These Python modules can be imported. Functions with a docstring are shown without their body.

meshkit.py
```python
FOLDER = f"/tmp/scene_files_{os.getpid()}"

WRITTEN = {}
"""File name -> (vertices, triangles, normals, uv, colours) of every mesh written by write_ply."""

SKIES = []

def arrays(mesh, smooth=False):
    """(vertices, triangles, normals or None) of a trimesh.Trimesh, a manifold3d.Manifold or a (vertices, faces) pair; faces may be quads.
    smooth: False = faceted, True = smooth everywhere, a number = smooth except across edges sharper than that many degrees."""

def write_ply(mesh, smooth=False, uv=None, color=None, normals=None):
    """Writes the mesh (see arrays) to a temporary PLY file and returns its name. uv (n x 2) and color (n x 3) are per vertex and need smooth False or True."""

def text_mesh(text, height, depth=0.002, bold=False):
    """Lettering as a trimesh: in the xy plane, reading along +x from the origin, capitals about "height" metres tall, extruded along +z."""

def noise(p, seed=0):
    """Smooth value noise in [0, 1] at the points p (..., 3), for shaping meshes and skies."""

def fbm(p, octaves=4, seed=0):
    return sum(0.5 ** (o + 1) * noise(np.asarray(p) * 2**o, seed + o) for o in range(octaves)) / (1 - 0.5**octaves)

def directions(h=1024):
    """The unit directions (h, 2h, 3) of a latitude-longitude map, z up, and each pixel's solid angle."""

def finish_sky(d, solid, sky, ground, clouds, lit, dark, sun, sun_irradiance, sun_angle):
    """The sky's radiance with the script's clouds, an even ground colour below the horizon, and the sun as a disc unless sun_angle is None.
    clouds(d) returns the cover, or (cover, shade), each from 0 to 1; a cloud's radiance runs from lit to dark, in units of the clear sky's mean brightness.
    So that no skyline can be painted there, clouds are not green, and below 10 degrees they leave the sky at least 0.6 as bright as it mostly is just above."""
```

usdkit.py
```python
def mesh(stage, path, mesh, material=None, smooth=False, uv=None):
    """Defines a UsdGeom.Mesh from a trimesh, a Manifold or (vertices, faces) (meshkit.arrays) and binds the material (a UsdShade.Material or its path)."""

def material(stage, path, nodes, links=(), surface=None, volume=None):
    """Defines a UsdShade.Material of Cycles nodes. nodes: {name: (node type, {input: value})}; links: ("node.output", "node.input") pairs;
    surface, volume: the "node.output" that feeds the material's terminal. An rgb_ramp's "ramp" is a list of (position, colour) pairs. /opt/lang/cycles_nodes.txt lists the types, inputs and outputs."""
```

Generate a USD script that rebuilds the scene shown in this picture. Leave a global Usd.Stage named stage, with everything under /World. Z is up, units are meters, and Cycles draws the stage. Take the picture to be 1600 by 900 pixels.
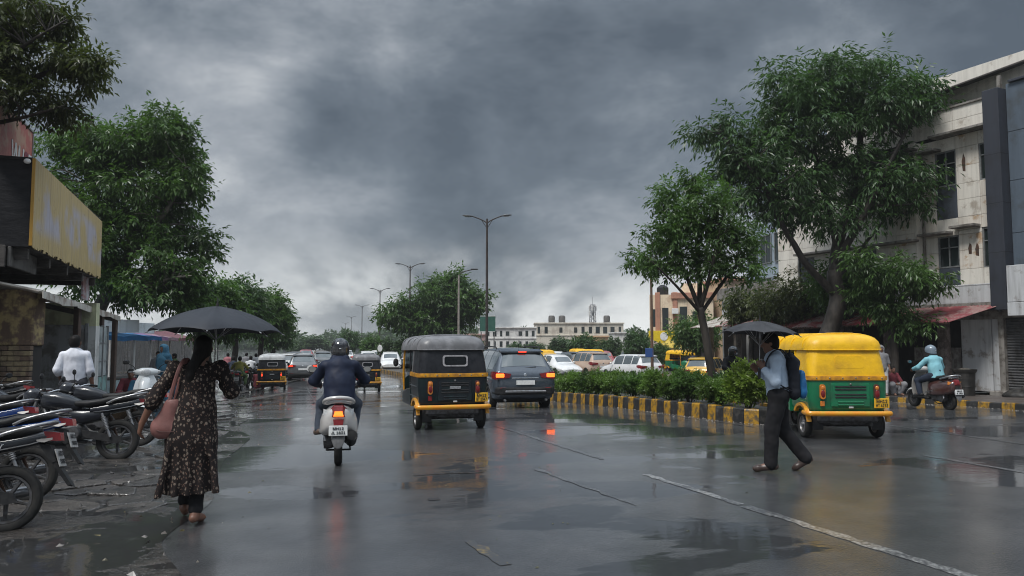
import math, random
import numpy as np
import trimesh
import manifold3d as m3
from shapely.geometry import Polygon, LineString, Point
import usdkit, meshkit
from pxr import Usd, UsdGeom, UsdLux, UsdShade, Gf, Sdf

stage = Usd.Stage.CreateInMemory()
UsdGeom.SetStageUpAxis(stage, "Z")
UsdGeom.SetStageMetersPerUnit(stage, 1.0)
stage.SetDefaultPrim(UsdGeom.Xform.Define(stage, "/World").GetPrim())
UsdGeom.Scope.Define(stage, "/World/Looks")
PI = math.pi
V = lambda *a: np.array(a, float)

# ------------------------------------------------------------------ camera, sky, sun
EYE = 1.55
cam = UsdGeom.Camera.Define(stage, "/World/camera")
cam.AddTranslateOp().Set(Gf.Vec3d(0, 0, EYE))
cam.AddRotateXOp().Set(90 + 4.05)
cam.CreateHorizontalApertureAttr(36.0)
cam.CreateFocalLengthAttr(27.0)
cam.CreateClippingRangeAttr(Gf.Vec2f(0.1, 20000))
cam.CreateExposureAttr(1.08)

SUN_EL, SUN_ROT = math.radians(58), math.radians(-140)      # rotation = atan2(x, y) of the direction to the sun
usdkit.material(stage, "/World/Looks/sky_look", {
    "sky": ("sky_texture", {"sky_type": "single_scattering", "sun_disc": False, "sun_elevation": SUN_EL, "sun_rotation": SUN_ROT}),
    "tc": ("texture_coordinate", {}), "sep": ("separate_xyz", {}),
    "zc": ("math", {"math_type": "maximum", "value2": 0.0}),
    "qm": ("mapping", {"mapping_type": "point", "location": (0.7, 0.0, 0.45), "rotation": (0, 0.10, 0), "scale": (1.15, 1.15, 1.9)}),
    "n1": ("noise_texture", {"scale": 1.9, "detail": 2.0, "roughness": 0.45, "distortion": 0.5}),
    "n2": ("noise_texture", {"scale": 4.0, "detail": 10.0, "roughness": 0.60, "distortion": 0.15}),
    "a1": ("math", {"math_type": "multiply", "value2": 0.52}), "a2": ("math", {"math_type": "multiply_add", "value2": 0.48}),
    # the clouds' radiance, before the strength of 0.1
    "deck": ("rgb_ramp", {"ramp": [(0.38, (0.44, 0.55, 0.68)), (0.46, (0.70, 0.84, 1.00)), (0.51, (1.04, 1.19, 1.36)), (0.57, (1.60, 1.75, 1.92)), (0.64, (2.6, 2.72, 2.82))]}),
    # towards the horizon the cloud thins out and lets pale light through
    "low": ("map_range", {"range_type": "smoothstep", "from_min": 0.165, "from_max": 0.02, "clamp": True}),
    "nl": ("noise_texture", {"scale": 3.2, "detail": 7.0, "roughness": 0.55, "distortion": 0.4}),
    "nlr": ("map_range", {"range_type": "smoothstep", "from_min": 0.42, "from_max": 0.60, "to_min": 0.12, "clamp": True}),
    "lowf": ("math", {"math_type": "multiply"}), "pale": ("mix", {"color2": (4.1, 4.2, 4.2)}),
    # an overcast sky is brighter overhead
    "up": ("map_range", {"range_type": "smoothstep", "from_min": 0.38, "from_max": 0.90, "to_min": 1.0, "to_max": 5.0, "clamp": True}),
    "upc": ("combine_xyz", {}), "bri": ("mix", {"mix_type": "multiply", "fac": 1.0}), "cov": ("mix", {"fac": 0.97}),
    "bg": ("background_shader", {"strength": 0.1}),
}, [("tc.generated", "sep.vector"), ("sep.z", "zc.value1"), ("tc.generated", "qm.vector"),
    ("qm.vector", "n1.vector"), ("qm.vector", "n2.vector"), ("qm.vector", "nl.vector"), ("n1.fac", "a1.value1"), ("n2.fac", "a2.value1"), ("a1.value", "a2.value3"),
    ("a2.value", "deck.fac"), ("sep.z", "low.value"), ("nl.fac", "nlr.value"), ("low.result", "lowf.value1"), ("nlr.result", "lowf.value2"),
    ("lowf.value", "pale.fac"), ("deck.color", "pale.color1"), ("zc.value", "up.value"), ("up.result", "upc.x"), ("up.result", "upc.y"), ("up.result", "upc.z"),
    ("pale.color", "bri.color1"), ("upc.vector", "bri.color2"), ("sky.color", "cov.color1"), ("bri.color", "cov.color2"), ("cov.color", "bg.color")],
    surface="bg.background")
dome = UsdLux.DomeLight.Define(stage, "/World/sky")
UsdShade.MaterialBindingAPI.Apply(dome.GetPrim()).Bind(UsdShade.Material.Get(stage, "/World/Looks/sky_look"))
dome.GetPrim().SetCustomDataByKey("kind", "structure")
sun = UsdLux.DistantLight.Define(stage, "/World/sun")
sun.CreateIntensityAttr(0.36)
sun.CreateNormalizeAttr(True)
sun.CreateAngleAttr(18.0)
sun.CreateColorAttr(Gf.Vec3f(1.0, 0.97, 0.93))
sun.AddRotateZOp().Set(180 - math.degrees(SUN_ROT))
sun.AddRotateXOp().Set(90 - math.degrees(SUN_EL))

# ------------------------------------------------------------------ names, labels, groups
_used = {}


def dz(y):
    """The street dips gently ahead of us: ground height at y."""
    t = np.clip((np.asarray(y, float) - 13.0) / 25.0, 0, 1)
    return -0.70 * t * t * (3 - 2 * t)




def numbered(parent, name):
    k = (parent, name)
    n = _used.get(k, 0)
    _used[k] = n + 1
    return name if n == 0 else f"{name}_{n:03d}"


def tag(p, label=None, cat=None, group=None, kind=None):
    p = p.GetPrim() if hasattr(p, "GetPrim") else p
    for k, v in (("label", label), ("category", cat), ("group", group), ("kind", kind)):
        if v:
            p.SetCustomDataByKey(k, v)
    return p


def thing(name, label=None, cat=None, loc=(0, 0, 0), rz=0, group=None, kind=None, ground=True, top=None):
    """ground: set down on the dipping street; top: stretched downwards so that this height keeps its place."""
    path = "/World/" + numbered("/World", name)
    x = UsdGeom.Xform.Define(stage, path)
    d = float(dz(loc[1])) if ground else 0.0
    loc = (loc[0], loc[1], loc[2] + d)
    x.AddTranslateOp().Set(Gf.Vec3d(*map(float, loc)))
    x.AddRotateZOp().Set(float(rz))
    if top:
        x.AddScaleOp().Set(Gf.Vec3f(1, 1, (top - d) / top))
    tag(x, label, cat, group, kind)
    return path


def part(parent, name, mesh, mat, smooth=35, label=None, cat=None, group=None, kind=None):
    parent = parent or "/World"
    path = parent + "/" + numbered(parent, name)
    if isinstance(mesh, MB):
        mesh = mesh.out()
    tag(usdkit.mesh(stage, path, mesh, mat, smooth), label, cat, group, kind)
    return path


def copy(src, label=None, loc=(0, 0, 0), rz=0, scale=None, cat=None, group=None):
    p = stage.GetPrimAtPath(src)
    base = src.rsplit("/", 1)[1]
    if base[-4:-3] == "_" and base[-3:].isdigit():
        base = base[:-4]
    path = "/World/" + numbered("/World", base)
    x = UsdGeom.Xform.Define(stage, path)
    x.GetPrim().GetReferences().AddInternalReference(src)
    x.ClearXformOpOrder()
    x.AddTranslateOp(opSuffix="place").Set(Gf.Vec3d(float(loc[0]), float(loc[1]), float(loc[2] + dz(loc[1]))))
    x.AddRotateZOp(opSuffix="place").Set(float(rz))
    if scale is not None:
        x.AddScaleOp(opSuffix="place").Set(Gf.Vec3f(*([float(scale)] * 3 if np.ndim(scale) == 0 else map(float, scale))))
    x.GetPrim().SetInstanceable(True)
    tag(x, label, cat, group)
    return path


# ------------------------------------------------------------------ mesh building
def unit(a):
    a = np.asarray(a, float)
    return a / (np.linalg.norm(a) + 1e-12)


def rotz(d):
    c, s = math.cos(math.radians(d)), math.sin(math.radians(d))
    return np.array([[c, -s, 0], [s, c, 0], [0, 0, 1.0]])


def rotx(d):
    c, s = math.cos(math.radians(d)), math.sin(math.radians(d))
    return np.array([[1.0, 0, 0], [0, c, -s], [0, s, c]])


def roty(d):
    c, s = math.cos(math.radians(d)), math.sin(math.radians(d))
    return np.array([[c, 0, s], [0, 1.0, 0], [-s, 0, c]])


def spline(pts, n):
    """Catmull-Rom through the points, n samples per span."""
    p = np.asarray(pts, float)
    p = np.vstack([2 * p[0] - p[1], p, 2 * p[-1] - p[-2]])
    out = []
    for i in range(1, len(p) - 2):
        t = np.linspace(0, 1, n, endpoint=False)[:, None]
        a, b, c, d = p[i - 1], p[i], p[i + 1], p[i + 2]
        out.append(0.5 * (2 * b + (c - a) * t + (2 * a - 5 * b + 4 * c - d) * t * t + (3 * b - 3 * c + d - a) * t ** 3))
    return np.vstack(out + [p[-2:-1]])


_BOX = np.array([(x, y, z) for x in (-.5, .5) for y in (-.5, .5) for z in (-.5, .5)], float)
_BOXF = np.array([(0, 1, 3), (0, 3, 2), (4, 6, 7), (4, 7, 5), (0, 4, 5), (0, 5, 1), (2, 3, 7), (2, 7, 6), (0, 2, 6), (0, 6, 4), (1, 5, 7), (1, 7, 3)])


class MB:
    def __init__(s):
        s.v, s.f, s.n = [], [], 0

    def add(s, v, f, R=None, at=(0, 0, 0)):
        v = np.asarray(v, float)
        f = np.asarray(f, int)
        if R is not None:
            v = v @ np.asarray(R).T
        s.v.append(v + np.asarray(at, float))
        if f.shape[1] == 4:
            f = np.vstack([f[:, [0, 1, 2]], f[:, [0, 2, 3]]])
        s.f.append(f + s.n)
        s.n += len(v)
        return s

    def tm(s, m, R=None, at=(0, 0, 0)):
        if hasattr(m, "to_mesh"):
            q = m.to_mesh()
            return s.add(q.vert_properties[:, :3], q.tri_verts, R, at)
        return s.add(m.vertices, m.faces, R, at)

    def box(s, c, size, R=None):
        return s.add(_BOX * np.asarray(size, float), _BOXF, R, c)

    def rbox(s, c, size, b=0.01, R=None):
        """A box with chamfered edges."""
        h = np.asarray(size, float) / 2
        b = min(b, h.min() * 0.95)
        pts = []
        for sx in (-1, 1):
            for sy in (-1, 1):
                for sz in (-1, 1):
                    sg = V(sx, sy, sz)
                    for k in range(3):
                        o = h - b
                        o[k] = h[k]
                        pts.append(sg * o)
        m = m3.Manifold.hull_points(np.array(pts)) if False else trimesh.convex.convex_hull(np.array(pts))
        return s.tm(m, R, c)

    def hull(s, pts, R=None, at=(0, 0, 0)):
        return s.tm(trimesh.convex.convex_hull(np.asarray(pts, float)), R, at)

    def loft(s, rings, cap=True, closed=False, R=None, at=(0, 0, 0)):
        """rings: (k, n, 3); each ring closed on itself."""
        r = np.asarray(rings, float)
        k, n = r.shape[:2]
        v = r.reshape(-1, 3)
        kk = k if closed else k - 1
        i, j = np.meshgrid(np.arange(kk), np.arange(n), indexing="ij")
        a, b = i * n + j, i * n + (j + 1) % n
        c, d = ((i + 1) % k) * n + (j + 1) % n, ((i + 1) % k) * n + j
        f = np.stack([a, b, c, d], -1).reshape(-1, 4)
        f = np.vstack([f[:, [0, 1, 2]], f[:, [0, 2, 3]]])
        if cap and not closed:
            v = np.vstack([v, r[0].mean(0), r[-1].mean(0)])
            j = np.arange(n)
            f = np.vstack([f, np.stack([(j + 1) % n, j, np.full(n, k * n)], 1), np.stack([(k - 1) * n + j, (k - 1) * n + (j + 1) % n, np.full(n, k * n + 1)], 1)])
        vol = np.einsum("ij,ij->i", v[f[:, 0]], np.cross(v[f[:, 1]], v[f[:, 2]])).sum()
        if vol < 0:
            f = f[:, ::-1]
        return s.add(v, f, R, at)

    def tube(s, pts, r, sides=8, closed=False, flat=1.0, cap=True):
        p = np.asarray(pts, float)
        r = np.broadcast_to(np.asarray(r, float), (len(p),))
        t = (np.roll(p, -1, 0) - np.roll(p, 1, 0)) if closed else np.gradient(p, axis=0)
        t /= np.linalg.norm(t, axis=1, keepdims=True) + 1e-12
        a = np.cross(t[0], (0, 0, 1.0) if abs(t[0][2]) < 0.9 else (1.0, 0, 0))
        A = []
        for i in range(len(p)):                     # carried along without twist
            a = a - t[i] * (a @ t[i])
            a = a / (np.linalg.norm(a) + 1e-12)
            A.append(a)
        A = np.array(A)
        B = np.cross(t, A)
        w = np.arange(sides) * 2 * PI / sides + PI / sides
        ring = p[:, None] + r[:, None, None] * (np.cos(w)[None, :, None] * A[:, None] + flat * np.sin(w)[None, :, None] * B[:, None])
        return s.loft(ring, cap, closed)

    def cyl(s, p0, p1, r0, r1=None, sides=12):
        return s.tube([p0, p1], [r0, r0 if r1 is None else r1], sides)

    def lathe(s, prof, c, axis=(0, 0, 1), n=20, cap=True, closed=False):
        """prof: (radius, height along axis) pairs."""
        ax = unit(axis)
        a = unit(np.cross(ax, (0, 0, 1.0) if abs(ax[2]) < 0.9 else (1.0, 0, 0)))
        b = np.cross(ax, a)
        w = np.arange(n) * 2 * PI / n
        d = np.cos(w)[:, None] * a + np.sin(w)[:, None] * b
        rings = [np.asarray(c, float) + d * max(r, 1e-4) + ax * h for r, h in prof]
        return s.loft(rings, cap, closed)

    def ell(s, c, r, R=None, n=2):
        m = trimesh.creation.icosphere(n)
        return s.add(m.vertices * np.asarray(r, float), m.faces, R, c)

    def prism(s, poly, y0, y1, plane="xz"):
        """A 2-D outline pushed from y0 to y1 along the axis that the plane leaves out."""
        poly = Polygon(poly) if not isinstance(poly, Polygon) else poly
        m = trimesh.creation.extrude_polygon(poly, 1.0, engine="earcut")
        q, h = m.vertices[:, :2], m.vertices[:, 2] * (y1 - y0) + y0
        v = {"xz": np.c_[q[:, 0], h, q[:, 1]], "yz": np.c_[h, q], "xy": np.c_[q, h]}[plane]
        f = m.faces
        if np.einsum("ij,ij->i", v[f[:, 0]], np.cross(v[f[:, 1]], v[f[:, 2]])).sum() < 0:
            f = f[:, ::-1]
        return s.add(v, f)

    def slab(s, grid, th):
        """A (rows, cols, 3) sheet given thickness th along -z or along its normal when th is a vector."""
        g = np.asarray(grid, float)
        a, b = g.shape[:2]
        off = np.array([0, 0, -th]) if np.ndim(th) == 0 else np.asarray(th, float)
        idx = np.array([i * b for i in range(a)] + [(a - 1) * b + j for j in range(1, b)] + [i * b + b - 1 for i in range(a - 2, -1, -1)] + [j for j in range(b - 2, 0, -1)], int)
        top = g.reshape(-1, 3)
        n = a * b
        i, j = np.meshgrid(np.arange(a - 1), np.arange(b - 1), indexing="ij")
        q = np.stack([i * b + j, (i + 1) * b + j, (i + 1) * b + j + 1, i * b + j + 1], -1).reshape(-1, 4)
        side = np.stack([idx, np.roll(idx, -1), np.roll(idx, -1) + n, idx + n], 1)
        v = np.vstack([top, top + off])
        f = np.vstack([q, q[:, ::-1] + n, side[:, ::-1]])
        f = np.vstack([f[:, [0, 1, 2]], f[:, [0, 2, 3]]])
        if np.einsum("ij,ij->i", v[f[:, 0]] - v.mean(0), np.cross(v[f[:, 1]] - v.mean(0), v[f[:, 2]] - v.mean(0))).sum() < 0:
            f = f[:, ::-1]
        return s.add(v, f)

    def out(s):
        return trimesh.Trimesh(np.vstack(s.v), np.vstack(s.f), process=False)


def ring(pts2, y, plane="xz"):
    q = np.asarray(pts2, float)
    h = np.full(len(q), float(y))
    return {"xz": np.c_[q[:, 0], h, q[:, 1]], "yz": np.c_[h, q], "xy": np.c_[q, h]}[plane]


def rrect(w, h, r, n=4, c=(0, 0)):
    """Outline of a rounded rectangle, counter-clockwise."""
    r = min(r, w / 2 - 1e-4, h / 2 - 1e-4)
    out = []
    for k, (sx, sy) in enumerate(((1, 1), (-1, 1), (-1, -1), (1, -1))):
        a = np.linspace(k * PI / 2, (k + 1) * PI / 2, n + 1)
        out.append(np.c_[c[0] + sx * (w / 2 - r) + r * np.cos(a), c[1] + sy * (h / 2 - r) + r * np.sin(a)])
    return np.vstack(out)


def sell(w, h, n=20, e=2.5, c=(0, 0)):
    """Superellipse outline."""
    a = np.arange(n) * 2 * PI / n
    return np.c_[c[0] + w / 2 * np.sign(np.cos(a)) * np.abs(np.cos(a)) ** (2 / e), c[1] + h / 2 * np.sign(np.sin(a)) * np.abs(np.sin(a)) ** (2 / e)]


class Blob:
    """Limbs and lumps melted into one closed surface (signed distance on a grid, then surface nets)."""

    def __init__(s, lo, hi, res):
        s.lo, s.res = np.asarray(lo, float), res
        s.n = np.ceil((np.asarray(hi, float) - s.lo) / res).astype(int) + 1
        s.d = np.full(s.n, 0.12, np.float32)

    def _win(s, lo, hi, m):
        a = np.maximum(np.floor((lo - m - s.lo) / s.res).astype(int), 0)
        b = np.minimum(np.ceil((hi + m - s.lo) / s.res).astype(int) + 1, s.n)
        if (b <= a).any():
            return None, None
        g = [s.lo[k] + np.arange(a[k], b[k]) * s.res for k in range(3)]
        return tuple(slice(a[k], b[k]) for k in range(3)), np.stack(np.meshgrid(*g, indexing="ij"), -1)

    def _mix(s, w, dd, k, cut=False):
        o = s.d[w]
        if cut:
            h = np.clip(0.5 - 0.5 * (o + dd) / k, 0, 1)
            s.d[w] = o + (-dd - o) * h + k * h * (1 - h)
        else:
            h = np.clip(0.5 + 0.5 * (o - dd) / k, 0, 1)
            s.d[w] = o + (dd - o) * h - k * h * (1 - h)
        return s

    def cap(s, p0, p1, r0, r1=None, k=0.02, flat=None, cut=False):
        """A tapering limb; flat = (direction, factor) squeezes it along a direction."""
        p0, p1 = np.asarray(p0, float), np.asarray(p1, float)
        r1 = r0 if r1 is None else r1
        m = max(r0, r1) * (1.0 if flat is None else max(1.0, flat[1])) + k + 2 * s.res
        w, g = s._win(np.minimum(p0, p1), np.maximum(p0, p1), m)
        if w is None:
            return s
        ax = p1 - p0
        q = g - p0
        t = np.clip((q @ ax) / (ax @ ax + 1e-12), 0, 1)
        e = q - t[..., None] * ax
        if flat is not None:
            u = unit(flat[0])
            c = e @ u
            e = e + (c / flat[1] - c)[..., None] * u
        dd = np.sqrt((e * e).sum(-1)) - (r0 + (r1 - r0) * t)
        return s._mix(w, dd.astype(np.float32), k, cut)

    def chain(s, pts, rad, k=0.02, flat=None):
        for i in range(len(pts) - 1):
            s.cap(pts[i], pts[i + 1], rad[i], rad[i + 1], k, flat)
        return s

    def ell(s, c, r, R=None, k=0.02, cut=False):
        c, r = np.asarray(c, float), np.asarray(r, float)
        w, g = s._win(c - r.max(), c + r.max(), k + 2 * s.res)
        if w is None:
            return s
        q = g - c
        if R is not None:
            q = q @ np.asarray(R)
        k0 = np.sqrt(((q / r) ** 2).sum(-1))
        k1 = np.sqrt(((q / (r * r)) ** 2).sum(-1)) + 1e-9
        return s._mix(w, (k0 * (k0 - 1) / k1).astype(np.float32), k, cut)

    def plane(s, p, n):
        """Cuts away what lies beyond the plane."""
        g = [s.lo[k] + np.arange(s.n[k]) * s.res for k in range(3)]
        n = unit(n)
        dd = (g[0][:, None, None] - p[0]) * n[0] + (g[1][None, :, None] - p[1]) * n[1] + (g[2][None, None, :] - p[2]) * n[2]
        s.d = np.maximum(s.d, dd.astype(np.float32))
        return s

    def wrinkle(s, amp, scale, seed=0):
        """Folds: shifts the surface by smooth noise."""
        w = np.argwhere(np.abs(s.d) < amp * 2 + s.res * 3)
        p = s.lo + w * s.res
        s.d[tuple(w.T)] += (amp * 2 * (meshkit.fbm(p * np.asarray(scale), 2, seed) - 0.5)).astype(np.float32)
        return s

    def mesh(s, smooth=2):
        d = np.pad(s.d, 1, constant_values=0.12)
        o = s.lo - s.res
        ins = d < 0
        n = np.array(d.shape) - 1
        acc = np.zeros((*n, 3), np.float32)
        cnt = np.zeros(n, np.float32)
        corner = lambda c: d[c[0]:c[0] + n[0], c[1]:c[1] + n[1], c[2]:c[2] + n[2]]
        for axis in range(3):
            for b0 in (0, 1):
                for b1 in (0, 1):
                    c0 = [0, 0, 0]
                    c0[(axis + 1) % 3], c0[(axis + 2) % 3] = b0, b1
                    c1 = list(c0)
                    c1[axis] = 1
                    x, y = corner(c0), corner(c1)
                    hit = (x < 0) != (y < 0)
                    t = np.where(hit, x / np.where(hit, x - y, 1), 0)
                    for k in range(3):
                        acc[..., k] += np.where(hit, t if k == axis else c0[k], 0)
                    cnt += hit
        act = cnt > 0
        idx = np.full(n, -1)
        idx[act] = np.arange(act.sum())
        v = o + (np.argwhere(act) + acc[act] / cnt[act][:, None]) * s.res
        F = []
        for axis in range(3):
            u, w = (axis + 1) % 3, (axis + 2) % 3
            sl0 = [slice(1, -1)] * 3
            sl0[axis] = slice(0, -1)
            sl1 = list(sl0)
            sl1[axis] = slice(1, None)
            A, B = ins[tuple(sl0)], ins[tuple(sl1)]
            base = np.ones(3, int)
            base[axis] = 0
            for a, b, flip in ((A & ~B, None, False), (~A & B, None, True)):
                e = np.argwhere(a) + base
                if not len(e):
                    continue
                du, dw = np.eye(3, dtype=int)[u], np.eye(3, dtype=int)[w]
                q = [idx[tuple((e - x).T)] for x in (du + dw, dw, 0 * du, du)]
                q = np.stack(q, 1)
                F.append(q[:, ::-1] if flip else q)
        q = np.vstack(F)
        m = trimesh.Trimesh(v, np.vstack([q[:, [0, 1, 2]], q[:, [0, 2, 3]]]), process=False)
        if smooth:
            trimesh.smoothing.filter_taubin(m, iterations=smooth * 2)
        return m

# ------------------------------------------------------------------ materials
def look(name, c, c2=None, scale=6.0, rough=0.55, rough2=None, metal=0.0, bump=0.0, bscale=40.0, coat=0.0, stretch=(1, 1, 1), detail=4.0, lo=0.4, hi=0.65, spec=0.5, emit=None, estr=0.0, sheen=0.0):
    """Paint, cloth, plastic, metal: two colours mixed by noise, uneven gloss, fine relief."""
    n = {"tc": ("texture_coordinate", {}), "mp": ("mapping", {"mapping_type": "point", "scale": stretch}),
         "p": ("principled_bsdf", {"base_color": c, "roughness": rough, "metallic": metal, "coat_weight": coat, "coat_roughness": 0.08, "specular_ior_level": spec, "sheen_weight": sheen})}
    l = [("tc.object", "mp.vector")]
    if c2 is not None or rough2 is not None:
        n["n"] = ("noise_texture", {"scale": scale, "detail": detail, "roughness": 0.6})
        n["f"] = ("map_range", {"from_min": lo, "from_max": hi, "clamp": True})
        l += [("mp.vector", "n.vector"), ("n.fac", "f.value")]
    if c2 is not None:
        n["c"] = ("mix", {"color1": c, "color2": c2})
        l += [("f.result", "c.fac"), ("c.color", "p.base_color")]
    if rough2 is not None:
        n["r"] = ("map_range", {"to_min": rough, "to_max": rough2})
        l += [("f.result", "r.value"), ("r.result", "p.roughness")]
    if bump:
        n["bn"] = ("noise_texture", {"scale": bscale, "detail": 4.0, "roughness": 0.6})
        n["b"] = ("bump", {"strength": 0.6, "distance": bump})
        l += [("mp.vector", "bn.vector"), ("bn.fac", "b.height"), ("b.normal", "p.normal")]
    if emit is not None:
        n["p"][1].update({"emission_color": emit, "emission_strength": estr})
    return usdkit.material(stage, "/World/Looks/" + name, n, l, surface="p.BSDF")


def glass_look(name, tint=(0.55, 0.62, 0.62), ior=1.5):
    return usdkit.material(stage, "/World/Looks/" + name, {
        "t": ("transparent_bsdf", {"color": tint}), "g": ("glossy_bsdf", {"roughness": 0.03, "color": (0.95, 0.95, 0.95)}),
        "f": ("fresnel", {"IOR": ior}), "m": ("mix_closure", {})},
        [("f.fac", "m.fac"), ("t.BSDF", "m.closure1"), ("g.BSDF", "m.closure2")], surface="m.closure")


def leaf_look(name, c, c2, tr=0.3, yellow=None):
    n = {"g": ("geometry", {}), "r": ("rgb_ramp", {"ramp": [(0.0, c), (0.55, c2), (0.9, c), (1.0, yellow or c2)]}), "n": ("noise_texture", {"scale": 1.1, "detail": 3.0}),
         "f": ("map_range", {"from_min": 0.34, "from_max": 0.66, "to_min": 0.62, "to_max": 1.5, "clamp": True}), "v": ("combine_xyz", {}), "c": ("mix", {"mix_type": "multiply", "fac": 1.0}),
         "p": ("principled_bsdf", {"roughness": 0.36, "specular_ior_level": 0.5}), "t": ("translucent_bsdf", {}), "m": ("mix_closure", {"fac": tr}),
         "b": ("mix", {"mix_type": "multiply", "fac": 1.0, "color2": (1.3, 1.5, 0.6)})}
    l = [("g.random_per_island", "r.fac"), ("g.position", "n.vector"), ("n.fac", "f.value"), ("f.result", "v.x"), ("f.result", "v.y"), ("f.result", "v.z"), ("r.color", "c.color1"), ("v.vector", "c.color2"),
         ("c.color", "p.base_color"), ("c.color", "b.color1"), ("b.color", "t.color"), ("p.BSDF", "m.closure1"), ("t.BSDF", "m.closure2")]
    return usdkit.material(stage, "/World/Looks/" + name, n, l, surface="m.closure")


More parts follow.
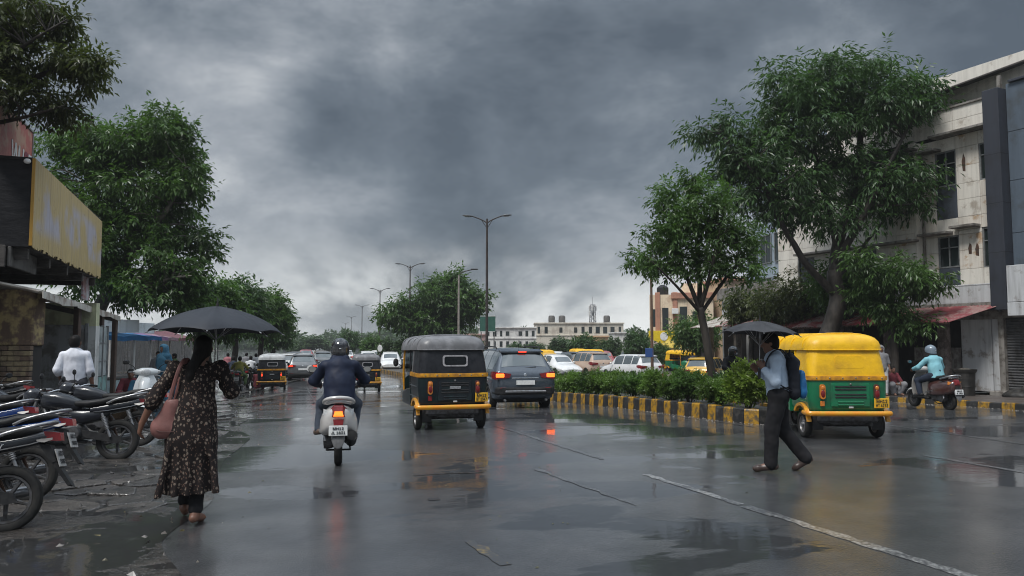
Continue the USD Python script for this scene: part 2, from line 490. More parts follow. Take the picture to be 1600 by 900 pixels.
def wet_look(name, c1, c2, dry=0.32, wet=0.12, pud=(0.44, 0.40), pscale=(0.35, 0.16, 1), bump=0.006, bscale=60.0, patch=1.3, ripple=0.0012, rot=16.0, film=0.9, crack=0.0):
    """Wet ground: grain, dirt and cracks under a film of water that varies, and standing water where low noise dips."""
    n = {"g": ("geometry", {}), "mp": ("mapping", {"mapping_type": "point", "rotation": (0, 0, math.radians(-rot))}),
         "ms": ("mapping", {"mapping_type": "point", "scale": pscale}), "pn": ("noise_texture", {"scale": 1.0, "detail": 6.0, "roughness": 0.6, "distortion": 0.3}),
         "pm": ("map_range", {"range_type": "smoothstep", "from_min": pud[0], "from_max": pud[1], "clamp": True}),
         "cn": ("noise_texture", {"scale": patch, "detail": 8.0, "roughness": 0.65}), "cf": ("map_range", {"from_min": 0.36, "from_max": 0.66, "clamp": True}), "cc": ("mix", {"color1": c1, "color2": c2}),
         "gn": ("noise_texture", {"scale": bscale, "detail": 3.0, "roughness": 0.7}), "vn": ("voronoi_texture", {"scale": bscale * 1.6}),
         "gm": ("map_range", {"from_min": 0.3, "from_max": 0.75, "to_min": 0.6, "to_max": 1.4, "clamp": True}), "gc": ("combine_xyz", {}), "cg": ("mix", {"mix_type": "multiply", "fac": 1.0}),
         "wn0": ("noise_texture", {"scale": 1.1, "detail": 4.0}), "kd": ("mix", {"mix_type": "linear_light", "fac": 0.5}), "kv": ("voronoi_texture", {"scale": 0.42, "feature": "distance_to_edge"}),
         "km": ("map_range", {"from_min": 0.012, "from_max": 0.004, "to_max": crack, "clamp": True}), "kc": ("mix", {"color2": (0.008, 0.008, 0.008)}),
         "wetc": ("mix", {"color2": tuple(0.5 * x for x in c1)}),
         "rn": ("noise_texture", {"scale": 0.8, "detail": 7.0, "roughness": 0.62}), "rr": ("map_range", {"from_min": 0.36, "from_max": 0.66, "to_min": wet, "to_max": dry, "clamp": True}), "rp": ("mix_float", {"b": 0.02}),
         "fw": ("map_range", {"from_min": 0.42, "from_max": 0.62, "to_min": film, "to_max": film * 0.62, "clamp": True}), "fp": ("mix_float", {"b": 1.0}),
         "hs": ("math", {"math_type": "multiply_add", "value2": 0.6}), "hb": ("mix_float", {"b": 0.5}), "b": ("bump", {"strength": 0.75, "distance": bump}),
         "wm": ("mapping", {"mapping_type": "point", "scale": (1.0, 1.0, 1.0)}), "wn": ("noise_texture", {"scale": 5.0, "detail": 5.0, "roughness": 0.6}), "b2": ("bump", {"strength": 0.6, "distance": ripple}),
         "b3": ("bump", {"strength": 0.5, "distance": bump * 0.22}),
         "p": ("principled_bsdf", {"specular_ior_level": 0.4, "roughness": 0.5, "coat_ior": 1.42})}
    l = [("g.position", "mp.vector"), ("mp.vector", "ms.vector"), ("ms.vector", "pn.vector"), ("pn.fac", "pm.value"), ("mp.vector", "cn.vector"), ("cn.fac", "cf.value"),
         ("cf.result", "cc.fac"), ("mp.vector", "gn.vector"), ("mp.vector", "vn.vector"), ("gn.fac", "gm.value"), ("gm.result", "gc.x"), ("gm.result", "gc.y"), ("gm.result", "gc.z"),
         ("cc.color", "cg.color1"), ("gc.vector", "cg.color2"), ("mp.vector", "wn0.vector"), ("mp.vector", "kd.color1"), ("wn0.color", "kd.color2"), ("kd.color", "kv.vector"), ("kv.distance", "km.value"),
         ("cg.color", "kc.color1"), ("km.result", "kc.fac"), ("kc.color", "wetc.color1"), ("pm.result", "wetc.fac"), ("wetc.color", "p.base_color"),
         ("ms.vector", "rn.vector"), ("rn.fac", "rr.value"), ("rr.result", "rp.a"), ("pm.result", "rp.fac"), ("rp.result", "p.coat_roughness"),
         ("rn.fac", "fw.value"), ("fw.result", "fp.a"), ("pm.result", "fp.fac"), ("fp.result", "p.coat_weight"),
         ("vn.distance", "hs.value1"), ("gn.fac", "hs.value3"), ("hs.value", "hb.a"), ("pm.result", "hb.fac"), ("hb.result", "b.height"), ("b.normal", "p.normal"),
         ("mp.vector", "wm.vector"), ("wm.vector", "wn.vector"), ("wn.fac", "b2.height"), ("hb.result", "b3.height"), ("b2.normal", "b3.normal"), ("b3.normal", "p.coat_normal")]
    return usdkit.material(stage, "/World/Looks/" + name, n, l, surface="p.BSDF")


def worn_paint(name, c, under, amount=0.45, scale=7.0, rough=0.35, streak=0.0):
    """Painted concrete or sheet: chipped, dirty, run down by rain."""
    n = {"tc": ("texture_coordinate", {}), "m1": ("mapping", {"mapping_type": "point", "scale": (1, 1, 1)}), "m2": ("mapping", {"mapping_type": "point", "scale": (5, 5, 0.35)}),
         "n": ("noise_texture", {"scale": scale, "detail": 8.0, "roughness": 0.68}), "f": ("map_range", {"from_min": 0.62 - 0.3 * amount, "from_max": 0.72 - 0.3 * amount, "clamp": True}),
         "s": ("noise_texture", {"scale": 1.2, "detail": 5.0, "roughness": 0.6}), "sf": ("map_range", {"from_min": 0.45, "from_max": 0.75, "to_max": streak, "clamp": True}),
         "c": ("mix", {"color1": c, "color2": under}), "c2": ("mix", {"color2": tuple(0.35 * x for x in under)}),
         "b": ("bump", {"strength": 0.5, "distance": 0.004}), "p": ("principled_bsdf", {"roughness": rough})}
    l = [("tc.object", "m1.vector"), ("tc.object", "m2.vector"), ("m1.vector", "n.vector"), ("m2.vector", "s.vector"), ("n.fac", "f.value"), ("s.fac", "sf.value"),
         ("f.result", "c.fac"), ("c.color", "c2.color1"), ("sf.result", "c2.fac"), ("c2.color", "p.base_color"), ("n.fac", "b.height"), ("b.normal", "p.normal")]
    return usdkit.material(stage, "/World/Looks/" + name, n, l, surface="p.BSDF")


ASPHALT = wet_look("wet_asphalt", (0.024, 0.025, 0.027), (0.058, 0.058, 0.059), dry=0.13, wet=0.025, pud=(0.475, 0.445), pscale=(0.26, 0.50, 1), bump=0.010, bscale=42.0, ripple=0.0026, crack=0.1, film=1.0)
MUD = wet_look("wet_broken_paving", (0.016, 0.014, 0.012), (0.062, 0.053, 0.046), dry=0.22, wet=0.05, pud=(0.535, 0.515), pscale=(0.8, 1.1, 1), bump=0.05, bscale=13.0, patch=3.0, ripple=0.004, crack=0.9, film=1.0)
PAVING = wet_look("wet_pavement", (0.055, 0.043, 0.036), (0.12, 0.095, 0.08), dry=0.5, wet=0.25, pud=(0.40, 0.36), pscale=(0.6, 0.6, 1), bump=0.008, bscale=30.0, patch=1.5)
SOIL = wet_look("damp_soil", (0.03, 0.024, 0.018), (0.075, 0.06, 0.045), dry=0.8, wet=0.5, pud=(0.2, 0.1), bump=0.03, bscale=18.0, patch=2.0)
EARTH = look("far_ground", (0.06, 0.055, 0.045), (0.10, 0.09, 0.075), 0.2, rough=0.8)

BLACK = look("black_paint", (0.012, 0.013, 0.016), (0.02, 0.021, 0.024), 8, rough=0.28, rough2=0.45, coat=0.4)
BLACKP = look("black_plastic", (0.018, 0.018, 0.019), (0.03, 0.03, 0.03), 20, rough=0.45, rough2=0.6, spec=0.2)
RUBBER = look("tyre_rubber", (0.016, 0.016, 0.016), (0.028, 0.027, 0.025), 14, rough=0.65, rough2=0.8, spec=0.2)
STEEL = look("dull_steel", (0.35, 0.35, 0.36), (0.22, 0.21, 0.20), 12, rough=0.35, rough2=0.5, metal=0.9)
CHROME = look("bright_metal", (0.62, 0.62, 0.63), (0.5, 0.5, 0.5), 9, rough=0.16, rough2=0.3, metal=1.0)
ENGINE = look("engine_metal", (0.10, 0.10, 0.105), (0.05, 0.047, 0.045), 15, rough=0.45, rough2=0.65, metal=0.6)
RUST = look("rusty_iron", (0.10, 0.05, 0.03), (0.045, 0.035, 0.03), 10, rough=0.7, rough2=0.85, bump=0.003)
WHITE = look("white_paint", (0.72, 0.72, 0.71), (0.62, 0.61, 0.59), 4, rough=0.3, coat=0.4)
PLATE = look("number_plate", (0.66, 0.67, 0.66), (0.55, 0.55, 0.54), 14, rough=0.35)
PLATE_Y = look("yellow_number_plate", (0.75, 0.42, 0.02), (0.62, 0.34, 0.02), 14, rough=0.35)
INK = look("black_lettering", (0.02, 0.02, 0.022), rough=0.5)
SILVERPRINT = look("silver_print", (0.45, 0.46, 0.47), rough=0.35)
REDLAMP = look("red_lamp", (0.19, 0.010, 0.012), (0.13, 0.008, 0.010), 18, rough=0.18, coat=0.3)
PLATE_D = look("grubby_number_plate", (0.38, 0.38, 0.37), (0.26, 0.25, 0.24), 14, rough=0.45)
REDLIT = look("lit_red_lamp", (0.5, 0.02, 0.01), rough=0.15, emit=(1.0, 0.05, 0.02), estr=0.9)
ORANGELIT = look("lit_orange_lamp", (0.6, 0.15, 0.02), rough=0.15, emit=(1.0, 0.13, 0.015), estr=1.5)
AMBER = look("amber_lamp", (0.62, 0.20, 0.02), (0.5, 0.15, 0.02), 20, rough=0.15, coat=0.6)
CLEARLAMP = look("clear_lamp", (0.55, 0.56, 0.56), (0.4, 0.4, 0.4), 30, rough=0.1, coat=0.8)
GLASS = glass_look("window_glass", (0.42, 0.5, 0.5))
DARKGLASS = glass_look("dark_window_glass", (0.10, 0.12, 0.12))
SEAT = look("black_seat_vinyl", (0.016, 0.016, 0.017), (0.024, 0.024, 0.024), 10, rough=0.45, rough2=0.6, bump=0.001, bscale=120, spec=0.2)
SKIN = look("brown_skin", (0.16, 0.075, 0.045), (0.12, 0.055, 0.035), 9, rough=0.5)
SKIN_D = look("dark_brown_skin", (0.16, 0.08, 0.052), (0.12, 0.06, 0.04), 9, rough=0.5)
HAIR = look("black_hair", (0.006, 0.005, 0.005), (0.012, 0.010, 0.009), 40, rough=0.6, bump=0.002, bscale=90, stretch=(3, 3, 0.4), spec=0.15)
DENIM = look("navy_cloth", (0.018, 0.024, 0.04), (0.03, 0.038, 0.058), 8, rough=0.85, bump=0.003, bscale=30, spec=0.2)
DARKCLOTH = look("black_cloth", (0.012, 0.012, 0.014), (0.022, 0.021, 0.023), 8, rough=0.85, bump=0.003, bscale=30, spec=0.2)
TAXIORANGE = look("faded_orange_yellow_paint", (0.70, 0.26, 0.012), (0.62, 0.33, 0.02), 6, rough=0.35, coat=0.3)
GREYLAMP = look("smoky_lamp", (0.12, 0.115, 0.11), (0.08, 0.07, 0.065), 30, rough=0.25, spec=0.3)
DUSTY = usdkit.material(stage, "/World/Looks/dusty_glass", {"tc": ("texture_coordinate", {}), "n": ("noise_texture", {"scale": 2.5, "detail": 5.0}), "f": ("map_range", {"from_min": .35, "from_max": .65, "to_min": .25, "to_max": .7, "clamp": True}),
    "d": ("principled_bsdf", {"base_color": (.46, .49, .49), "roughness": .25}), "t": ("transparent_bsdf", {"color": (.8, .85, .85)}), "m": ("mix_closure", {})}, [("tc.object", "n.vector"), ("n.fac", "f.value"), ("f.result", "m.fac"), ("t.BSDF", "m.closure1"), ("d.BSDF", "m.closure2")], surface="m.closure")


def road_paint(name, c, keep):
    """Thin old road paint, worn through grain by grain."""
    n = {"g": ("geometry", {}), "f1": ("noise_texture", {"scale": 26.0, "detail": 6.0, "roughness": 0.7}), "f2": ("noise_texture", {"scale": 1.6, "detail": 4.0}), "a": ("math", {"math_type": "multiply_add", "value2": 0.55}),
         "m": ("map_range", {"from_min": 0.92 - 0.3 * keep, "from_max": 1.12 - 0.3 * keep, "to_max": 0.85, "clamp": True}), "c": ("mix", {"color1": (0.035, 0.036, 0.038), "color2": c}),
         "p": ("principled_bsdf", {"roughness": 0.5, "coat_weight": 0.7, "coat_roughness": 0.12, "coat_ior": 1.36})}
    return usdkit.material(stage, "/World/Looks/" + name, n, [("g.position", "f1.vector"), ("g.position", "f2.vector"), ("f2.fac", "a.value1"), ("f1.fac", "a.value3"), ("a.value", "m.value"), ("m.result", "c.fac"), ("c.color", "p.base_color")], surface="p.BSDF")


LINE, LINE_B, LINE_Y = road_paint("road_paint", (0.22, 0.22, 0.22), 0.45), road_paint("brighter_road_paint", (0.34, 0.34, 0.33), 0.66), road_paint("yellow_road_paint", (0.30, 0.20, 0.04), 0.4)

# ------------------------------------------------------------------ ground, road, kerbs
def ribbon(left, right, z, name, mat, kind="structure", step=2.0, th=None, **kw):
    """A sheet between two edge lines (x, y), sampled alike."""
    l, r = np.asarray(left, float), np.asarray(right, float)
    g = np.stack([np.c_[l, z + dz(l[:, 1])], np.c_[r, z + dz(r[:, 1])]], 1)
    m = MB()
    a = len(l)
    i = np.arange(a - 1)
    q = np.stack([2 * i, 2 * i + 1, 2 * i + 3, 2 * i + 2], 1)
    v = g.reshape(-1, 3)
    f = np.vstack([q[:, [0, 1, 2]], q[:, [0, 2, 3]]])
    n = np.cross(v[f[:, 1]] - v[f[:, 0]], v[f[:, 2]] - v[f[:, 0]])
    if n[:, 2].sum() < 0:
        f = f[:, ::-1]
    m.add(v, f)
    return part(kw.pop("parent", None), name, m, mat, False, kind=kind, **kw)


m = MB()
yg = np.r_[-200, np.arange(10, 42, 1.5), 100, 400, 4000]
for y0, y1 in zip(yg[:-1], yg[1:]):
    m.add([(-3000, y0, dz(y0) - .012), (3000, y0, dz(y0) - .012), (3000, y1, dz(y1) - .012), (-3000, y1, dz(y1) - .012)], [(0, 1, 2, 3)])
part(None, "ground", m, EARTH, False, kind="structure")

VERGE = spline([(1.0, -8), (-0.6, -1.5), (-2.7, 5.7), (-3.55, 9.07), (-6.5, 18.8), (-9.6, 29.0), (-13.3, 41.5), (-20, 62), (-30, 92), (-56, 180), (-110, 400)], 10)
KERB = spline([(1.25, 24.5), (-0.75, 31), (-4.4, 42), (-9.0, 55), (-17, 78), (-27, 110), (-41, 160), (-64, 250), (-104, 400)], 10)     # the median's left edge, far part
FARKERB = spline([(14.6, -8), (13.9, 6), (12.9, 14), (12.3, 18.6), (11.6, 24.2), (10.6, 31), (8.6, 42), (5.2, 58), (-1.5, 84), (-11, 115), (-25, 163), (-48, 250), (-88, 400)], 10)
_by_y = lambda c, y: np.c_[np.interp(y, c[:, 1], c[:, 0]), y]
ys = np.r_[np.arange(-8, 60, 1.5), np.arange(60, 400, 10)]
# the carriageways, wet asphalt from the broken verge to the far kerb
ribbon(_by_y(VERGE, ys) + [-0.6, 0], _by_y(FARKERB, ys), 0.0, "road", ASPHALT)

F_PX, PITCH = 1200.0, math.radians(4.05)


def at(u, v, D):
    """The point D metres ahead that was measured at (u, v) in the 1600 x 900 photograph."""
    X, Y = (u - 800) / F_PX, -(v - 450) / F_PX
    d = V(X, math.cos(PITCH) - math.sin(PITCH) * Y, math.sin(PITCH) + math.cos(PITCH) * Y)
    return V(0, 0, EYE) + d * (D / d[1])


def floor_at(u, v, z=0.0):
    X, Y = (u - 800) / F_PX, -(v - 450) / F_PX
    d = V(X, math.cos(PITCH) - math.sin(PITCH) * Y, math.sin(PITCH) + math.cos(PITCH) * Y)
    for _ in range(12):
        p = V(0, 0, EYE) + d * ((z - EYE) / d[2])
        z = float(dz(p[1]))
    return p


# the broken paving on the left, lumpy, with flat hollows where the water stands
g = []
for y in np.r_[np.arange(-6, 30, 0.22), np.arange(30, 60, 1.0), np.arange(60, 400, 12)]:
    xr = np.interp(y, VERGE[:, 1], VERGE[:, 0])
    ts = np.r_[np.linspace(0, 4.5, 34), np.linspace(5, 16, 12)]
    g.append(np.c_[xr - ts, np.full(len(ts), y), np.zeros(len(ts))])
g = np.array(g)
h = meshkit.fbm(np.stack([g[..., 0] * 1.3, g[..., 1] * 1.3, g[..., 0] * 0], -1), 4, 5)
edge = np.clip((np.arange(g.shape[1]) - 0) / 4.0, 0, 1)[None, :]
edge_w = 0.5 * meshkit.noise(np.stack([g[..., 0] * 0.8, g[..., 1] * 0.8, g[..., 0] * 0 + 3], -1), 8) * (1 - edge)
g[..., 0] += edge_w * 0.9
g[..., 2] = 0.004 + edge * np.clip((h - 0.42) * 0.16, 0.0, 0.035) + dz(g[..., 1])
m = MB()
a, b = g.shape[:2]
i, j = np.meshgrid(np.arange(a - 1), np.arange(b - 1), indexing="ij")
m.add(g.reshape(-1, 3), np.stack([i * b + j, i * b + j + 1, (i + 1) * b + j + 1, (i + 1) * b + j], -1).reshape(-1, 4)[:, ::-1])
VERGE_PATH = part(None, "pavement", m, MUD, True, kind="structure")
# broken flat slabs still lying in it, each on its own
from scipy.spatial import Voronoi
_rv = np.random.RandomState(31)
gx, gy = np.meshgrid(np.arange(-11, 1, .46), np.arange(3.2, 17.5, .40))
seeds = np.c_[gx.ravel(), gy.ravel()] + _rv.uniform(-.17, .17, (gx.size, 2))
vor = Voronoi(seeds)
SLABS = [wet_look("wet_slab", (0.030, 0.027, 0.024), (0.095, 0.083, 0.074), dry=0.26, wet=0.06, pud=(0.44, 0.40), bump=0.03, bscale=22.0, patch=4.0, film=0.9),
         wet_look("dark_wet_slab", (0.016, 0.014, 0.013), (0.052, 0.046, 0.041), dry=0.24, wet=0.05, pud=(0.44, 0.40), bump=0.03, bscale=22.0, patch=4.0, film=1.0)]
for k, sd in enumerate(seeds):
    cell = vor.regions[vor.point_region[k]]
    e = np.interp(sd[1], VERGE[:, 1], VERGE[:, 0]) - sd[0]
    gone = meshkit.fbm(np.array([[sd[0] * .55, sd[1] * .55, 2.0]]), 2, 12)[0] < .40
    if -1 in cell or not cell or not .3 < e < 5.2 or gone or _rv.rand() < .12:
        continue
    pg = Polygon(vor.vertices[cell]).buffer(-.028).buffer(-.02).buffer(.02)
    if pg.is_empty or pg.geom_type != "Polygon" or pg.area < .02:
        continue
    q = np.array(pg.simplify(.012).exterior.coords)[:-1]
    c = q.mean(0)
    h_ = _rv.uniform(.022, .046)
    tl = _rv.uniform(-.035, .035, 2)
    top = lambda f, z: np.c_[c + (q - c) * f, z + ((q - c) @ tl) + float(dz(c[1]))]
    part(VERGE_PATH, "paving_slab", MB().loft([top(1.0, -.01), top(1.0, h_ - .008), top(.95, h_)]), SLABS[_rv.rand() < .45], False)

KY = look("kerb_yellow_paint", (0.40, 0.215, 0.015), (0.09, 0.07, 0.045), 8, rough=0.4, lo=0.44, hi=0.60, bump=0.006, bscale=25, detail=7)
KB = look("kerb_black_paint", (0.022, 0.022, 0.022), (0.07, 0.066, 0.06), 9, rough=0.4, lo=0.5, hi=0.7, bump=0.006, bscale=25, detail=7)
_rk = random.Random(4)


def resample(line, step):
    line = np.asarray(line, float)
    s = np.r_[0, np.cumsum(np.linalg.norm(np.diff(line, axis=0), axis=1))]
    t = np.arange(0, s[-1], step)
    return np.c_[np.interp(t, s, line[:, 0]), np.interp(t, s, line[:, 1])]


def kerb(name, line, step, h, w, near, seed=0):
    """Painted kerb stones along a line (the road lies to its left); the far ones are joined."""
    rk = random.Random(seed)
    root = "/World/" + numbered("/World", name)
    tag(UsdGeom.Xform.Define(stage, root), kind="structure")
    p = resample(line, step)
    far = [MB(), MB()]
    for k in range(len(p) - 1):
        a, b = p[k], p[k + 1]
        t = unit(b - a)
        n = V(t[1], -t[0])
        j = rk.uniform(-0.008, 0.008)
        a, b = a + t * 0.006 + n * j, b - t * 0.006 + n * (j + rk.uniform(-0.004, 0.004))
        hh = h + rk.uniform(-0.012, 0.012)
        c = 0.025
        prof = [(0, -0.02), (0.012, hh - c), (c, hh), (w, hh), (w, -0.02)]
        r = [np.array([(*(q + n * o), z + float(dz(q[1]))) for o, z in prof]) for q in (a, b)]
        if k < near:
            mb = MB().loft(r)
            part(root, "kerb_block", mb, (KY, KB)[k % 2], False)
        else:
            far[k % 2].loft(r)
    for mb, mt in zip(far, (KY, KB)):
        if mb.n:
            part(root, "far_kerb_blocks", mb, mt, False, kind="stuff")
    return root


NOSE = [(5.45, 16.6), (5.62, 15.7), (5.45, 15.05), (5.0, 14.82), (4.46, 15.0), (3.95, 16.4), (3.25, 18.5), (2.45, 21.0)]
MLEFT = np.vstack([spline(NOSE, 4)[:-1], KERB[(KERB[:, 1] > 24.4) & (KERB[:, 1] < 200)]])
kerb("median_kerb", MLEFT, 0.3, 0.29, 0.16, 84, 1)
MRIGHT = spline([(5.45, 16.6), (5.1, 18.8), (4.6, 22), (3.5, 27), (2.0, 34), (-0.4, 44), (-4, 58), (-11, 80), (-21, 112), (-35, 160), (-58, 250)], 8)
kerb("median_kerb", MRIGHT[MRIGHT[:, 1] < 60][::-1], 0.6, 0.29, 0.16, 0, 2)
ym = np.r_[14.99, 15.2, 15.6, np.arange(16, 60, 1.0), np.arange(60, 240, 8)]
_left = MLEFT[int(np.argmin(MLEFT[:, 1])):]
lx = np.interp(ym, _left[:, 1], _left[:, 0])
rx = np.where(ym < 16.4, 5.5, np.interp(ym, MRIGHT[:, 1], MRIGHT[:, 0]))
ribbon(np.c_[lx + 0.1, ym + 0.08], np.c_[rx - 0.1, ym + 0.08], 0.235, "median_soil", SOIL)
FK = FARKERB[(FARKERB[:, 1] > 10) & (FARKERB[:, 1] < 60)]
kerb("pavement_kerb", FK, 0.42, 0.16, 0.15, 52, 3)
yp = np.r_[np.arange(-8, 60, 1.5), np.arange(60, 240, 10)]
ribbon(_by_y(FARKERB, yp) + [0.12, 0], _by_y(FARKERB, yp) + [26, 0], 0.145, "pavement", PAVING)


def strip(points, w, z, name, mat, seed=0, ragged=0.02):
    """A painted line or a patch with uneven edges."""
    p = resample(np.asarray(points, float), 0.12)
    t = np.gradient(p, axis=0)
    t /= np.linalg.norm(t, axis=1, keepdims=True)
    n = np.c_[-t[:, 1], t[:, 0]]
    e = np.random.RandomState(seed).uniform(-ragged, ragged, (2, len(p), 1))
    return ribbon(p + n * (w / 2 + e[0]), p - n * (w / 2 + e[1]), z, name, mat)


fl = lambda u, v: tuple(floor_at(u, v)[:2])
for k, (a, b, w) in enumerate([((1530, 906), (1165, 791), 0.11), ((1158, 789), (1005, 740), 0.10), ((942, 718), (772, 665), 0.08), ((748, 657), (700, 641), 0.11), ((660, 631), (620, 620), 0.11), ((600, 612), (585, 607), 0.11),
                               ((1391, 665), (1640, 700), 0.10), ((1440, 711), (1640, 745), 0.10), ((990, 642), (1185, 668), 0.08)]):
    strip([fl(*a), fl(*b)], w, 0.004, "lane_marking", LINE_B if k < 2 else LINE, k)
for k, (a, b, w) in enumerate([((838, 733), (1000, 792), 0.05), ((480, 604), (520, 680), 0.05)]):
    strip([fl(*a), fl(*b)], w, 0.0045, "worn_marking", LINE, 20 + k, 0.03)
strip([fl(735, 845), fl(797, 886)], 0.08, 0.004, "worn_yellow_marking", LINE_Y, 40, 0.03)
TAR = wet_look("tar_joint", (0.012, 0.012, 0.013), (0.03, 0.03, 0.03), dry=0.3, wet=0.1)
strip([fl(646, 743), fl(700, 740), fl(762, 738)], 0.07, 0.005, "road_joint", TAR, 41, 0.02)
strip([fl(668, 781), fl(705, 779)], 0.08, 0.005, "road_joint", TAR, 42, 0.03)

# ------------------------------------------------------------------ trees and shrubs
BARK = look("wet_bark", (0.017, 0.013, 0.010), (0.042, 0.034, 0.027), 7, rough=0.7, bump=0.02, bscale=14, stretch=(1, 1, 0.35))
BARK_P = look("pale_bark", (0.09, 0.08, 0.065), (0.20, 0.18, 0.15), 5, rough=0.7, bump=0.015, bscale=14, stretch=(1, 1, 0.4))
LEAF_A = leaf_look("dark_leaf", (0.044, 0.087, 0.029), (0.081, 0.136, 0.040), 0.32, (0.17, 0.17, 0.05))
LEAF_B = leaf_look("mid_leaf", (0.056, 0.106, 0.027), (0.112, 0.172, 0.042), 0.34, (0.207, 0.218, 0.042))
LEAF_C = leaf_look("olive_leaf", (0.055, 0.067, 0.021), (0.107, 0.101, 0.029), 0.34, (0.195, 0.138, 0.037))
LEAF_D = leaf_look("fresh_leaf", (0.091, 0.155, 0.032), (0.159, 0.218, 0.047), 0.32, (0.293, 0.265, 0.053))
LEAF_Y = leaf_look("croton_leaf", (0.110, 0.161, 0.026), (0.366, 0.310, 0.032), 0.28, (0.512, 0.380, 0.032))
LEAF_F = leaf_look("far_leaf", (0.055, 0.092, 0.040), (0.085, 0.121, 0.050), 0.25)


def foliage(centers, radii, sprigs, leaves, L, W, seed, droop=0.35, twig=0.34, out=0.8, shell=0.35):
    """Leaves set along short twigs that fill each clump; two triangles a leaf."""
    r = np.random.RandomState(seed)
    c, rad = np.asarray(centers, float), np.asarray(radii, float)
    n = len(c) * sprigs
    ci = np.repeat(np.arange(len(c)), sprigs)
    d = r.normal(size=(n, 3))
    d /= np.linalg.norm(d, axis=1, keepdims=True)
    p = c[ci] + d * rad[ci] * (shell + (1 - shell) * r.rand(n, 1)) ** 0.5
    t = d * out + r.normal(size=(n, 3)) * 0.45 + V(0, 0, -droop)
    t /= np.linalg.norm(t, axis=1, keepdims=True)
    s = np.cross(t, r.normal(size=(n, 3)) * 0.5 + V(0, 0, 1))
    s /= np.linalg.norm(s, axis=1, keepdims=True) + 1e-9
    li = np.repeat(np.arange(n), leaves)
    k = np.tile(np.arange(leaves), n)
    along = (k + 1) / leaves
    side = np.where(k % 2, 1.0, -1.0)
    base = p[li] + t[li] * (along * twig * (0.7 + 0.6 * r.rand(len(li))))[:, None]
    a = t[li] * (0.35 + 0.5 * along)[:, None] + s[li] * (side * (1.15 - 0.7 * along))[:, None] + V(0, 0, -droop * 0.9) + r.normal(size=(len(li), 3)) * 0.22
    a /= np.linalg.norm(a, axis=1, keepdims=True)
    b = np.cross(a, V(0, 0, 1) + r.normal(size=(len(li), 3)) * 0.45)
    b /= np.linalg.norm(b, axis=1, keepdims=True) + 1e-9
    up = np.cross(b, a)
    size = (0.7 + 0.6 * r.rand(len(li)))[:, None]
    mid = base + a * L * 0.45 * size
    v = np.stack([base, mid + b * W * 0.5 * size + up * W * 0.18, base + a * L * size - up * L * 0.12, mid - b * W * 0.5 * size + up * W * 0.18], 1).reshape(-1, 3)
    q = 4 * np.arange(len(li))[:, None]
    f = np.vstack([q + [0, 1, 2], q + [0, 2, 3]])
    return v, f


def fill(r, ells, per):
    """Clump centres spread through ellipsoids (centre, radii, share), kept apart."""
    out, rad = [], []
    for c, e, share in ells:
        n = max(1, int(round(per * share)))
        got = []
        for _ in range(n * 14):
            d = r.normal(size=3)
            q = d / np.linalg.norm(d) * r.rand() ** 0.38
            q = np.asarray(c) + q * e
            if all(np.linalg.norm((q - o) / e) > 0.9 / n ** (1 / 3) * 0.8 for o in got):
                got.append(q)
            if len(got) >= n:
                break
        out += got
        rad += [np.mean(e) * 1.05 / n ** (1 / 3)] * len(got)
    return np.array(out), np.array(rad)


def tree(name, label, base, limbs, ells, per, leafmat, barkmat, leaf=(0.17, 0.06), sprigs=24, leaves=8, seed=1, droop=0.35, flat=0.65, group=None, twig=0.34, puff=1.0, cat="tree", twigs=True):
    """A trunk with limbs (lists of points and radii) and clumps of leaves carried on thin branches."""
    r = np.random.RandomState(seed)
    base = np.asarray(base, float)
    was, base = base, base + V(0, 0, float(dz(base[1])))
    limbs = [([base if np.allclose(q, was) else q for q in pts], r0, r1) for pts, r0, r1 in limbs]
    t = thing(name, label, cat, base, group=group, ground=False)
    trunk, nodes = MB(), []
    for pts, r0, r1 in limbs:
        p = spline(np.asarray(pts) - base, 6)
        p = p + (meshkit.noise(p * 1.7, seed)[:, None] - 0.5) * r0 * 0.5
        rr = np.linspace(1, 0, len(p)) ** 0.8 * (r0 - r1) + r1
        trunk.tube(p, rr, 9)
        nodes += list(zip(p[2:], rr[2:]))
    cs, rad = fill(r, [(np.asarray(c) - base, np.asarray(e, float), s) for c, e, s in ells], per)
    npos, nr = np.array([n[0] for n in nodes]), np.array([n[1] for n in nodes])
    if twigs:
        for c in cs:
            dd = np.linalg.norm(npos - c, axis=1) + 1.2 * np.maximum(0, npos[:, 2] - c[2] + 0.1)
            k = int(np.argmin(dd))
            a = npos[k]
            mid = (a + c) / 2 + r.normal(size=3) * 0.10 * np.linalg.norm(c - a) + V(0, 0, 0.05) * np.linalg.norm(c - a)
            p = spline([a, mid, c], 4)
            trunk.tube(p, np.linspace(min(nr[k] * 0.6, 0.035 + 0.012 * np.linalg.norm(c - a)), 0.007, len(p)), 5, cap=False)
    part(t, "trunk", trunk, barkmat, True)
    R3 = np.stack([rad, rad, rad * flat], 1) * puff
    crown = MB().add(*foliage(cs, R3, sprigs, leaves, leaf[0], leaf[1], seed + 7, droop, twig))
    part(t, "crown", crown, leafmat, False, kind="stuff")
    return t


def E(u, v, ru, rv, D, share, depth=None, dd=0.0):
    """An ellipsoid of the crown measured in the photograph, at its distance."""
    s = D / F_PX
    return (at(u, v, D + dd), (ru * s, depth if depth else 0.8 * ru * s + 0.3, rv * s), share)


L_ = lambda D, *p: [at(q[0], q[1], D + (q[2] if len(q) > 2 else 0)) for q in p]

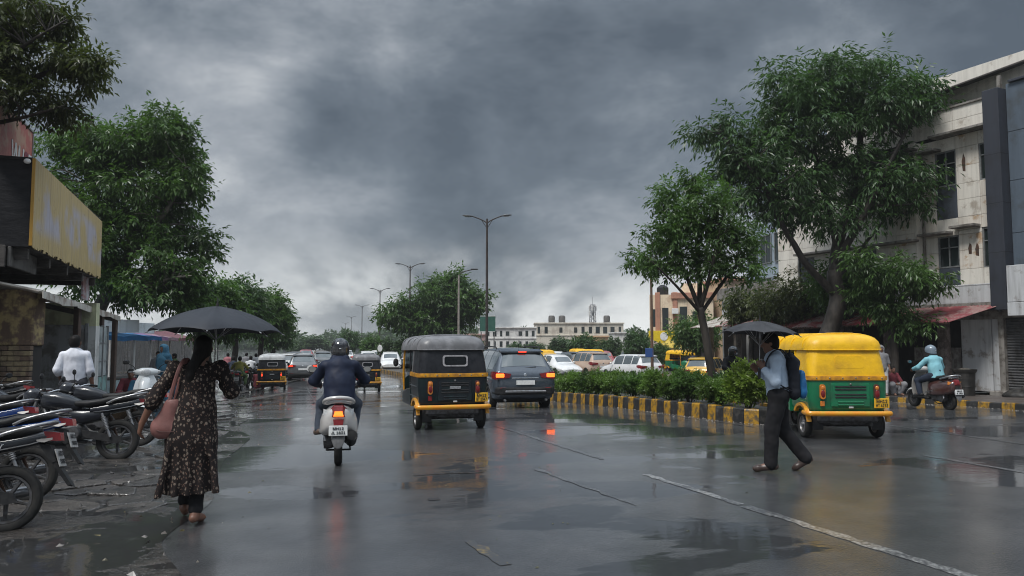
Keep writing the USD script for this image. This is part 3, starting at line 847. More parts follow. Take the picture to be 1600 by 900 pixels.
# the large tree on the right, over the pavement's edge
D = 28.0
b0 = at(1284, 598, D); b0[2] = 0.1
tree("broadleaf_tree", "large spreading tree with thick dark leaning trunk behind the green and yellow rickshaw", b0,
     [([b0] + L_(D, (1288, 545), (1308, 478), (1303, 425)), 0.36, 0.26), (L_(D, (1303, 430), (1312, 370, .2), (1335, 300, .5), (1345, 200, .8), (1350, 110, .8)), 0.24, 0.03),
      (L_(D, (1306, 462), (1262, 415, -.3), (1222, 350, -.6), (1185, 280, -.8), (1110, 195, -.6)), 0.15, 0.02), (L_(D, (1304, 415), (1350, 335, -.5), (1395, 245, -.8), (1440, 160, -.6)), 0.15, 0.02),
      (L_(D, (1308, 385), (1285, 290, .8), (1262, 190, 1.2), (1255, 120, 1.0)), 0.13, 0.02), (L_(D, (1306, 440), (1360, 370, 1.2), (1420, 300, 1.6)), 0.09, 0.02)],
     [E(1290, 180, 95, 75, D, .20, 2.0), E(1185, 225, 85, 45, D, .12, 1.6), E(1375, 155, 70, 60, D, .13, 1.8), E(1430, 150, 52, 24, D, .06, 1.0), E(1235, 285, 90, 45, D, .11, 1.8),
      E(1370, 270, 80, 45, D, .11, 1.8), E(1345, 100, 50, 32, D, .06, 1.2), E(1115, 195, 42, 20, D, .03, .7), E(1255, 130, 70, 40, D, .08, 1.5), E(1190, 320, 55, 30, D, .035, 1.2), E(1310, 330, 100, 40, D, .07, 1.6), E(1420, 305, 40, 22, D, .03, .8), E(1165, 255, 60, 22, D, .03, .8)],
     190, LEAF_A, BARK, (0.25, 0.070), 20, 9, 11, 0.46, 0.42, twig=0.66, puff=0.60)
# smaller tree between it and the shops
D = 26.5
b0 = at(1396, 611, D); b0[2] = 0.14
tree("broadleaf_tree", "small leafy tree with a slim dark trunk in front of the red shop awnings", b0,
     [([b0] + L_(D, (1398, 550), (1392, 500), (1398, 440)), 0.16, 0.05), (L_(D, (1394, 500), (1420, 460), (1450, 435)), 0.06, 0.015), (L_(D, (1394, 490), (1372, 450), (1350, 415)), 0.06, 0.015)],
     [E(1395, 425, 52, 26, D, .34, 1.2), E(1440, 438, 34, 20, D, .18, .8), E(1385, 465, 42, 26, D, .26, 1.0), E(1350, 410, 26, 18, D, .1, .8), E(1410, 500, 30, 18, D, .12, .8)],
     56, LEAF_B, BARK, (0.20, 0.065), 16, 8, 12, 0.5, 0.5, twig=.45, puff=.72)
# the tree on the median
D = 18.4
b0 = at(1114, 610, D); b0[2] = 0.22
tree("median_tree", "upright airy tree with several rising limbs growing from the planted median", b0,
     [([b0] + L_(D, (1108, 555), (1098, 505), (1094, 480)), 0.105, 0.08), (L_(D, (1094, 485), (1072, 430), (1052, 380, .3), (1035, 320, .3)), 0.06, 0.012), (L_(D, (1094, 485), (1092, 420, .4), (1086, 350, .5), (1088, 285, .4)), 0.07, 0.012),
      (L_(D, (1095, 480), (1112, 420, -.3), (1125, 360, -.4), (1135, 320, -.3)), 0.06, 0.012), (L_(D, (1095, 490), (1130, 440, .2), (1160, 400, .3), (1175, 365, .3)), 0.05, 0.012), (L_(D, (1094, 488), (1055, 445, -.4), (1020, 410, -.5)), 0.045, 0.01)],
     [E(1085, 325, 52, 34, D, .2, .9), E(1045, 360, 44, 32, D, .16, .8), E(1128, 365, 42, 36, D, .16, .8), E(1088, 282, 22, 18, D, .06, .4), E(1040, 297, 20, 18, D, .05, .4), E(1130, 300, 18, 16, D, .03, .4),
      E(1020, 405, 30, 22, D, .08, .6), E(1085, 400, 60, 28, D, .15, .9), E(1155, 420, 34, 26, D, .09, .6), E(1165, 375, 24, 20, D, .05, .5)],
     125, LEAF_B, BARK, (0.12, 0.046), 14, 8, 13, 0.32, 0.6, twig=0.32, puff=0.58)
# bushy trees behind it, beyond the far carriageway
for (u, v, ru, rv, D, mt, sd, lb) in [(1090, 512, 42, 34, 46, LEAF_B, 14, "round bushy tree behind the median tree's trunk, before the cream corner building"), (1235, 465, 62, 42, 33, LEAF_C, 15, "olive brown tree with thin crown behind the large tree's trunk"),
                                      (1170, 480, 36, 26, 36, LEAF_C, 16, "low olive tree between the median tree and the man's umbrella"), (1320, 440, 50, 40, 30, LEAF_B, 17, "green tree close against the shop fronts right behind the thick leaning trunk")]:
    c = at(u, v, D)
    b0 = V(c[0], D, 0.1)
    tree("broadleaf_tree", lb, b0, [([b0, b0 + V(.1, 0, c[2] * .5), c], 0.16, 0.05), ([b0 + V(.1, 0, c[2] * .5), c + V(ru * D / F_PX * .5, 0, 0)], .07, .02), ([b0 + V(.1, 0, c[2] * .5), c - V(ru * D / F_PX * .5, 0, 0)], .07, .02)],
         [E(u, v, ru, rv, D, .5), E(u - ru * .4, v + rv * .3, ru * .6, rv * .6, D, .25), E(u + ru * .4, v + rv * .2, ru * .6, rv * .6, D, .25)], 70, mt, BARK, (0.19, 0.07), 15, 7, sd, 0.4, 0.6, puff=.85)

# left: the near tree whose limbs reach in over the hoarding
D = 14.0
b0 = V(-11.6, 14.6, 0.0)
tree("broadleaf_tree", "near tree with brownish foliage reaching over the red hoarding, high on the left", b0,
     [([b0, b0 + V(.1, 0, 3.0), at(-60, 230, D), at(-40, 120, D)], 0.22, 0.10), (L_(D, (-50, 190), (20, 140), (80, 112), (165, 100)), 0.09, 0.012), (L_(D, (-40, 120), (20, 50, .4), (60, 0, .5)), 0.08, 0.015), (L_(D, (-50, 200), (30, 185, -.3), (100, 165, -.4)), 0.05, 0.01), (L_(D, (-45, 130), (40, 70, -.5), (105, 30, -.6)), 0.05, 0.01)],
     [E(45, 25, 58, 38, D, .24, 1.0), E(20, 90, 50, 36, D, .16, 1.0), E(105, 92, 42, 18, D, .13, .7), E(148, 100, 26, 13, D, .07, .4), E(55, 150, 56, 24, D, .15, 1.0), E(90, 35, 30, 22, D, .08, .6), E(-20, 60, 60, 60, D, .2, 1.0), E(100, 165, 22, 16, D, .04, .5), E(135, 128, 16, 12, D, .03, .3)],
     115, LEAF_C, BARK, (0.125, 0.044), 13, 8, 21, 0.45, 0.6, twig=0.30, puff=0.62)
# left: the tall dense tree
D = 27.0
b0 = V(-15.4, 28.0, 0.0)
tree("broadleaf_tree", "tall dense tree with pale forked trunk rising behind the shed roofs on the left", b0,
     [([b0, b0 + V(.3, 0, 2.6), at(190, 430, D), at(215, 330, D), at(225, 230, D)], 0.30, 0.05), (L_(D, (190, 430), (160, 350), (135, 260)), 0.14, 0.02), (L_(D, (195, 410), (260, 330, -.5), (290, 260, -.6)), 0.13, 0.02), (L_(D, (180, 470), (250, 440, -1), (300, 430, -1.3)), 0.09, 0.02), (L_(D, (180, 470), (150, 440, -.8), (110, 400, -1)), 0.09, 0.02)],
     [E(235, 215, 62, 40, D, .12, 1.5), E(165, 235, 62, 42, D, .12, 1.5), E(110, 225, 40, 34, D, .06, 1.0), E(285, 280, 40, 48, D, .10, 1.2), E(200, 320, 85, 55, D, .18, 2.2), E(280, 380, 46, 60, D, .12, 1.5), E(165, 410, 80, 55, D, .14, 2.2), E(235, 440, 75, 36, D, .11, 2.0), E(95, 300, 36, 44, D, .05, 1.2), E(300, 450, 32, 36, D, .05, 1.0), E(270, 200, 24, 20, D, .03, .6)],
     250, LEAF_B, BARK_P, (0.20, 0.074), 22, 8, 22, 0.40, 0.45, twig=0.48, puff=0.72)
# the row that follows it along the road
row = [(335, 480, 38, 45, 33, LEAF_B, "bushy tree next along from the tall dense tree on the left"), (375, 478, 36, 40, 40, LEAF_A, "dark round tree above the woman's umbrella, right of its top"),
       (415, 488, 34, 36, 46, LEAF_B, "tallest of the trees just right of the woman's umbrella edge"), (432, 515, 22, 26, 58, LEAF_A, "last dark tree of the left row, behind the white roofed rickshaw")]
for k, (u, v, ru, rv, D, mt, lb) in enumerate(row):
    c = at(u, v, D)
    b0 = V(c[0] - .3, D, 0.0)
    s = D / F_PX
    tree("roadside_tree", lb, b0, [([b0, b0 + V(.1, 0, c[2] * .45), c], 0.2, 0.05), ([b0 + V(.1, 0, c[2] * .45), c + V(ru * s * .5, 0, .2)], .08, .02), ([b0 + V(.1, 0, c[2] * .45), c - V(ru * s * .5, 0, 0)], .08, .02)],
         [E(u, v - rv * .2, ru, rv * .8, D, .42), E(u - ru * .45, v + rv * .35, ru * .65, rv * .6, D, .28), E(u + ru * .45, v + rv * .3, ru * .65, rv * .6, D, .3)], 100, mt, BARK, (0.24, 0.09), 18, 7, 31 + k, 0.4, 0.6, twig=0.45, puff=.9)
# the big round tree in the middle distance, on the median
D = 66.0
b0 = at(700, 560, D); b0[2] = 0.2
tree("broadleaf_tree", "wide dark tree in the middle distance between the lamp posts, above the black rickshaw", b0,
     [([b0] + L_(D, (700, 530), (698, 490), (700, 450)), 0.45, 0.1), (L_(D, (699, 515), (660, 490), (620, 485)), 0.2, 0.04), (L_(D, (699, 510), (735, 480), (748, 465)), 0.2, 0.04)],
     [E(692, 465, 48, 28, D, .3, 2.2), E(640, 488, 40, 20, D, .22, 1.8), E(733, 472, 24, 30, D, .16, 1.5), E(703, 438, 22, 13, D, .08, 1.0), E(680, 505, 46, 18, D, .2, 2.0), E(610, 495, 16, 12, D, .05, .8)], 150, LEAF_B, BARK, (0.36, 0.14), 18, 8, 41, 0.35, 0.5, twig=0.8, puff=.88)
# far trees: three kinds built once, then set out
protos = []
for k, (mt, sh) in enumerate([(LEAF_F, 1.0), (LEAF_B, 0.8), (LEAF_A, 1.25)]):
    o = V(0, 0, 0)
    H = 6.0 * sh
    protos.append((mt, H, sh))
spots = [(485, 540, 24, 150, 0, "hazy round tree at the far end of the road, left of the rider's helmet"), (543, 528, 16, 95, 2, "small dark far tree directly right of the rider's helmet"), (582, 536, 18, 75, 1, "light green far tree under the third lamp post"),
         (610, 540, 18, 70, 0, "pale far tree left of the black rickshaw's roof"), (640, 538, 20, 66, 1, "yellowish tree under the left edge of the wide dark tree"), (742, 536, 16, 70, 2, "low dark tree behind the gap between black rickshaw and grey car"), (462, 545, 13, 130, 0, "far tree right of the white roofed rickshaw"),
         (806, 548, 17, 80, 2, "low bushy tree over the grey car's roof"), (838, 545, 16, 85, 0, "bush shaped tree right of the grey car's roof antenna"), (880, 541, 22, 78, 0, "leftmost full round tree before the long white building"), (914, 538, 22, 74, 2, "dark round tree below the lattice mast"),
         (953, 540, 20, 72, 0, "round tree at the right end of the long white building"), (996, 530, 20, 64, 2, "taller dark tree left of the cream corner building"), (1030, 545, 16, 60, 1, "low tree in front of the yellow shop sign"), (520, 545, 12, 170, 0, "smallest hazy tree at the end of the road")]
made = {}
for k, (u, v, r_, D, kind, lb) in enumerate(spots):
    c = at(u, v, D)
    size = r_ * D / F_PX
    mt, H, sh = protos[kind]
    if kind not in made:
        b0 = V(0, 0, 0)
        o = V(0, 0, 3.2)
        made[kind] = tree("distant_tree", lb, b0, [([b0, V(.1, 0, 1.5), o], 0.2, 0.05)], [(o, (1.9, 1.9, 1.5), .5), (o + V(-.9, .2, -.8), (1.3, 1.3, 1.0), .25), (o + V(1.0, -.2, -.6), (1.3, 1.3, 1.1), .25)], 60, mt, BARK, (0.42, 0.18), 20, 6, 50 + kind, 0.35, 0.7, twig=0.4)
        x = UsdGeom.Xformable(stage.GetPrimAtPath(made[kind]))
        x.GetOrderedXformOps()[0].Set(Gf.Vec3d(c[0], D, float(dz(D))))
        x.GetOrderedXformOps()[1].Set(float(k * 37))
        s = size / 2.1
        x.AddScaleOp().Set(Gf.Vec3f(s, s, (c[2] + .7 + size * .7) / 4.9))
    else:
        copy(made[kind], lb, (c[0], D, 0), k * 53, (size / 2.1, size / 2.1, (c[2] + .7 + size * .7) / 4.9))

# hedge of separate shrubs along the median
rs = random.Random(9)
line = resample(np.vstack([[(4.75, 16.0)], MLEFT[(MLEFT[:, 1] > 16.3) & (MLEFT[:, 0] < 4.0)] + [0.66, 0.25]]), 0.98)
names = ["first shrub of the median hedge, nearest the walking man", "second shrub from the near end of the median hedge", "third shrub from the near end of the median hedge", "fourth shrub from the near end of the median hedge", "fifth shrub along the median hedge, level with the white estate car",
         "sixth shrub along the median hedge", "seventh shrub along the median hedge", "eighth shrub along the median hedge, close to the grey car", "ninth shrub of the hedge, right beside the grey car's tail lamp"]


def shrub(label, p, h, w, mt, seed, group="shrubs of the median hedge", n=34, leaf=(0.058, 0.034)):
    r = np.random.RandomState(seed)
    t = thing("shrub", label, "shrub", p, group=group)
    st = MB()
    for k in range(7):
        a = r.uniform(0, 2 * PI)
        e = V(math.cos(a) * w * .3, math.sin(a) * w * .3, h * r.uniform(.5, .8))
        st.tube(spline([V(0, 0, -.03) + e * V(.15, .15, 0), e * V(.5, .5, .5), e], 3), np.linspace(.016, .006, 7), 5)
    part(t, "stem", st, BARK, True)
    cs, rad = fill(r, [(V(0, 0, h * .58), V(w * .46, w * .46, h * .38), 1.0)], n)
    cs[:, 2] = np.maximum(cs[:, 2], .14)
    part(t, "foliage", MB().add(*foliage(cs, np.stack([rad, rad, rad * .8], 1) * .95, 20, 8, leaf[0], leaf[1], seed, -0.10, .12)), mt, False, kind="stuff")


for k, p in enumerate(line[:15]):
    lb = names[k - 1] if 1 <= k <= 9 else None
    if k == 0:
        continue
    shrub(lb or ["tenth shrub of the hedge, partly hidden by the grey crossover", "eleventh shrub of the hedge, behind the grey crossover's left lamp", "twelfth shrub of the hedge, hidden behind the grey crossover", "thirteenth shrub of the hedge, beyond the grey crossover", "farthest shrub of the hedge, just past the grey crossover"][k - 10], (p[0] + rs.uniform(-.1, .1), p[1] + rs.uniform(-.15, .15), 0.225), rs.uniform(.56, .76), rs.uniform(.72, .95), (LEAF_D, LEAF_D, LEAF_B)[k % 3], 60 + k)
for k, (u, D) in enumerate([(1122, 18.3), (1067, 20.4), (1018, 22.3), (962, 24.6)]):
    p = at(u, 600, D)
    shrub(["darker shrub at the foot of the median tree", "dark back row shrub left of the median tree", "dark back row shrub below the white estate car's red tail", "dark back row shrub in the middle of the hedge"][k], (p[0], D, .225), .66, .85, LEAF_A, 90 + k, "back row of the median hedge")
shrub("tall yellow green croton bush at the median's rounded end, left of the walking man", (4.80, 15.75, .22), .90, .80, LEAF_Y, 99, None, 40, (0.085, 0.036))

# ------------------------------------------------------------------ buildings and stalls
WALLW = worn_paint("weathered_white_wall", (0.70, 0.665, 0.60), (0.44, 0.39, 0.33), 0.22, 2.0, 0.7, 0.32)
WALLR = worn_paint("rust_stained_wall", (0.67, 0.625, 0.555), (0.44, 0.30, 0.18), 0.25, 2.4, 0.7, 0.40)
WALLP = worn_paint("pale_band_paint", (0.50, 0.51, 0.52), (0.26, 0.24, 0.22), 0.3, 2.0, 0.6, 0.5)
SLATE = worn_paint("slate_blue_cladding", (0.065, 0.078, 0.10), (0.05, 0.055, 0.065), 0.4, 1.5, 0.5, 0.3)
SLATE_D = worn_paint("dark_slate_cladding", (0.034, 0.038, 0.050), (0.03, 0.032, 0.04), 0.4, 1.5, 0.5, 0.3)
BLUEWALL = worn_paint("grey_blue_wall", (0.085, 0.112, 0.145), (0.07, 0.085, 0.10), 0.4, 1.2, 0.6, 0.35)
CONC = worn_paint("stained_concrete", (0.24, 0.225, 0.205), (0.12, 0.105, 0.09), 0.5, 3.0, 0.75, 0.6)
REDTIN = worn_paint("faded_red_tin", (0.19, 0.030, 0.036), (0.25, 0.15, 0.135), 0.5, 1.6, 0.42, 0.25)
PALETIN = worn_paint("pale_red_tin", (0.30, 0.24, 0.22), (0.26, 0.05, 0.05), 0.5, 1.6, 0.45, 0.3)
GREYTIN = worn_paint("weathered_tin", (0.42, 0.40, 0.36), (0.20, 0.15, 0.12), 0.5, 2.4, 0.5, 0.45)
SHUT = worn_paint("grey_shutter_paint", (0.085, 0.085, 0.088), (0.05, 0.047, 0.045), 0.4, 3.0, 0.5, 0.4)
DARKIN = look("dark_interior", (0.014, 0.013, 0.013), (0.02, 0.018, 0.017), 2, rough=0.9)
DKWOOD = look("dark_wet_wood", (0.040, 0.034, 0.030), (0.075, 0.066, 0.06), 5, rough=0.6, bump=0.006, bscale=10, stretch=(1, 1, 5))
WGLASS = usdkit.material(stage, "/World/Looks/building_glass", {"p": ("principled_bsdf", {"base_color": (0.015, 0.022, 0.022), "roughness": 0.08, "specular_ior_level": 0.6})}, [], surface="p.BSDF")


def corrugated(a, b, c, d, name, parent, mat, pitch=.13, depth=.022, n=4, th=.006, ragged=0):
    """A corrugated sheet: top edge a to b, bottom edge d to c; the waves run down the slope."""
    a, b, c, d = (np.asarray(q, float) for q in (a, b, c, d))
    L = np.linalg.norm(b - a)
    m = int(max(8, L / pitch * 4))
    nn = unit(np.cross(b - a, d - a))
    nn = nn if nn[2] >= 0 else -nn
    r = np.random.RandomState(int(L * 100))
    g = []
    for i in range(n + 1):
        t = i / n
        p = (a + (d - a) * t) + ((b - a) + ((c - d) - (b - a)) * t) * np.linspace(0, 1, m + 1)[:, None]
        w = np.sin(np.linspace(0, 1, m + 1) * L / pitch * 2 * PI) * depth
        if ragged and i == n:
            w = w + r.uniform(-ragged, ragged, m + 1) * .3
            p = p + unit(d - a) * r.uniform(-ragged, ragged, (m + 1, 1))
        g.append(p + nn * w[:, None])
    return part(parent, name, MB().slab(np.array(g), -nn * th), mat, 40)


def window(t, x0, x1, z0, z1, y, bars=1, glass=None, frame=None, sash=True, mid=None):
    """window > frame, pane: set back from the wall face at y."""
    fr = frame or FRAME
    w = part(t, "window", MB().box(((x0 + x1) / 2, y - .10, (z0 + z1) / 2), (x1 - x0 - .02, .03, z1 - z0 - .02)), glass or WGLASS, False)
    mb = MB()
    k = .05
    mb.box(((x0 + x1) / 2, y - .06, z1 - k / 2), (x1 - x0, .06, k)).box(((x0 + x1) / 2, y - .06, z0 + k / 2), (x1 - x0, .06, k))
    mb.box((x0 + k / 2, y - .06, (z0 + z1) / 2), (k, .057, z1 - z0 - 2 * k)).box((x1 - k / 2, y - .06, (z0 + z1) / 2), (k, .057, z1 - z0 - 2 * k))
    for j in range(bars):
        x = x0 + (x1 - x0) * (j + 1) / (bars + 1)
        mb.box((x, y - .064, (z0 + z1) / 2), (.035, .05, z1 - z0 - 2 * k))
    if mid:
        mb.box(((x0 + x1) / 2, y - .067, mid), (x1 - x0 - 2 * k, .05, .035))
    part(w, "frame", mb, fr, False)
    return w


FRAME = look("grey_window_frame", (0.20, 0.21, 0.21), (0.13, 0.13, 0.13), 8, rough=0.5)
FRAME_D = look("brown_window_frame", (0.08, 0.06, 0.05), (0.05, 0.04, 0.035), 8, rough=0.6)


def panels(t, xs, zs, y, mat, holes=(), th=.07, joint=.009, seed=0, alt=None):
    """Wall slabs one by one, with open joints, leaving out the openings."""
    r = np.random.RandomState(seed)
    for i in range(len(xs) - 1):
        for j in range(len(zs) - 1):
            cx, cz = (xs[i] + xs[i + 1]) / 2, (zs[j] + zs[j + 1]) / 2
            if any(a < cx < b and c < cz < d for a, b, c, d in holes):
                continue
            q = alt if alt is not None and r.rand() < .3 else mat
            part(t, "wall_panel", MB().rbox((cx, y - th / 2 + r.uniform(-.003, .003), cz), (xs[i + 1] - xs[i] - joint, th, zs[j + 1] - zs[j] - joint), .006), q, False)


# the three-storey building on the right; local x runs along the front away from us, local y out to the street
B0, BRZ = (16.55, 26.0, 0.145), 117
t = thing("apartment_building", "weathered white three storey building with stained ledges above the red shop awnings", "building", B0, BRZ, top=9.85)
part(t, "core", MB().box((4.7, -4.5, 4.75), (9.4, 8.7, 9.4)), DARKIN, False)
A = (1.35, 2.15)
holes = [(.02, .52, 7.15, 8.4), (.02, .52, 4.2, 5.55), (A[0], A[1], 6.0, 8.4), (A[0], A[1], 3.6, 5.4)]
panels(t, [0, .52, A[0], A[1], 2.75], [3.6, 4.2, 4.85, 5.4, 5.55, 6.0, 6.6, 7.15, 7.75, 8.4, 8.85], 0, WALLW, holes, alt=WALLR, seed=1)
panels(t, [0, 1.4, 2.9, 4.6, 6.3, 7.9, 9.4], [8.98, 9.4, 9.85], .02, WALLW, alt=WALLW, seed=2)
xs2 = [2.75, 3.5, 4.4, 5.2, 6.2, 7.4, 8.3, 9.4]
holes2 = [(4.4, 5.2, 4.1, 5.2), (7.4, 8.3, 4.1, 5.2), (4.4, 5.2, 6.6, 8.0), (7.4, 8.3, 6.6, 8.0)]
panels(t, xs2, [3.6, 4.1, 4.7, 5.2, 5.6, 6.1, 6.6, 7.3, 8.0, 8.5], .42, WALLW, holes2, alt=WALLR, seed=3)
part(t, "bay_side", MB().box((2.72, .18, 6.05), (.06, .46, 4.9)), WALLW, False)
part(t, "bay_core", MB().box((6.1, .13, 6.05), (6.5, .40, 4.88)), DARKIN, False)
for x0, x1, z0, z1, yy, md in ((.02, .52, 7.15, 8.4, 0, 8.0), (.02, .52, 4.2, 5.55, 0, 5.1), (A[0], A[1], 7.15, 8.4, 0, 7.95), (A[0], A[1], 4.3, 5.4, 0, 5.0), (4.4, 5.2, 4.1, 5.2, .42, 4.8), (7.4, 8.3, 4.1, 5.2, .42, 4.8), (4.4, 5.2, 6.6, 8.0, .42, 7.5), (7.4, 8.3, 6.6, 8.0, .42, 7.5)):
    window(t, x0, x1, z0, z1, yy, 1, mid=md)
for z0, z1 in ((6.0, 7.13), (3.62, 4.28)):
    part(t, "spandrel", MB().rbox(((A[0] + A[1]) / 2, -.05, (z0 + z1) / 2), (A[1] - A[0] - .02, .06, z1 - z0), .005), SLATE, False)
for x, z, L, y in ((.9, 8.90, 2.3, .25), (1.0, 5.64, .9, .16), (2.1, 5.5, 1.1, .2), (2.3, 8.45, .9, .28), (5.6, 8.58, 6.2, .62), (5.4, 5.32, 5.6, .60)):
    part(t, "ledge", MB().rbox((x, y, z), (L, .52 if y < .5 else .42, .085), .01), CONC, False)
part(t, "ledge_return", MB().rbox((2.72, .26, 8.66), (.28, .44, .36), .01), WALLW, False)
part(t, "parapet_coping", MB().rbox((4.7, -.03, 9.885), (9.5, .22, .07), .01), CONC, False)
part(t, "balcony_band", MB().rbox((4.4, .35, 3.33), (8.9, .10, .62), .01).rbox((4.4, .30, 3.62), (8.9, .22, .05), .01), WALLP, False)
part(t, "floor_slab", MB().rbox((4.7, .10, 2.96), (9.4, .62, .12), .01), CONC, False)
for x, z, h in ((1.05, 7.9, .6), (.7, 4.85, .42), (.95, 4.9, .36)):     # dark brackets and stains of old fittings
    part(t, "old_bracket", MB().hull([(x - .05, .002, z - h * .6), (x + .05, .002, z - h * .55), (x + .06, .03, z), (x - .07, .03, z + .1), (x, .02, z + h * .5)]), RUST, False)
part(t, "drain_pipe", MB().tube([(2.62, .06, 3.7), (2.62, .06, 8.4)], .045, 8), CONC, 40)
# roof: set-back rooms under a low dark sheet
part(t, "roof_room", MB().box((2.0, -3.2, 10.7), (5.2, 3.4, 1.8)).box((6.8, -2.6, 10.35), (2.6, 2.4, 1.1)), WALLW, False)
part(t, "roof_sheet", MB().hull([(x, y, z) for x, y, z in ((-.7, -.8, 11.05), (3.2, -.6, 10.75), (3.2, -5, 11.9), (-.7, -5, 11.9), (-.7, -.8, 11.0), (3.2, -.6, 10.70))]).hull([(3.3, -.7, 10.6), (8.4, -.6, 10.4), (8.4, -4, 11.1), (3.3, -4, 11.2), (3.3, -.7, 10.55), (8.4, -.6, 10.35)]), look("dark_roof_sheet", (.04, .035, .032), (.07, .06, .055), 3, rough=.7), False)
for x in (.2, 3.0, 6.0, 8.2):
    part(t, "roof_post", MB().box((x, -.85, 10.35), (.12, .12, .85)), CONC, False)
# ground floor: back wall, openings, boards, pillars, shutter
part(t, "shop_wall", MB().box((.15, -.02, 1.5), (.30, .10, 2.8)).box((.85, -.02, 1.5), (1.06, .12, 2.8)), WALLP, False)
part(t, "shop_boards", MB().rbox((2.35, -.04, .78), (1.80, .05, 1.5), .006), worn_paint("pale_boards", (.30, .29, .27), (.16, .14, .13), .5, 2.5, .7, .5), False)
for x in (1.75, 2.35, 2.95):
    part(t, "board_batten", MB().rbox((x, -.005, .78), (.06, .03, 1.5), .005), CONC, False)
part(t, "shop_beam", MB().rbox((4.7, .02, 2.62), (9.3, .16, .30), .01), CONC, False)
for x in (1.42, 3.55, 5.6, 7.6, 9.3):
    pl = part(t, "pillar", MB().rbox((x, .95, 1.22), (.30, .30, 2.44), .015), worn_paint(numbered("L", "pillar_paint"), (.20, .165, .15), (.09, .07, .06), .6, 3.5, .75, .6), False)
    part(pl, "pillar_base", MB().rbox((x, .95, .09), (.36, .36, .18), .02), CONC, False)
for x0, x1 in ((3.75, 5.4), (5.8, 7.4), (7.8, 9.1)):
    part(t, "poster_wall", MB().rbox(((x0 + x1) / 2 + .2, -.03, .7), ((x1 - x0) * .55, .05, 1.3), .006), worn_paint(numbered("L", "poster_paint"), (.26, .24, .21), (.10, .12, .09), .6, 4.0, .7, .5), False)
# awnings over the pavement
aw = thing("shop_awning", "deep red corrugated tin awning over the shop with pale boards", "awning", B0, BRZ, top=9.85)
corrugated((-.3, .42, 2.92), (2.45, .42, 2.92), (2.95, 2.05, 2.36), (.5, 2.05, 2.36), "tin_sheet", aw, REDTIN, ragged=.03)
corrugated((2.47, .43, 2.91), (4.3, .43, 2.91), (4.75, 2.0, 2.34), (2.97, 2.05, 2.35), "tin_sheet", aw, REDTIN, ragged=.03)
part(aw, "rail", MB().tube([(.5, 2.02, 2.33), (4.75, 1.98, 2.31)], .022, 6), RUST, 40)
for x in (1.42, 3.55):
    part(aw, "strut", MB().tube([(x, .45, 2.5), (x + .25, 1.95, 2.33)], .02, 6), RUST, 40)
aw = thing("shop_awning", "faded patchy red and white tin awning behind the small tree", "awning", B0, BRZ, top=9.85)
corrugated((4.6, .44, 2.86), (6.9, .44, 2.86), (7.2, 2.05, 2.30), (4.95, 2.05, 2.30), "tin_sheet", aw, PALETIN, ragged=.04)
corrugated((6.92, .45, 2.85), (9.3, .45, 2.85), (9.6, 2.0, 2.28), (7.22, 2.05, 2.29), "tin_sheet", aw, REDTIN, ragged=.04)
part(aw, "rail", MB().tube([(4.9, 2.02, 2.27), (9.6, 1.98, 2.25)], .022, 6), RUST, 40)
# the slate coloured pillar and the blue building next to it
t = thing("clad_building", "tall dark slate pillar and grey blue building at the right edge with a rolling shutter", "building", B0, BRZ, top=9.85)
part(t, "pillar", MB().rbox((-.30, .12, 6.35), (.54, .95, 7.2), .01), SLATE_D, False)
for z in (4.6, 6.2, 7.8):
    part(t, "pillar_joint", MB().box((-.30, .121, z), (.546, .952, .012)), DARKIN, False)
for k, (z0, z1) in enumerate(((3.7, 5.2), (5.215, 6.9), (6.915, 8.5), (8.515, 10.1))):
    part(t, "wall_panel", MB().rbox((-4.08, .0, (z0 + z1) / 2), (7.0, .3, z1 - z0), .008), BLUEWALL, False)
part(t, "core", MB().box((-4.2, -4.5, 5.0), (7.5, 8.5, 9.9)), BLUEWALL, False)
part(t, "parapet_coping", MB().rbox((-4.3, .0, 10.15), (7.2, .5, .08), .01), SLATE_D, False)
part(t, "balcony_front", MB().rbox((-4.2, .75, 3.55), (7.0, .10, 1.15), .01), WALLP, False)
part(t, "balcony_band", MB().rbox((-4.2, .77, 2.75), (7.0, .10, .42), .01), WALLP, False)
part(t, "balcony_floor", MB().rbox((-4.2, .35, 2.98), (7.0, .72, .10), .01), CONC, False)
part(t, "shop_side", MB().box((-.05, .02, 1.35), (.18, .22, 2.7)).box((-1.32, .02, 1.35), (.22, .22, 2.7)).box((-4.9, .0, 1.35), (6.6, .18, 2.7)), CONC, False)
sh = part(t, "shutter", MB().box((-.67, -.06, 1.35), (1.08, .03, 2.5)), SHUT, False)
for k in range(26):
    part(sh, "slat", MB().hull([(x, y, .20 + k * .088 + z) for x in (-1.19, -.15) for y, z in ((-.05, .002), (-.012, .03), (-.012, .05), (-.05, .084))]), SHUT, False)
part(t, "shutter_box", MB().rbox((-.67, .03, 2.66), (1.12, .26, .30), .02), CONC, False)
part(t, "step", MB().rbox((-.67, .35, .08), (1.5, .7, .16), .02), CONC, False)
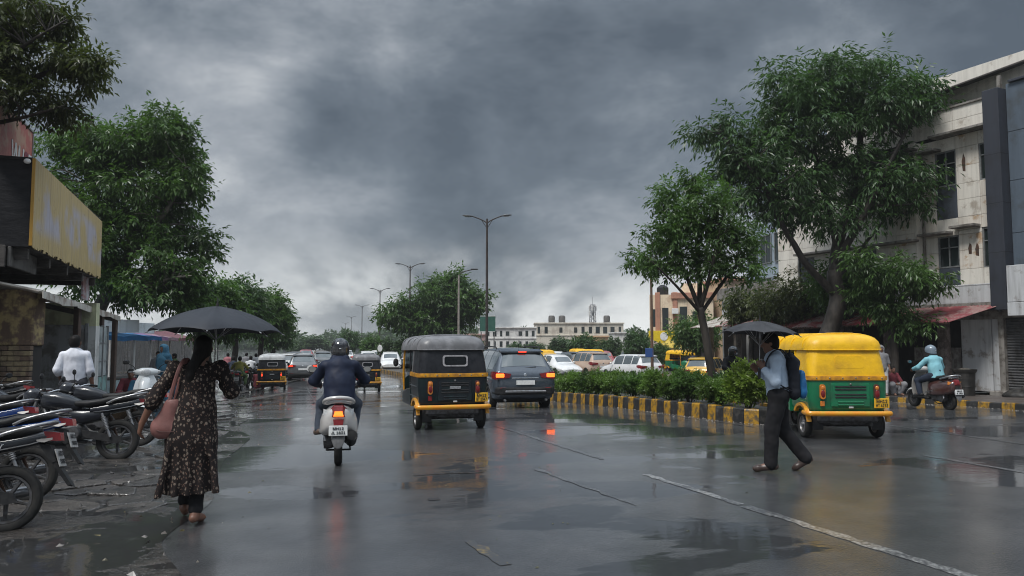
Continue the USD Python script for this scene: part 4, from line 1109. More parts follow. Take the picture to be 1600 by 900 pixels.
# bins on the pavement, heap of dark cable
BIN = look("grimy_black_bin", (0.016, 0.015, 0.014), (0.035, 0.032, 0.028), 7, rough=.6, bump=.01, bscale=12)
for lb, x, y, w, d, h in (("tall grimy black rubbish bin with open flared top before the pale boards", 1.55, 1.75, .72, .6, 1.12), ("lower black drum shaped bin next to the rolling shutter", .35, 1.55, .58, .58, .86)):
    t = thing("rubbish_bin", lb, "bin", B0, BRZ)
    n = 14
    rg = lambda k, z, e=3.2: ring(sell(w * k, d * k, n, e, (x, y)), z, "xy")
    part(t, "bin_body", MB().loft([rg(.86, .02), rg(.90, .3), rg(.95, h * .8), rg(1.0, h), rg(.93, h), rg(.85, .2)], cap=True), BIN, 40)
    part(t, "rim", MB().loft([rg(1.02, h * .9), rg(1.12, h * .97), rg(1.14, h + .03), rg(1.02, h + .02)], cap=False), BIN, 40)
    for z in (.30, .55):
        part(t, "hoop", MB().loft([rg(.935, z), rg(.955, z + .02), rg(.935, z + .04)], cap=False), BIN, 40)
    part(t, "rubbish", MB().ell((x, y, h * .95), (w * .4, d * .4, .12), n=2), look(numbered("L", "rubbish"), (.05, .045, .04), (.10, .09, .07), 14, rough=.8, bump=.03, bscale=10), True)
t = thing("cable_heap", "dark heap of cable and cloth on the pavement at the right edge", "heap", B0, BRZ)
b = Blob(V(-2.6, .9, -.05), V(-.7, 2.6, .7), .04)
b.ell((-1.6, 1.7, .12), (.6, .5, .22)).ell((-1.9, 1.8, .25), (.35, .3, .25)).ell((-1.2, 1.5, .1), (.3, .25, .12)).wrinkle(.05, 6, 3)
part(t, "heap", b.mesh(1), BIN, True)
part(t, "loose_cable", MB().tube(spline([(-1.2, 1.6, .12), (-.8, 1.8, .03), (-.3, 1.7, .025), (.1, 2.0, .02)], 6), .018, 6), BIN, 40)

# the low shop row farther along behind the trees
t = thing("shop_row", "low pale shop row with grey tin roof behind the large tree's trunk", "building", (B0[0] - .454 * 9.8, B0[1] + .891 * 9.8, .145), 98, top=4.2)
part(t, "wall", MB().box((3.4, -2.2, 1.9), (6.8, 4, 3.8)), WALLP, False)
for k in range(2):
    x = 1.7 + 3.3 * k
    part(t, "shop_opening", MB().box((x, -.17, 1.25), (2.2, .4, 2.3)), DARKIN, False)
    part(t, "pillar", MB().rbox((x + 1.5, .6, 1.3), (.25, .25, 2.6), .01), CONC, False)
    corrugated((x - 1.5, .0, 2.95), (x + 1.55, .0, 2.95), (x + 1.55, 1.7, 2.45), (x - 1.5, 1.7, 2.45), "tin_awning", t, GREYTIN if k % 2 else PALETIN, ragged=.04)
part(t, "parapet", MB().rbox((3.4, -.1, 4.0), (7.0, .3, .5), .02), CONC, False)
t = thing("glazed_building", "tall pale blue glazed block glimpsed between the crowns right of the median tree", "building", (20, 52, 0), 100, top=10)
part(t, "wall", MB().box((4, -4, 5.2), (9, 8, 10.4)), look("pale_blue_cladding", (.30, .36, .42), (.24, .29, .34), 1, rough=.35), False)
for i in range(4):
    for j in range(3):
        window(t, .3 + 2.1 * i, 1.9 + 2.1 * i, 1.6 + 3 * j, 3.6 + 3 * j, .14, 1)

# the cream corner building with yellow shop signs
PINK = worn_paint("pink_plaster", (0.70, 0.58, 0.42), (0.54, 0.40, 0.29), .4, 1.2, .8, .3)
BRICKR = worn_paint("brick_red_plaster", (0.42, 0.21, 0.14), (0.34, 0.17, 0.12), .4, 1.2, .8, .3)
YELSIGN = look("yellow_shop_sign", (0.68, 0.50, 0.015), (0.60, 0.42, 0.02), 3, rough=.4)
t = thing("corner_building", "cream and brick red two storey corner building with yellow shop signs", "building", (12.9, 72, 0), -12, top=6)
part(t, "wall", MB().box((2.9, 3.5, 3.0), (5.8, 7, 6.0)), PINK, False)
for x in (.75, 2.35, 4.6):
    part(t, "pilaster", MB().rbox((x, -.06, 4.4), (.45 if x < 4 else .6, .14, 3.6), .02), BRICKR, False)
part(t, "parapet", MB().rbox((3.9, -.1, 5.9), (3.8, .3, .5), .02), BRICKR, False)
part(t, "roof_room", MB().box((4.0, 4, 6.6), (2.0, 3, 1.0)), PINK, False)
for x0, x1, z0, z1 in ((1.15, 1.75, 2.9, 4.9), (2.75, 3.45, 3.3, 5.0), (3.9, 5.0, 3.5, 4.6), (.15, .55, 3.3, 4.8)):
    window(t, x0, x1, z0, z1, 0.02 if False else -.02 + .13, 1, frame=FRAME_D)
sg = part(t, "shop_sign", MB().rbox((1.8, -.25, 2.45), (3.8, .12, 1.05), .02), YELSIGN, False)
part(sg, "sign_emblem", MB().lathe([(0, .03), (.34, .03), (.36, 0), (0, 0)], (1.3, -.315, 2.5), (0, -1, 0), 24), WHITE, False)
part(t, "shop_sign", MB().rbox((1.4, -.22, 1.72), (2.6, .12, .34), .02), YELSIGN, False)
part(t, "shop_opening", MB().box((2.9, -.05, .7), (5.2, .2, 1.4)), DARKIN, False)
part(t, "water_tank", MB().lathe([(.0, 0), (.5, 0), (.55, .1), (.55, .7), (.35, .85), (.2, .95), (0, .95)], (1.2, 2.0, 6.0), (0, 0, 1), 16), BLACKP, 40)
part(t, "air_conditioner", MB().rbox((2.35, -.32, 4.6), (.6, .34, .45), .02), WHITE, False)
for k, (x, c, lb) in enumerate(((14.0, (.50, .36, .05), "yellow cloth awning spread before the cream corner building"), (16.4, (.02, .16, .12), "green market umbrella before the cream corner building"), (12.2, (.34, .25, .22), "brown cloth awning left of the yellow one"))):
    t = thing("market_awning", lb, "awning", (x, 68, 0), 0)
    part(t, "cloth", MB().loft([ring(rrect(2.4, 2.2, .2, 3), 1.75, "xy"), ring(rrect(2.3, 2.1, .2, 3), 1.9, "xy"), ring(rrect(.3, .3, .1, 3), 2.5, "xy")], cap=True), look(numbered("L", "awning_cloth"), c, tuple(.7 * q for q in c), 3, rough=.7), 40)
    part(t, "pole", MB().tube([(0, 0, 0), (0, 0, 2.4)], .04, 6), STEEL, 40)
t = thing("house_block", "beige building behind the median tree's right limbs", "building", (19.5, 70, 0), 8, top=7)
part(t, "wall", MB().box((2.2, 3, 3.6), (4.6, 6, 7.2)), worn_paint("beige_plaster", (.44, .33, .22), (.34, .25, .18), .4, 1.2, .8, .3), False)
for i in range(2):
    for j in range(2):
        window(t, .5 + 2 * i, 1.6 + 2 * i, 2.2 + 2.4 * j, 3.7 + 2.4 * j, .12, 1, frame=FRAME_D)
part(t, "roof_band", MB().rbox((2.2, 2.9, 7.3), (4.9, 6.4, .25), .03), BRICKR, False)

# far buildings along the horizon
CREAM = worn_paint("cream_far_wall", (0.60, 0.55, 0.46), (0.44, 0.38, 0.31), .4, .6, .8, .2)
FARWHITE = worn_paint("white_far_wall", (0.62, 0.61, 0.58), (0.44, 0.43, 0.42), .4, .6, .8, .2)


def far_block(label, u0, u1, vt, D, mat, rows, cols, tanks=(), seed=0, extra=()):
    r = random.Random(seed)
    s = D / F_PX
    x0, w, h = (u0 - 800) * s, (u1 - u0) * s, EYE + (535 - vt) * s + .7
    t = thing("distant_building", label, "building", (x0, D, 0), 0)
    part(t, "wall", MB().box((w / 2, 4, h / 2), (w, 8, h)), mat, False)
    part(t, "parapet", MB().rbox((w / 2, 3.9, h + .12), (w + .3, 8.3, .24), .03), mat, False)
    part(t, "floor_band", MB().rbox((w / 2, -.06, h * .62), (w + .1, .16, .2), .02), mat, False)
    cw, rh = w / cols, (h - 1.0) / rows
    for i in range(cols):
        for j in range(rows):
            if r.random() < .15:
                continue
            x, z = (i + .5) * cw, 1.0 + (j + .5) * rh
            ww = cw * r.choice((.32, .42, .55))
            f = part(t, "window", MB().box((x, .0, z), (ww, .10, rh * r.choice((.42, .52)))), WGLASS, False)
    for x, z in tanks:
        part(t, "water_tank", MB().lathe([(.0, .5), (.1, .5), (.60, .5), (.66, .7), (.66, 1.5), (.45, 1.75), (0, 1.75)], (x * w, 4, h), (0, 0, 1), 12).box((x * w, 4, h + .25), (1.3, 1.3, .5)), look(numbered("L", "tank"), (.09, .085, .08), rough=.6), 40)
    return t


far_block("long cream building on the horizon under the lattice mast", 836, 974, 506, 150, CREAM, 2, 12, ((.32, 0), (.20, 0), (.84, 0)), 1)
far_block("low white far building left of the long cream one, behind the grey crossover's roof", 748, 838, 513, 140, FARWHITE, 2, 9, (), 2)
far_block("small peach far building at the foot of the long cream one", 905, 950, 527, 120, look("peach_wall", (.50, .33, .20), rough=.8), 1, 4, (), 3)
far_block("pinkish far house right behind the wide dark tree", 722, 756, 524, 120, look("rose_wall", (.42, .27, .24), rough=.8), 1, 3, (), 4)
far_block("tiny pale houses seen left of the hazy tree at the road's end", 448, 470, 527, 260, FARWHITE, 1, 4, (), 5)
far_block("white far house behind the trees right of the mast building", 960, 1000, 521, 130, FARWHITE, 1, 4, (), 6)
# lattice mast
D = 165
t = thing("lattice_mast", "grey lattice telecom mast standing over the long cream building", "mast", ((926 - 800) * D / F_PX, D, 0), 20)
MAST = look("galvanised_steel", (.20, .20, .21), rough=.6)
zt, zb = EYE + .7 + (535 - 464) * D / F_PX, 0.0
Wd = lambda z: .75 - .45 * z / zt
for sx, sy in ((1, 1), (1, -1), (-1, 1), (-1, -1)):
    part(t, "leg", MB().tube([(sx * Wd(0), sy * Wd(0), 0), (sx * Wd(zt * .86), sy * Wd(zt * .86), zt * .86)], .10, 5), MAST, 40)
for k in range(11):
    z = zt * .86 * k / 11
    z2 = zt * .86 * (k + 1) / 11
    mb = MB()
    for a, b in (((1, 1), (1, -1)), ((1, -1), (-1, -1)), ((-1, -1), (-1, 1)), ((-1, 1), (1, 1))):
        mb.tube([(a[0] * Wd(z), a[1] * Wd(z), z), (b[0] * Wd(z2), b[1] * Wd(z2), z2)], .05, 4)
        mb.tube([(a[0] * Wd(z2), a[1] * Wd(z2), z2), (b[0] * Wd(z2), b[1] * Wd(z2), z2)], .05, 4)
    part(t, "bracing", mb, MAST, 40)
for k, (z, a) in enumerate([(zt * .80, 0), (zt * .80, 2.1), (zt * .80, 4.2), (zt * .70, 1), (zt * .70, 3.2), (zt * .62, 5)]):
    part(t, "antenna_panel", MB().rbox((.75 * math.cos(a), .75 * math.sin(a), z), (.32, .28, 1.1), .03), FARWHITE, False)
part(t, "lightning_rod", MB().tube([(0, 0, zt * .84), (0, 0, zt * 1.0)], .05, 5), MAST, 40)

# ---- the left side: hoarding on its box, sheds, kiosk, stalls
HOARD = usdkit.material(stage, "/World/Looks/washed_out_hoarding", {
    "tc": ("texture_coordinate", {}), "m": ("mapping", {"mapping_type": "point", "scale": (1.0, 1.0, 1.0)}), "ms": ("mapping", {"mapping_type": "point", "scale": (9, 9, .25)}),
    "n": ("noise_texture", {"scale": .9, "detail": 4.0}), "f": ("map_range", {"from_min": .46, "from_max": .58, "clamp": True}), "s": ("noise_texture", {"scale": 1.0, "detail": 5.0}), "sf": ("map_range", {"from_min": .5, "from_max": .72, "to_max": .6, "clamp": True}),
    "r": ("noise_texture", {"scale": 3.2, "detail": 8.0, "roughness": .7}), "rf": ("map_range", {"from_min": .62, "from_max": .70, "to_max": .8, "clamp": True}),
    "sep": ("separate_xyz", {}), "zb": ("map_range", {"range_type": "smoothstep", "from_min": .62, "from_max": .30, "clamp": True}), "za": ("math", {"math_type": "absolute"}), "ff": ("math", {"math_type": "multiply"}),
    "c": ("mix", {"color1": (0.40, 0.30, 0.13), "color2": (0.37, 0.35, 0.39)}), "c2": ("mix", {"color2": (0.20, 0.15, 0.09)}), "c3": ("mix", {"color2": (0.09, 0.05, 0.03)}), "p": ("principled_bsdf", {"roughness": .45})},
    [("tc.object", "m.vector"), ("tc.object", "ms.vector"), ("m.vector", "n.vector"), ("n.fac", "f.value"), ("ms.vector", "s.vector"), ("s.fac", "sf.value"), ("m.vector", "r.vector"), ("r.fac", "rf.value"), ("tc.object", "sep.vector"), ("sep.z", "za.value1"), ("za.value", "zb.value"),
     ("f.result", "ff.value1"), ("zb.result", "ff.value2"), ("ff.value", "c.fac"), ("c.color", "c2.color1"), ("sf.result", "c2.fac"), ("c2.color", "c3.color1"), ("rf.result", "c3.fac"), ("c3.color", "p.base_color")], surface="p.BSDF")
# local x runs along the street towards us, local y out to the road, z = 0 at mid height
HA, HRZ, HL = V(-11.3, 21.0, 4.13), -70.4, 7.45
t = thing("shop_hoarding", "long washed out yellow hoarding board on a dark box over the left shops", "hoarding", HA, HRZ, ground=False)
for k in range(6):
    x0, x1 = HL * k / 6, HL * (k + 1) / 6
    corrugated((x0 + .008, 0, .74 + .012 * k), (x1 - .008, 0, .74 + .012 * (k + 1)), (x1 - .008, .01, -.83), (x0 + .008, .01, -.83), "board_sheet", t, HOARD, .18, .006, 3, .012, .035)
part(t, "edge_strip", MB().box((HL, -.02, 0), (.03, .05, 1.62)), look("ochre_edge", (.40, .22, .03), rough=.5), False)
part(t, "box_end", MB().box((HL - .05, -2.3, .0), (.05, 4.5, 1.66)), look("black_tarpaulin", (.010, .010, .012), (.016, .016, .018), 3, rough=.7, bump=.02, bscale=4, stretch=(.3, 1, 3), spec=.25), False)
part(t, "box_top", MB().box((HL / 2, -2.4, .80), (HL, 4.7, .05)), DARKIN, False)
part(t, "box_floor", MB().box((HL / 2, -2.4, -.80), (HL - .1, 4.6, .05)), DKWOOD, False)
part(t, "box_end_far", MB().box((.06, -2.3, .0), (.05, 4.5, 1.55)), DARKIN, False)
for k in range(5):
    part(t, "joist", MB().rbox((.20 + 1.75 * k, -2.3, -.95), (.12, 4.4, .20), .01), DKWOOD, False)
part(t, "fascia_board", MB().rbox((HL - .95, -.35, -1.02), (1.9, .06, .36), .01), worn_paint("grey_board", (.10, .095, .09), (.05, .045, .04), .5, 3, .6, .4), False)
part(t, "fascia_board", MB().rbox((HL + .02, -1.7, -1.02), (.06, 2.6, .40), .01), DKWOOD, False)
part(t, "lamp_bulb", MB().ell((HL + .04, -.12, .74), (.06, .06, .05)), WHITE, True)
for x, y in ((HL - 1.2, -.95), (.5, -2.6), (HL - 1.2, -4.2)):
    part(t, "post", MB().tube([(x, y, -4.5), (x, y, -.85)], .085, 10), look(numbered("L", "black_post"), (.016, .015, .015), (.03, .026, .024), 5, rough=.5), 40)
t = thing("hanging_sign", "small pale sign board hung under the far end of the yellow hoarding", "sign", HA, HRZ, ground=False)
part(t, "board", MB().rbox((.6, -.25, -1.15), (.9, .05, .62), .008), worn_paint("pale_sign", (.45, .47, .50), (.30, .14, .14), .5, 3, .5, .3), False)
for x in (.3, .9):
    part(t, "hanger", MB().tube([(x, -.25, -.86), (x, -.25, -.70)], .012, 5), RUST, 40)
# the red hoarding above it
t = thing("roof_hoarding", "faded red hoarding with pale worn letters above the black box, top left", "hoarding", (-10.22, 16.05, 5.47), HRZ, ground=False)
part(t, "board", MB().rbox((2.25, 0, 0), (4.5, .06, 1.05), .01), worn_paint("faded_red_board", (.38, .10, .08), (.42, .25, .17), .5, 1.5, .5, .35), False)
part(t, "frame", MB().rbox((2.25, 0, .54), (4.56, .10, .05), .01).rbox((2.25, 0, -.54), (4.56, .10, .05), .01).rbox((-.02, 0, 0), (.05, .10, 1.02), .01), CONC, False)
for ch, x, mt in (("W", 1.25, WHITE), ("U", .84, WHITE), ("S", .45, look("maroon_print", (.16, .02, .035), rough=.5)), ("I", .16, WHITE)):
    q = meshkit.text_mesh(ch, .46, .006, bold=True)
    b_ = q.bounds
    part(t, "letter", MB().add(q.vertices - [(b_[0, 0] + b_[1, 0]) / 2, (b_[0, 1] + b_[1, 1]) / 2, 0], q.faces, np.array([[-1.0, 0, 0], [0, 0, 1.0], [0, 1.0, 0]]), (x, .033, -.24)), mt, False)
for x in (.6, 2.9):
    part(t, "stay", MB().tube([(x, -.05, -.5), (x, -.9, -.5)], .03, 6), RUST, 40)
# worn yellow brick wall end on the far left
YWALL = worn_paint("peeling_yellow_plaster", (.36, .28, .13), (.13, .085, .06), .62, 3.2, .8, .5)
BRK = [look("worn_brick", (.15, .10, .07), (.09, .065, .05), 9, rough=.85, bump=.01, bscale=20), look("worn_brick_pale", (.24, .19, .11), (.14, .10, .07), 9, rough=.85, bump=.01, bscale=20)]
t = thing("brick_wall", "peeling yellow wall with bare bricks at the left edge under the hoarding", "wall", (-11.2, 15.0, 0), 0)
part(t, "plaster", MB().rbox((0, .2, 2.05), (3.7, .4, 1.1), .02), YWALL, False)
part(t, "wall_core", MB().box((0, .22, .75), (3.62, .34, 1.5)), DARKIN, False)
rb = random.Random(3)
for j in range(15):
    for k in range(15):
        x = -1.85 + .25 * k + (.125 if j % 2 else 0)
        if x < .2 or x > 1.83:
            continue
        part(t, "brick", MB().rbox((min(x + .12, 1.72), .02 + rb.uniform(-.012, .012), .05 + j * .10), (.238, .10, .088), .008), BRK[rb.random() < .5], False)
part(t, "plaster_patch", MB().rbox((-.85, .03, .75), (2.0, .10, 1.5), .02), YWALL, False)
# open shed with a pale back wall; eave runs along the street
t = thing("market_shed", "open shed with tin eaves and a two tone back wall behind the man in white", "shed", (0, 0, 0), 0)
part(t, "back_wall", MB().box((-12.4, 19.4, .78), (3.9, .18, 2.36)), worn_paint("grey_white_plaster", (.62, .62, .60), (.42, .41, .38), .4, 1.5, .8, .5), False)
part(t, "upper_wall", MB().box((-12.4, 19.38, 2.25), (3.9, .16, .58)), worn_paint("pale_green_plaster", (.55, .56, .36), (.36, .36, .25), .4, 1.5, .8, .5), False)
part(t, "side_wall", MB().box((-14.2, 17.2, 1.1), (.18, 4.4, 3.0)), CONC, False)
e = [V(-8.75, 14.2, 2.50), V(-10.55, 19.1, 2.45), V(-12.6, 24.6, 2.38)]
up = V(-3.2, -1.2, .75)
for a, b in zip(e[:-1], e[1:]):
    for k in range(3):
        p, q = a + (b - a) * k / 3, a + (b - a) * (k + 1) / 3
        corrugated(p + up, q + up - (b - a) * .002, q - (b - a) * .002, p, "roof_sheet", t, GREYTIN, .12, .02, 3, .008, .05)
        part(t, "eave_flap", MB().slab(np.array([[p + V(.05, .02, .0), p + V(.06, .02, -.13 - .05 * (k % 2))], [q + V(.05, .02, .0), q + V(.06, .02, -.10 - .06 * ((k + 1) % 2))]]), V(-.02, 0, 0)), GREYTIN, False)
for p in (V(-10.35, 18.3, 0), V(-11.55, 21.6, 0), V(-12.5, 24.2, 0)):
    part(t, "post", MB().rbox(p + V(0, 0, 1.0), (.13, .13, 2.8), .01), look(numbered("L", "brown_post"), (.07, .042, .03), (.045, .03, .025), 5, rough=.7), False)
    part(t, "rafter", MB().rbox(p + V(-1.5, -.5, 2.62), (3.3, .09, .12), .01, rotz(20) @ roty(13)), DKWOOD, False)
# glass kiosk
KIOSK = worn_paint("teal_panel", (.16, .30, .29), (.10, .15, .14), .5, 3, .5, .4)
t = thing("glass_kiosk", "glazed kiosk with teal lower panels next to the man in white", "kiosk", (-11.7, 22.25, 0), HRZ)
for k in range(4):
    x = .05 + .80 * k
    part(t, "lower_panel", MB().rbox((x + .4, 0, .42), (.76, .05, .80), .008), KIOSK, False)
    pn = part(t, "pane", MB().box((x + .4, 0, 1.52), (.74, .012, 1.36)), DUSTY, False)
    part(pn, "glazing_bar", MB().rbox((x + .4, 0, 1.25), (.74, .03, .03), .004).rbox((x + .4, 0, 1.75), (.74, .03, .03), .004), FRAME, False)
for k in range(5):
    part(t, "mullion", MB().rbox((.05 + .80 * k, 0, 1.12), (.06, .08, 2.24), .006), FRAME, False)
part(t, "side_panel", MB().rbox((3.23, -.8, 1.1), (.05, 1.5, 2.2), .008), worn_paint("grey_panel", (.30, .31, .31), (.18, .17, .16), .5, 3, .5, .4), False)
part(t, "back_shelves", MB().rbox((1.6, -1.2, .6), (3.0, .3, .04), .006).rbox((1.6, -1.2, 1.2), (3.0, .3, .04), .006).rbox((1.6, -1.36, 1.1), (3.1, .05, 2.2), .006), DKWOOD, False)


def stall(label, p, w, d, h, canopy, counter, post=None, slope=.35, valance=True, fascia=None, rz=None):
    """Market stall: local x along the street, y towards the road."""
    t = thing("market_stall", label, "stall", (p[0] - .335 * w, p[1] + .942 * w, 0.01) if rz is None else (*p, .01), HRZ if rz is None else rz)
    for x in (.06, w - .06):
        for y in (0, -d):
            part(t, "post", MB().tube([(x, y, 0), (x, y, h + (slope if y < 0 else 0))], .04, 6), post or STEEL, 40)
    n = 6
    g = np.array([[(x, y, h + slope * (-y / d) - .06 * math.sin(PI * i / n) + .03 * math.sin(x * 5)) for x in np.linspace(-.15, w + .15, 9)] for i, y in enumerate(np.linspace(.35, -d - .1, n + 1))])
    c = part(t, "canopy", MB().slab(g, .02), canopy, 50)
    if valance:
        e_ = g[0]
        part(c, "valance", MB().slab(np.array([e_, e_ + V(0, .03, -.16)]), V(0, -.012, 0)), canopy, 40)
    if fascia is not None:
        part(t, "fascia", MB().rbox((w / 2, .1, h + .28), (w, .05, .42), .01), fascia, False)
    part(t, "counter", MB().rbox((w / 2, -.3, .72), (w - .2, .9, .06), .01), DKWOOD, False)
    part(t, "counter_front", MB().rbox((w / 2, .12, .36), (w - .25, .04, .66), .01), counter, False)
    return t


CL = lambda n, c: look(n, c, tuple(.65 * q for q in c), 3, rough=.6)
BLUEB = CL("blue_awning_cloth", (.02, .13, .30))
fw = worn_paint("white_fascia", (.72, .76, .78), (.46, .50, .52), .3, 2, .6, .3)
lx_ = lambda y: -9.4 - (y - 14) * .368
stall("blue awning stall with a white fascia, first beyond the glass kiosk", (-12.9, 26.4), 2.7, 2.0, 2.2, BLUEB, CL("pale_counter", (.34, .42, .44)), WHITE, .3, True, fw, -106)
stall("second blue awning stall with white posts, left of the woman's umbrella handle", (-14.6, 31.2), 3.4, 2.0, 2.4, BLUEB, CL("teal_counter", (.12, .26, .28)), WHITE, .3, True, fw, -106)
stall("purple striped awning stall behind the woman's shoulder", (-16.7, 36.5), 3.0, 2.0, 2.55, CL("purple_awning_cloth", (.22, .12, .24)), CL("brown_counter", (.12, .07, .05)), rz=-106)
stall("pink and white awning stall behind the woman's head", (-18.4, 41.5), 3.0, 2.0, 2.55, CL("pink_awning_cloth", (.24, .16, .18)), CL("brown_counter2", (.10, .07, .06)), rz=-106)
stall("red awning stall just right of the woman's shoulder", (-19.2, 47), 3.6, 2.0, 2.55, CL("red_awning_cloth", (.15, .05, .06)), CL("brown_counter3", (.10, .07, .06)), rz=-106)
stall("white awning stall farther along beyond the red one", (-20.2, 53), 3.6, 2.0, 2.55, CL("white_awning_cloth", (.50, .48, .47)), CL("brown_counter4", (.10, .07, .06)), rz=-106)
stall("green awning stall, farthest of the row, near the white roofed rickshaw", (lx_(50) + 1.2, 50), 3.6, 2.0, 2.55, CL("green_awning_cloth", (.06, .17, .12)), CL("brown_counter5", (.10, .07, .06)))
# baskets of produce on the ground before the stalls
rq = random.Random(6)
for k, (u, D, c, lb) in enumerate([(186, 15.8, (.14, .22, .04), "wide basket of green leaves by the kiosk"), (203, 16.6, (.30, .22, .05), "basket of yellow fruit right of the green one"), (196, 18.0, (.26, .05, .03), "basket of red produce before the vendor"), (214, 18.4, (.09, .16, .04), "basket of dark greens near the blue shawl"), (178, 17.2, (.24, .12, .04), "small basket of orange produce, leftmost")]):
    p = at(u, 600, D)
    t = thing("basket", lb, "basket", (p[0], D, .02), 0, None)
    part(t, "wicker", MB().lathe([(.18, 0), (.26, .10), (.32, .20), (.34, .22), (.31, .21), (.2, .05)], (0, 0, 0), (0, 0, 1), 18), look(numbered("L", "wicker"), (.14, .09, .05), (.08, .05, .03), 30, rough=.8), 40)
    mb = MB()
    for j in range(34):
        a, r_ = rq.uniform(0, 6.28), .26 * math.sqrt(rq.random())
        mb.ell((r_ * math.cos(a), r_ * math.sin(a), .20 + .10 * (1 - r_ / .28)), (.05, .05, .045), n=1)
    part(t, "produce", mb, CL(numbered("L", "produce"), c), True, kind="stuff")
# long boundary wall behind the stalls and trees
t = thing("boundary_wall", "long dim compound wall behind the stalls and roadside trees", "wall", (0, 0, 0), 0)
w0 = [(lx_(y) - 6.5 + max(0, y - 40) * .10, y) for y in (20, 30, 40, 55, 75, 100)]
for k, (a, b) in enumerate(zip(w0[:-1], w0[1:])):
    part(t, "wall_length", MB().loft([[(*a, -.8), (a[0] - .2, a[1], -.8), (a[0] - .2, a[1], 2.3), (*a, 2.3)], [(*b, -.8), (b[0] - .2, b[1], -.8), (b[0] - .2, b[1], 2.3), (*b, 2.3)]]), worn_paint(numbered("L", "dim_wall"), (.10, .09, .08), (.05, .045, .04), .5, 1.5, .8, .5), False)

# ---- street lamps on the median, posts, signs
POLE = look("dark_lamp_pole", (.030, .027, .026), (.055, .04, .034), 6, rough=.5)
LUM = look("lamp_housing_grey", (.06, .062, .065), rough=.4)
LENS = look("lamp_lens", (.35, .36, .36), rough=.25)


def street_lamp(label, p, h, rz, arms=2):
    t = thing("street_lamp", label, "street lamp", p, rz, "street lamps along the median")
    part(t, "pole", MB().lathe([(.10, 0), (.10, .5), (.075, .55), (.070, h * .5), (.050, h)], (0, 0, 0), (0, 0, 1), 12), POLE, 40)
    part(t, "base_plate", MB().rbox((0, 0, .02), (.4, .4, .04), .01), POLE, False)
    part(t, "painted_band", MB().lathe([(.104, .55), (.106, .56), (.106, .85), (.104, .86)], (0, 0, 0), (0, 0, 1), 12, cap=False), TAXIORANGE, 40)
    for s in (-1, 1)[:arms]:
        part(t, "arm", MB().tube(spline([(0, 0, h - .22), (s * .25, 0, h - .06), (s * .7, 0, h + .12), (s * .85, 0, h + .15)], 5), .032, 8), POLE, 40)
        part(t, "bracket", MB().tube([(0, 0, h - .5), (s * .30, 0, h - .04)], .018, 6), POLE, 40)
        lm = part(t, "luminaire", MB().loft([ring(sell(.10, .06, 12, 3, (0, h + .15)), 0, "yz") + V(s * .78, 0, 0), ring(sell(.22, .09, 12, 3, (0, h + .165)), 0, "yz") + V(s * .92, 0, 0), ring(sell(.24, .08, 12, 3, (0, h + .185)), 0, "yz") + V(s * 1.15, 0, 0), ring(sell(.12, .04, 12, 3, (0, h + .195)), 0, "yz") + V(s * 1.30, 0, 0)]), LUM, 40)
        part(lm, "lens", MB().rbox((s * 1.04, 0, h + .125), (.30, .17, .02), .008, roty(-s * 5)), LENS, False)
    return t


lamps = [(761, 342, 40, "nearest and tallest double armed street lamp, rising above the grey crossover car"), (641, 415, 65, "second double armed street lamp, left of the wide dark tree"), (594, 453, 95, "third double armed street lamp from the near end"), (566, 478, 137, "fourth double armed street lamp from the near end"),
         (549, 495, 195, "fifth double armed street lamp, tiny, above the rider's right shoulder"), (540, 505, 258, "last tiny double armed street lamp beside the rider's helmet")]
for u, v, D, lb in lamps:
    p = at(u, v, D)
    street_lamp(lb, (p[0], D, .2), p[2] - .2 - float(dz(D)), -4)
p = at(717, 428, 52)
p[2] += .7
t = thing("lamp_post", "pale single armed lamp post in front of the wide dark tree", "street lamp", (p[0], 52, .2), 0)
part(t, "pole", MB().lathe([(.09, 0), (.085, 1), (.06, p[2] - .3)], (0, 0, 0), (0, 0, 1), 10), look("pale_pole", (.28, .25, .22), (.2, .17, .15), 5, rough=.6), 40)
part(t, "arm", MB().tube(spline([(0, 0, p[2] - .4), (.2, 0, p[2] - .1), (.9, 0, p[2] + .1)], 5), .035, 6), POLE, 40)
part(t, "luminaire", MB().rbox((1.05, 0, p[2] + .12), (.5, .22, .09), .03), LUM, 40)
p = at(1017, 400, 40)
t = thing("utility_pole", "slim brown utility pole with a small blue sign left of the median tree", "pole", (p[0], 40, 0), 0, top=6.4)
part(t, "pole", MB().lathe([(.08, 0), (.075, 3), (.05, 6.4)], (0, 0, 0), (0, 0, 1), 10), look("rusty_pole", (.13, .075, .045), (.09, .055, .04), 5, rough=.7), 40)
part(t, "sign_plate", MB().rbox((-.16, -.06, 1.55), (.42, .03, .42), .01), look("blue_sign", (.03, .08, .25), rough=.4), False)
p = at(762, 507, 62)
t = thing("direction_sign", "green road sign board behind the nearest street lamp", "sign", (p[0], 62, 0), 0, top=3.0)
part(t, "board", MB().rbox((0, 0, p[2] + .05), (1.25, .05, 1.05), .01), look("green_sign", (.03, .10, .075), (.04, .11, .085), 4, rough=.4), False)
part(t, "border", MB().rbox((0, -.03, p[2] + .55), (1.2, .012, .03), .003).rbox((0, -.03, p[2] - .45), (1.2, .012, .03), .003), WHITE, False)
for s in (-1, 1):
    part(t, "post", MB().tube([(s * .52, .06, 0), (s * .52, .06, p[2] + .5)], .045, 6), STEEL, 40)
p = at(594, 541, 45)
t = thing("round_sign", "small round white sign on a post left of the black rickshaw", "sign", (p[0], 45, 0), 0, top=1.6)
part(t, "disc", MB().lathe([(0, 0), (.13, 0), (.14, .01), (.13, .02), (0, .02)], (0, -.05, p[2]), (0, -1, 0), 20), WHITE, 40)
part(t, "post", MB().tube([(0, 0, 0), (0, 0, p[2] + .2)], .04, 6), POLE, 40)

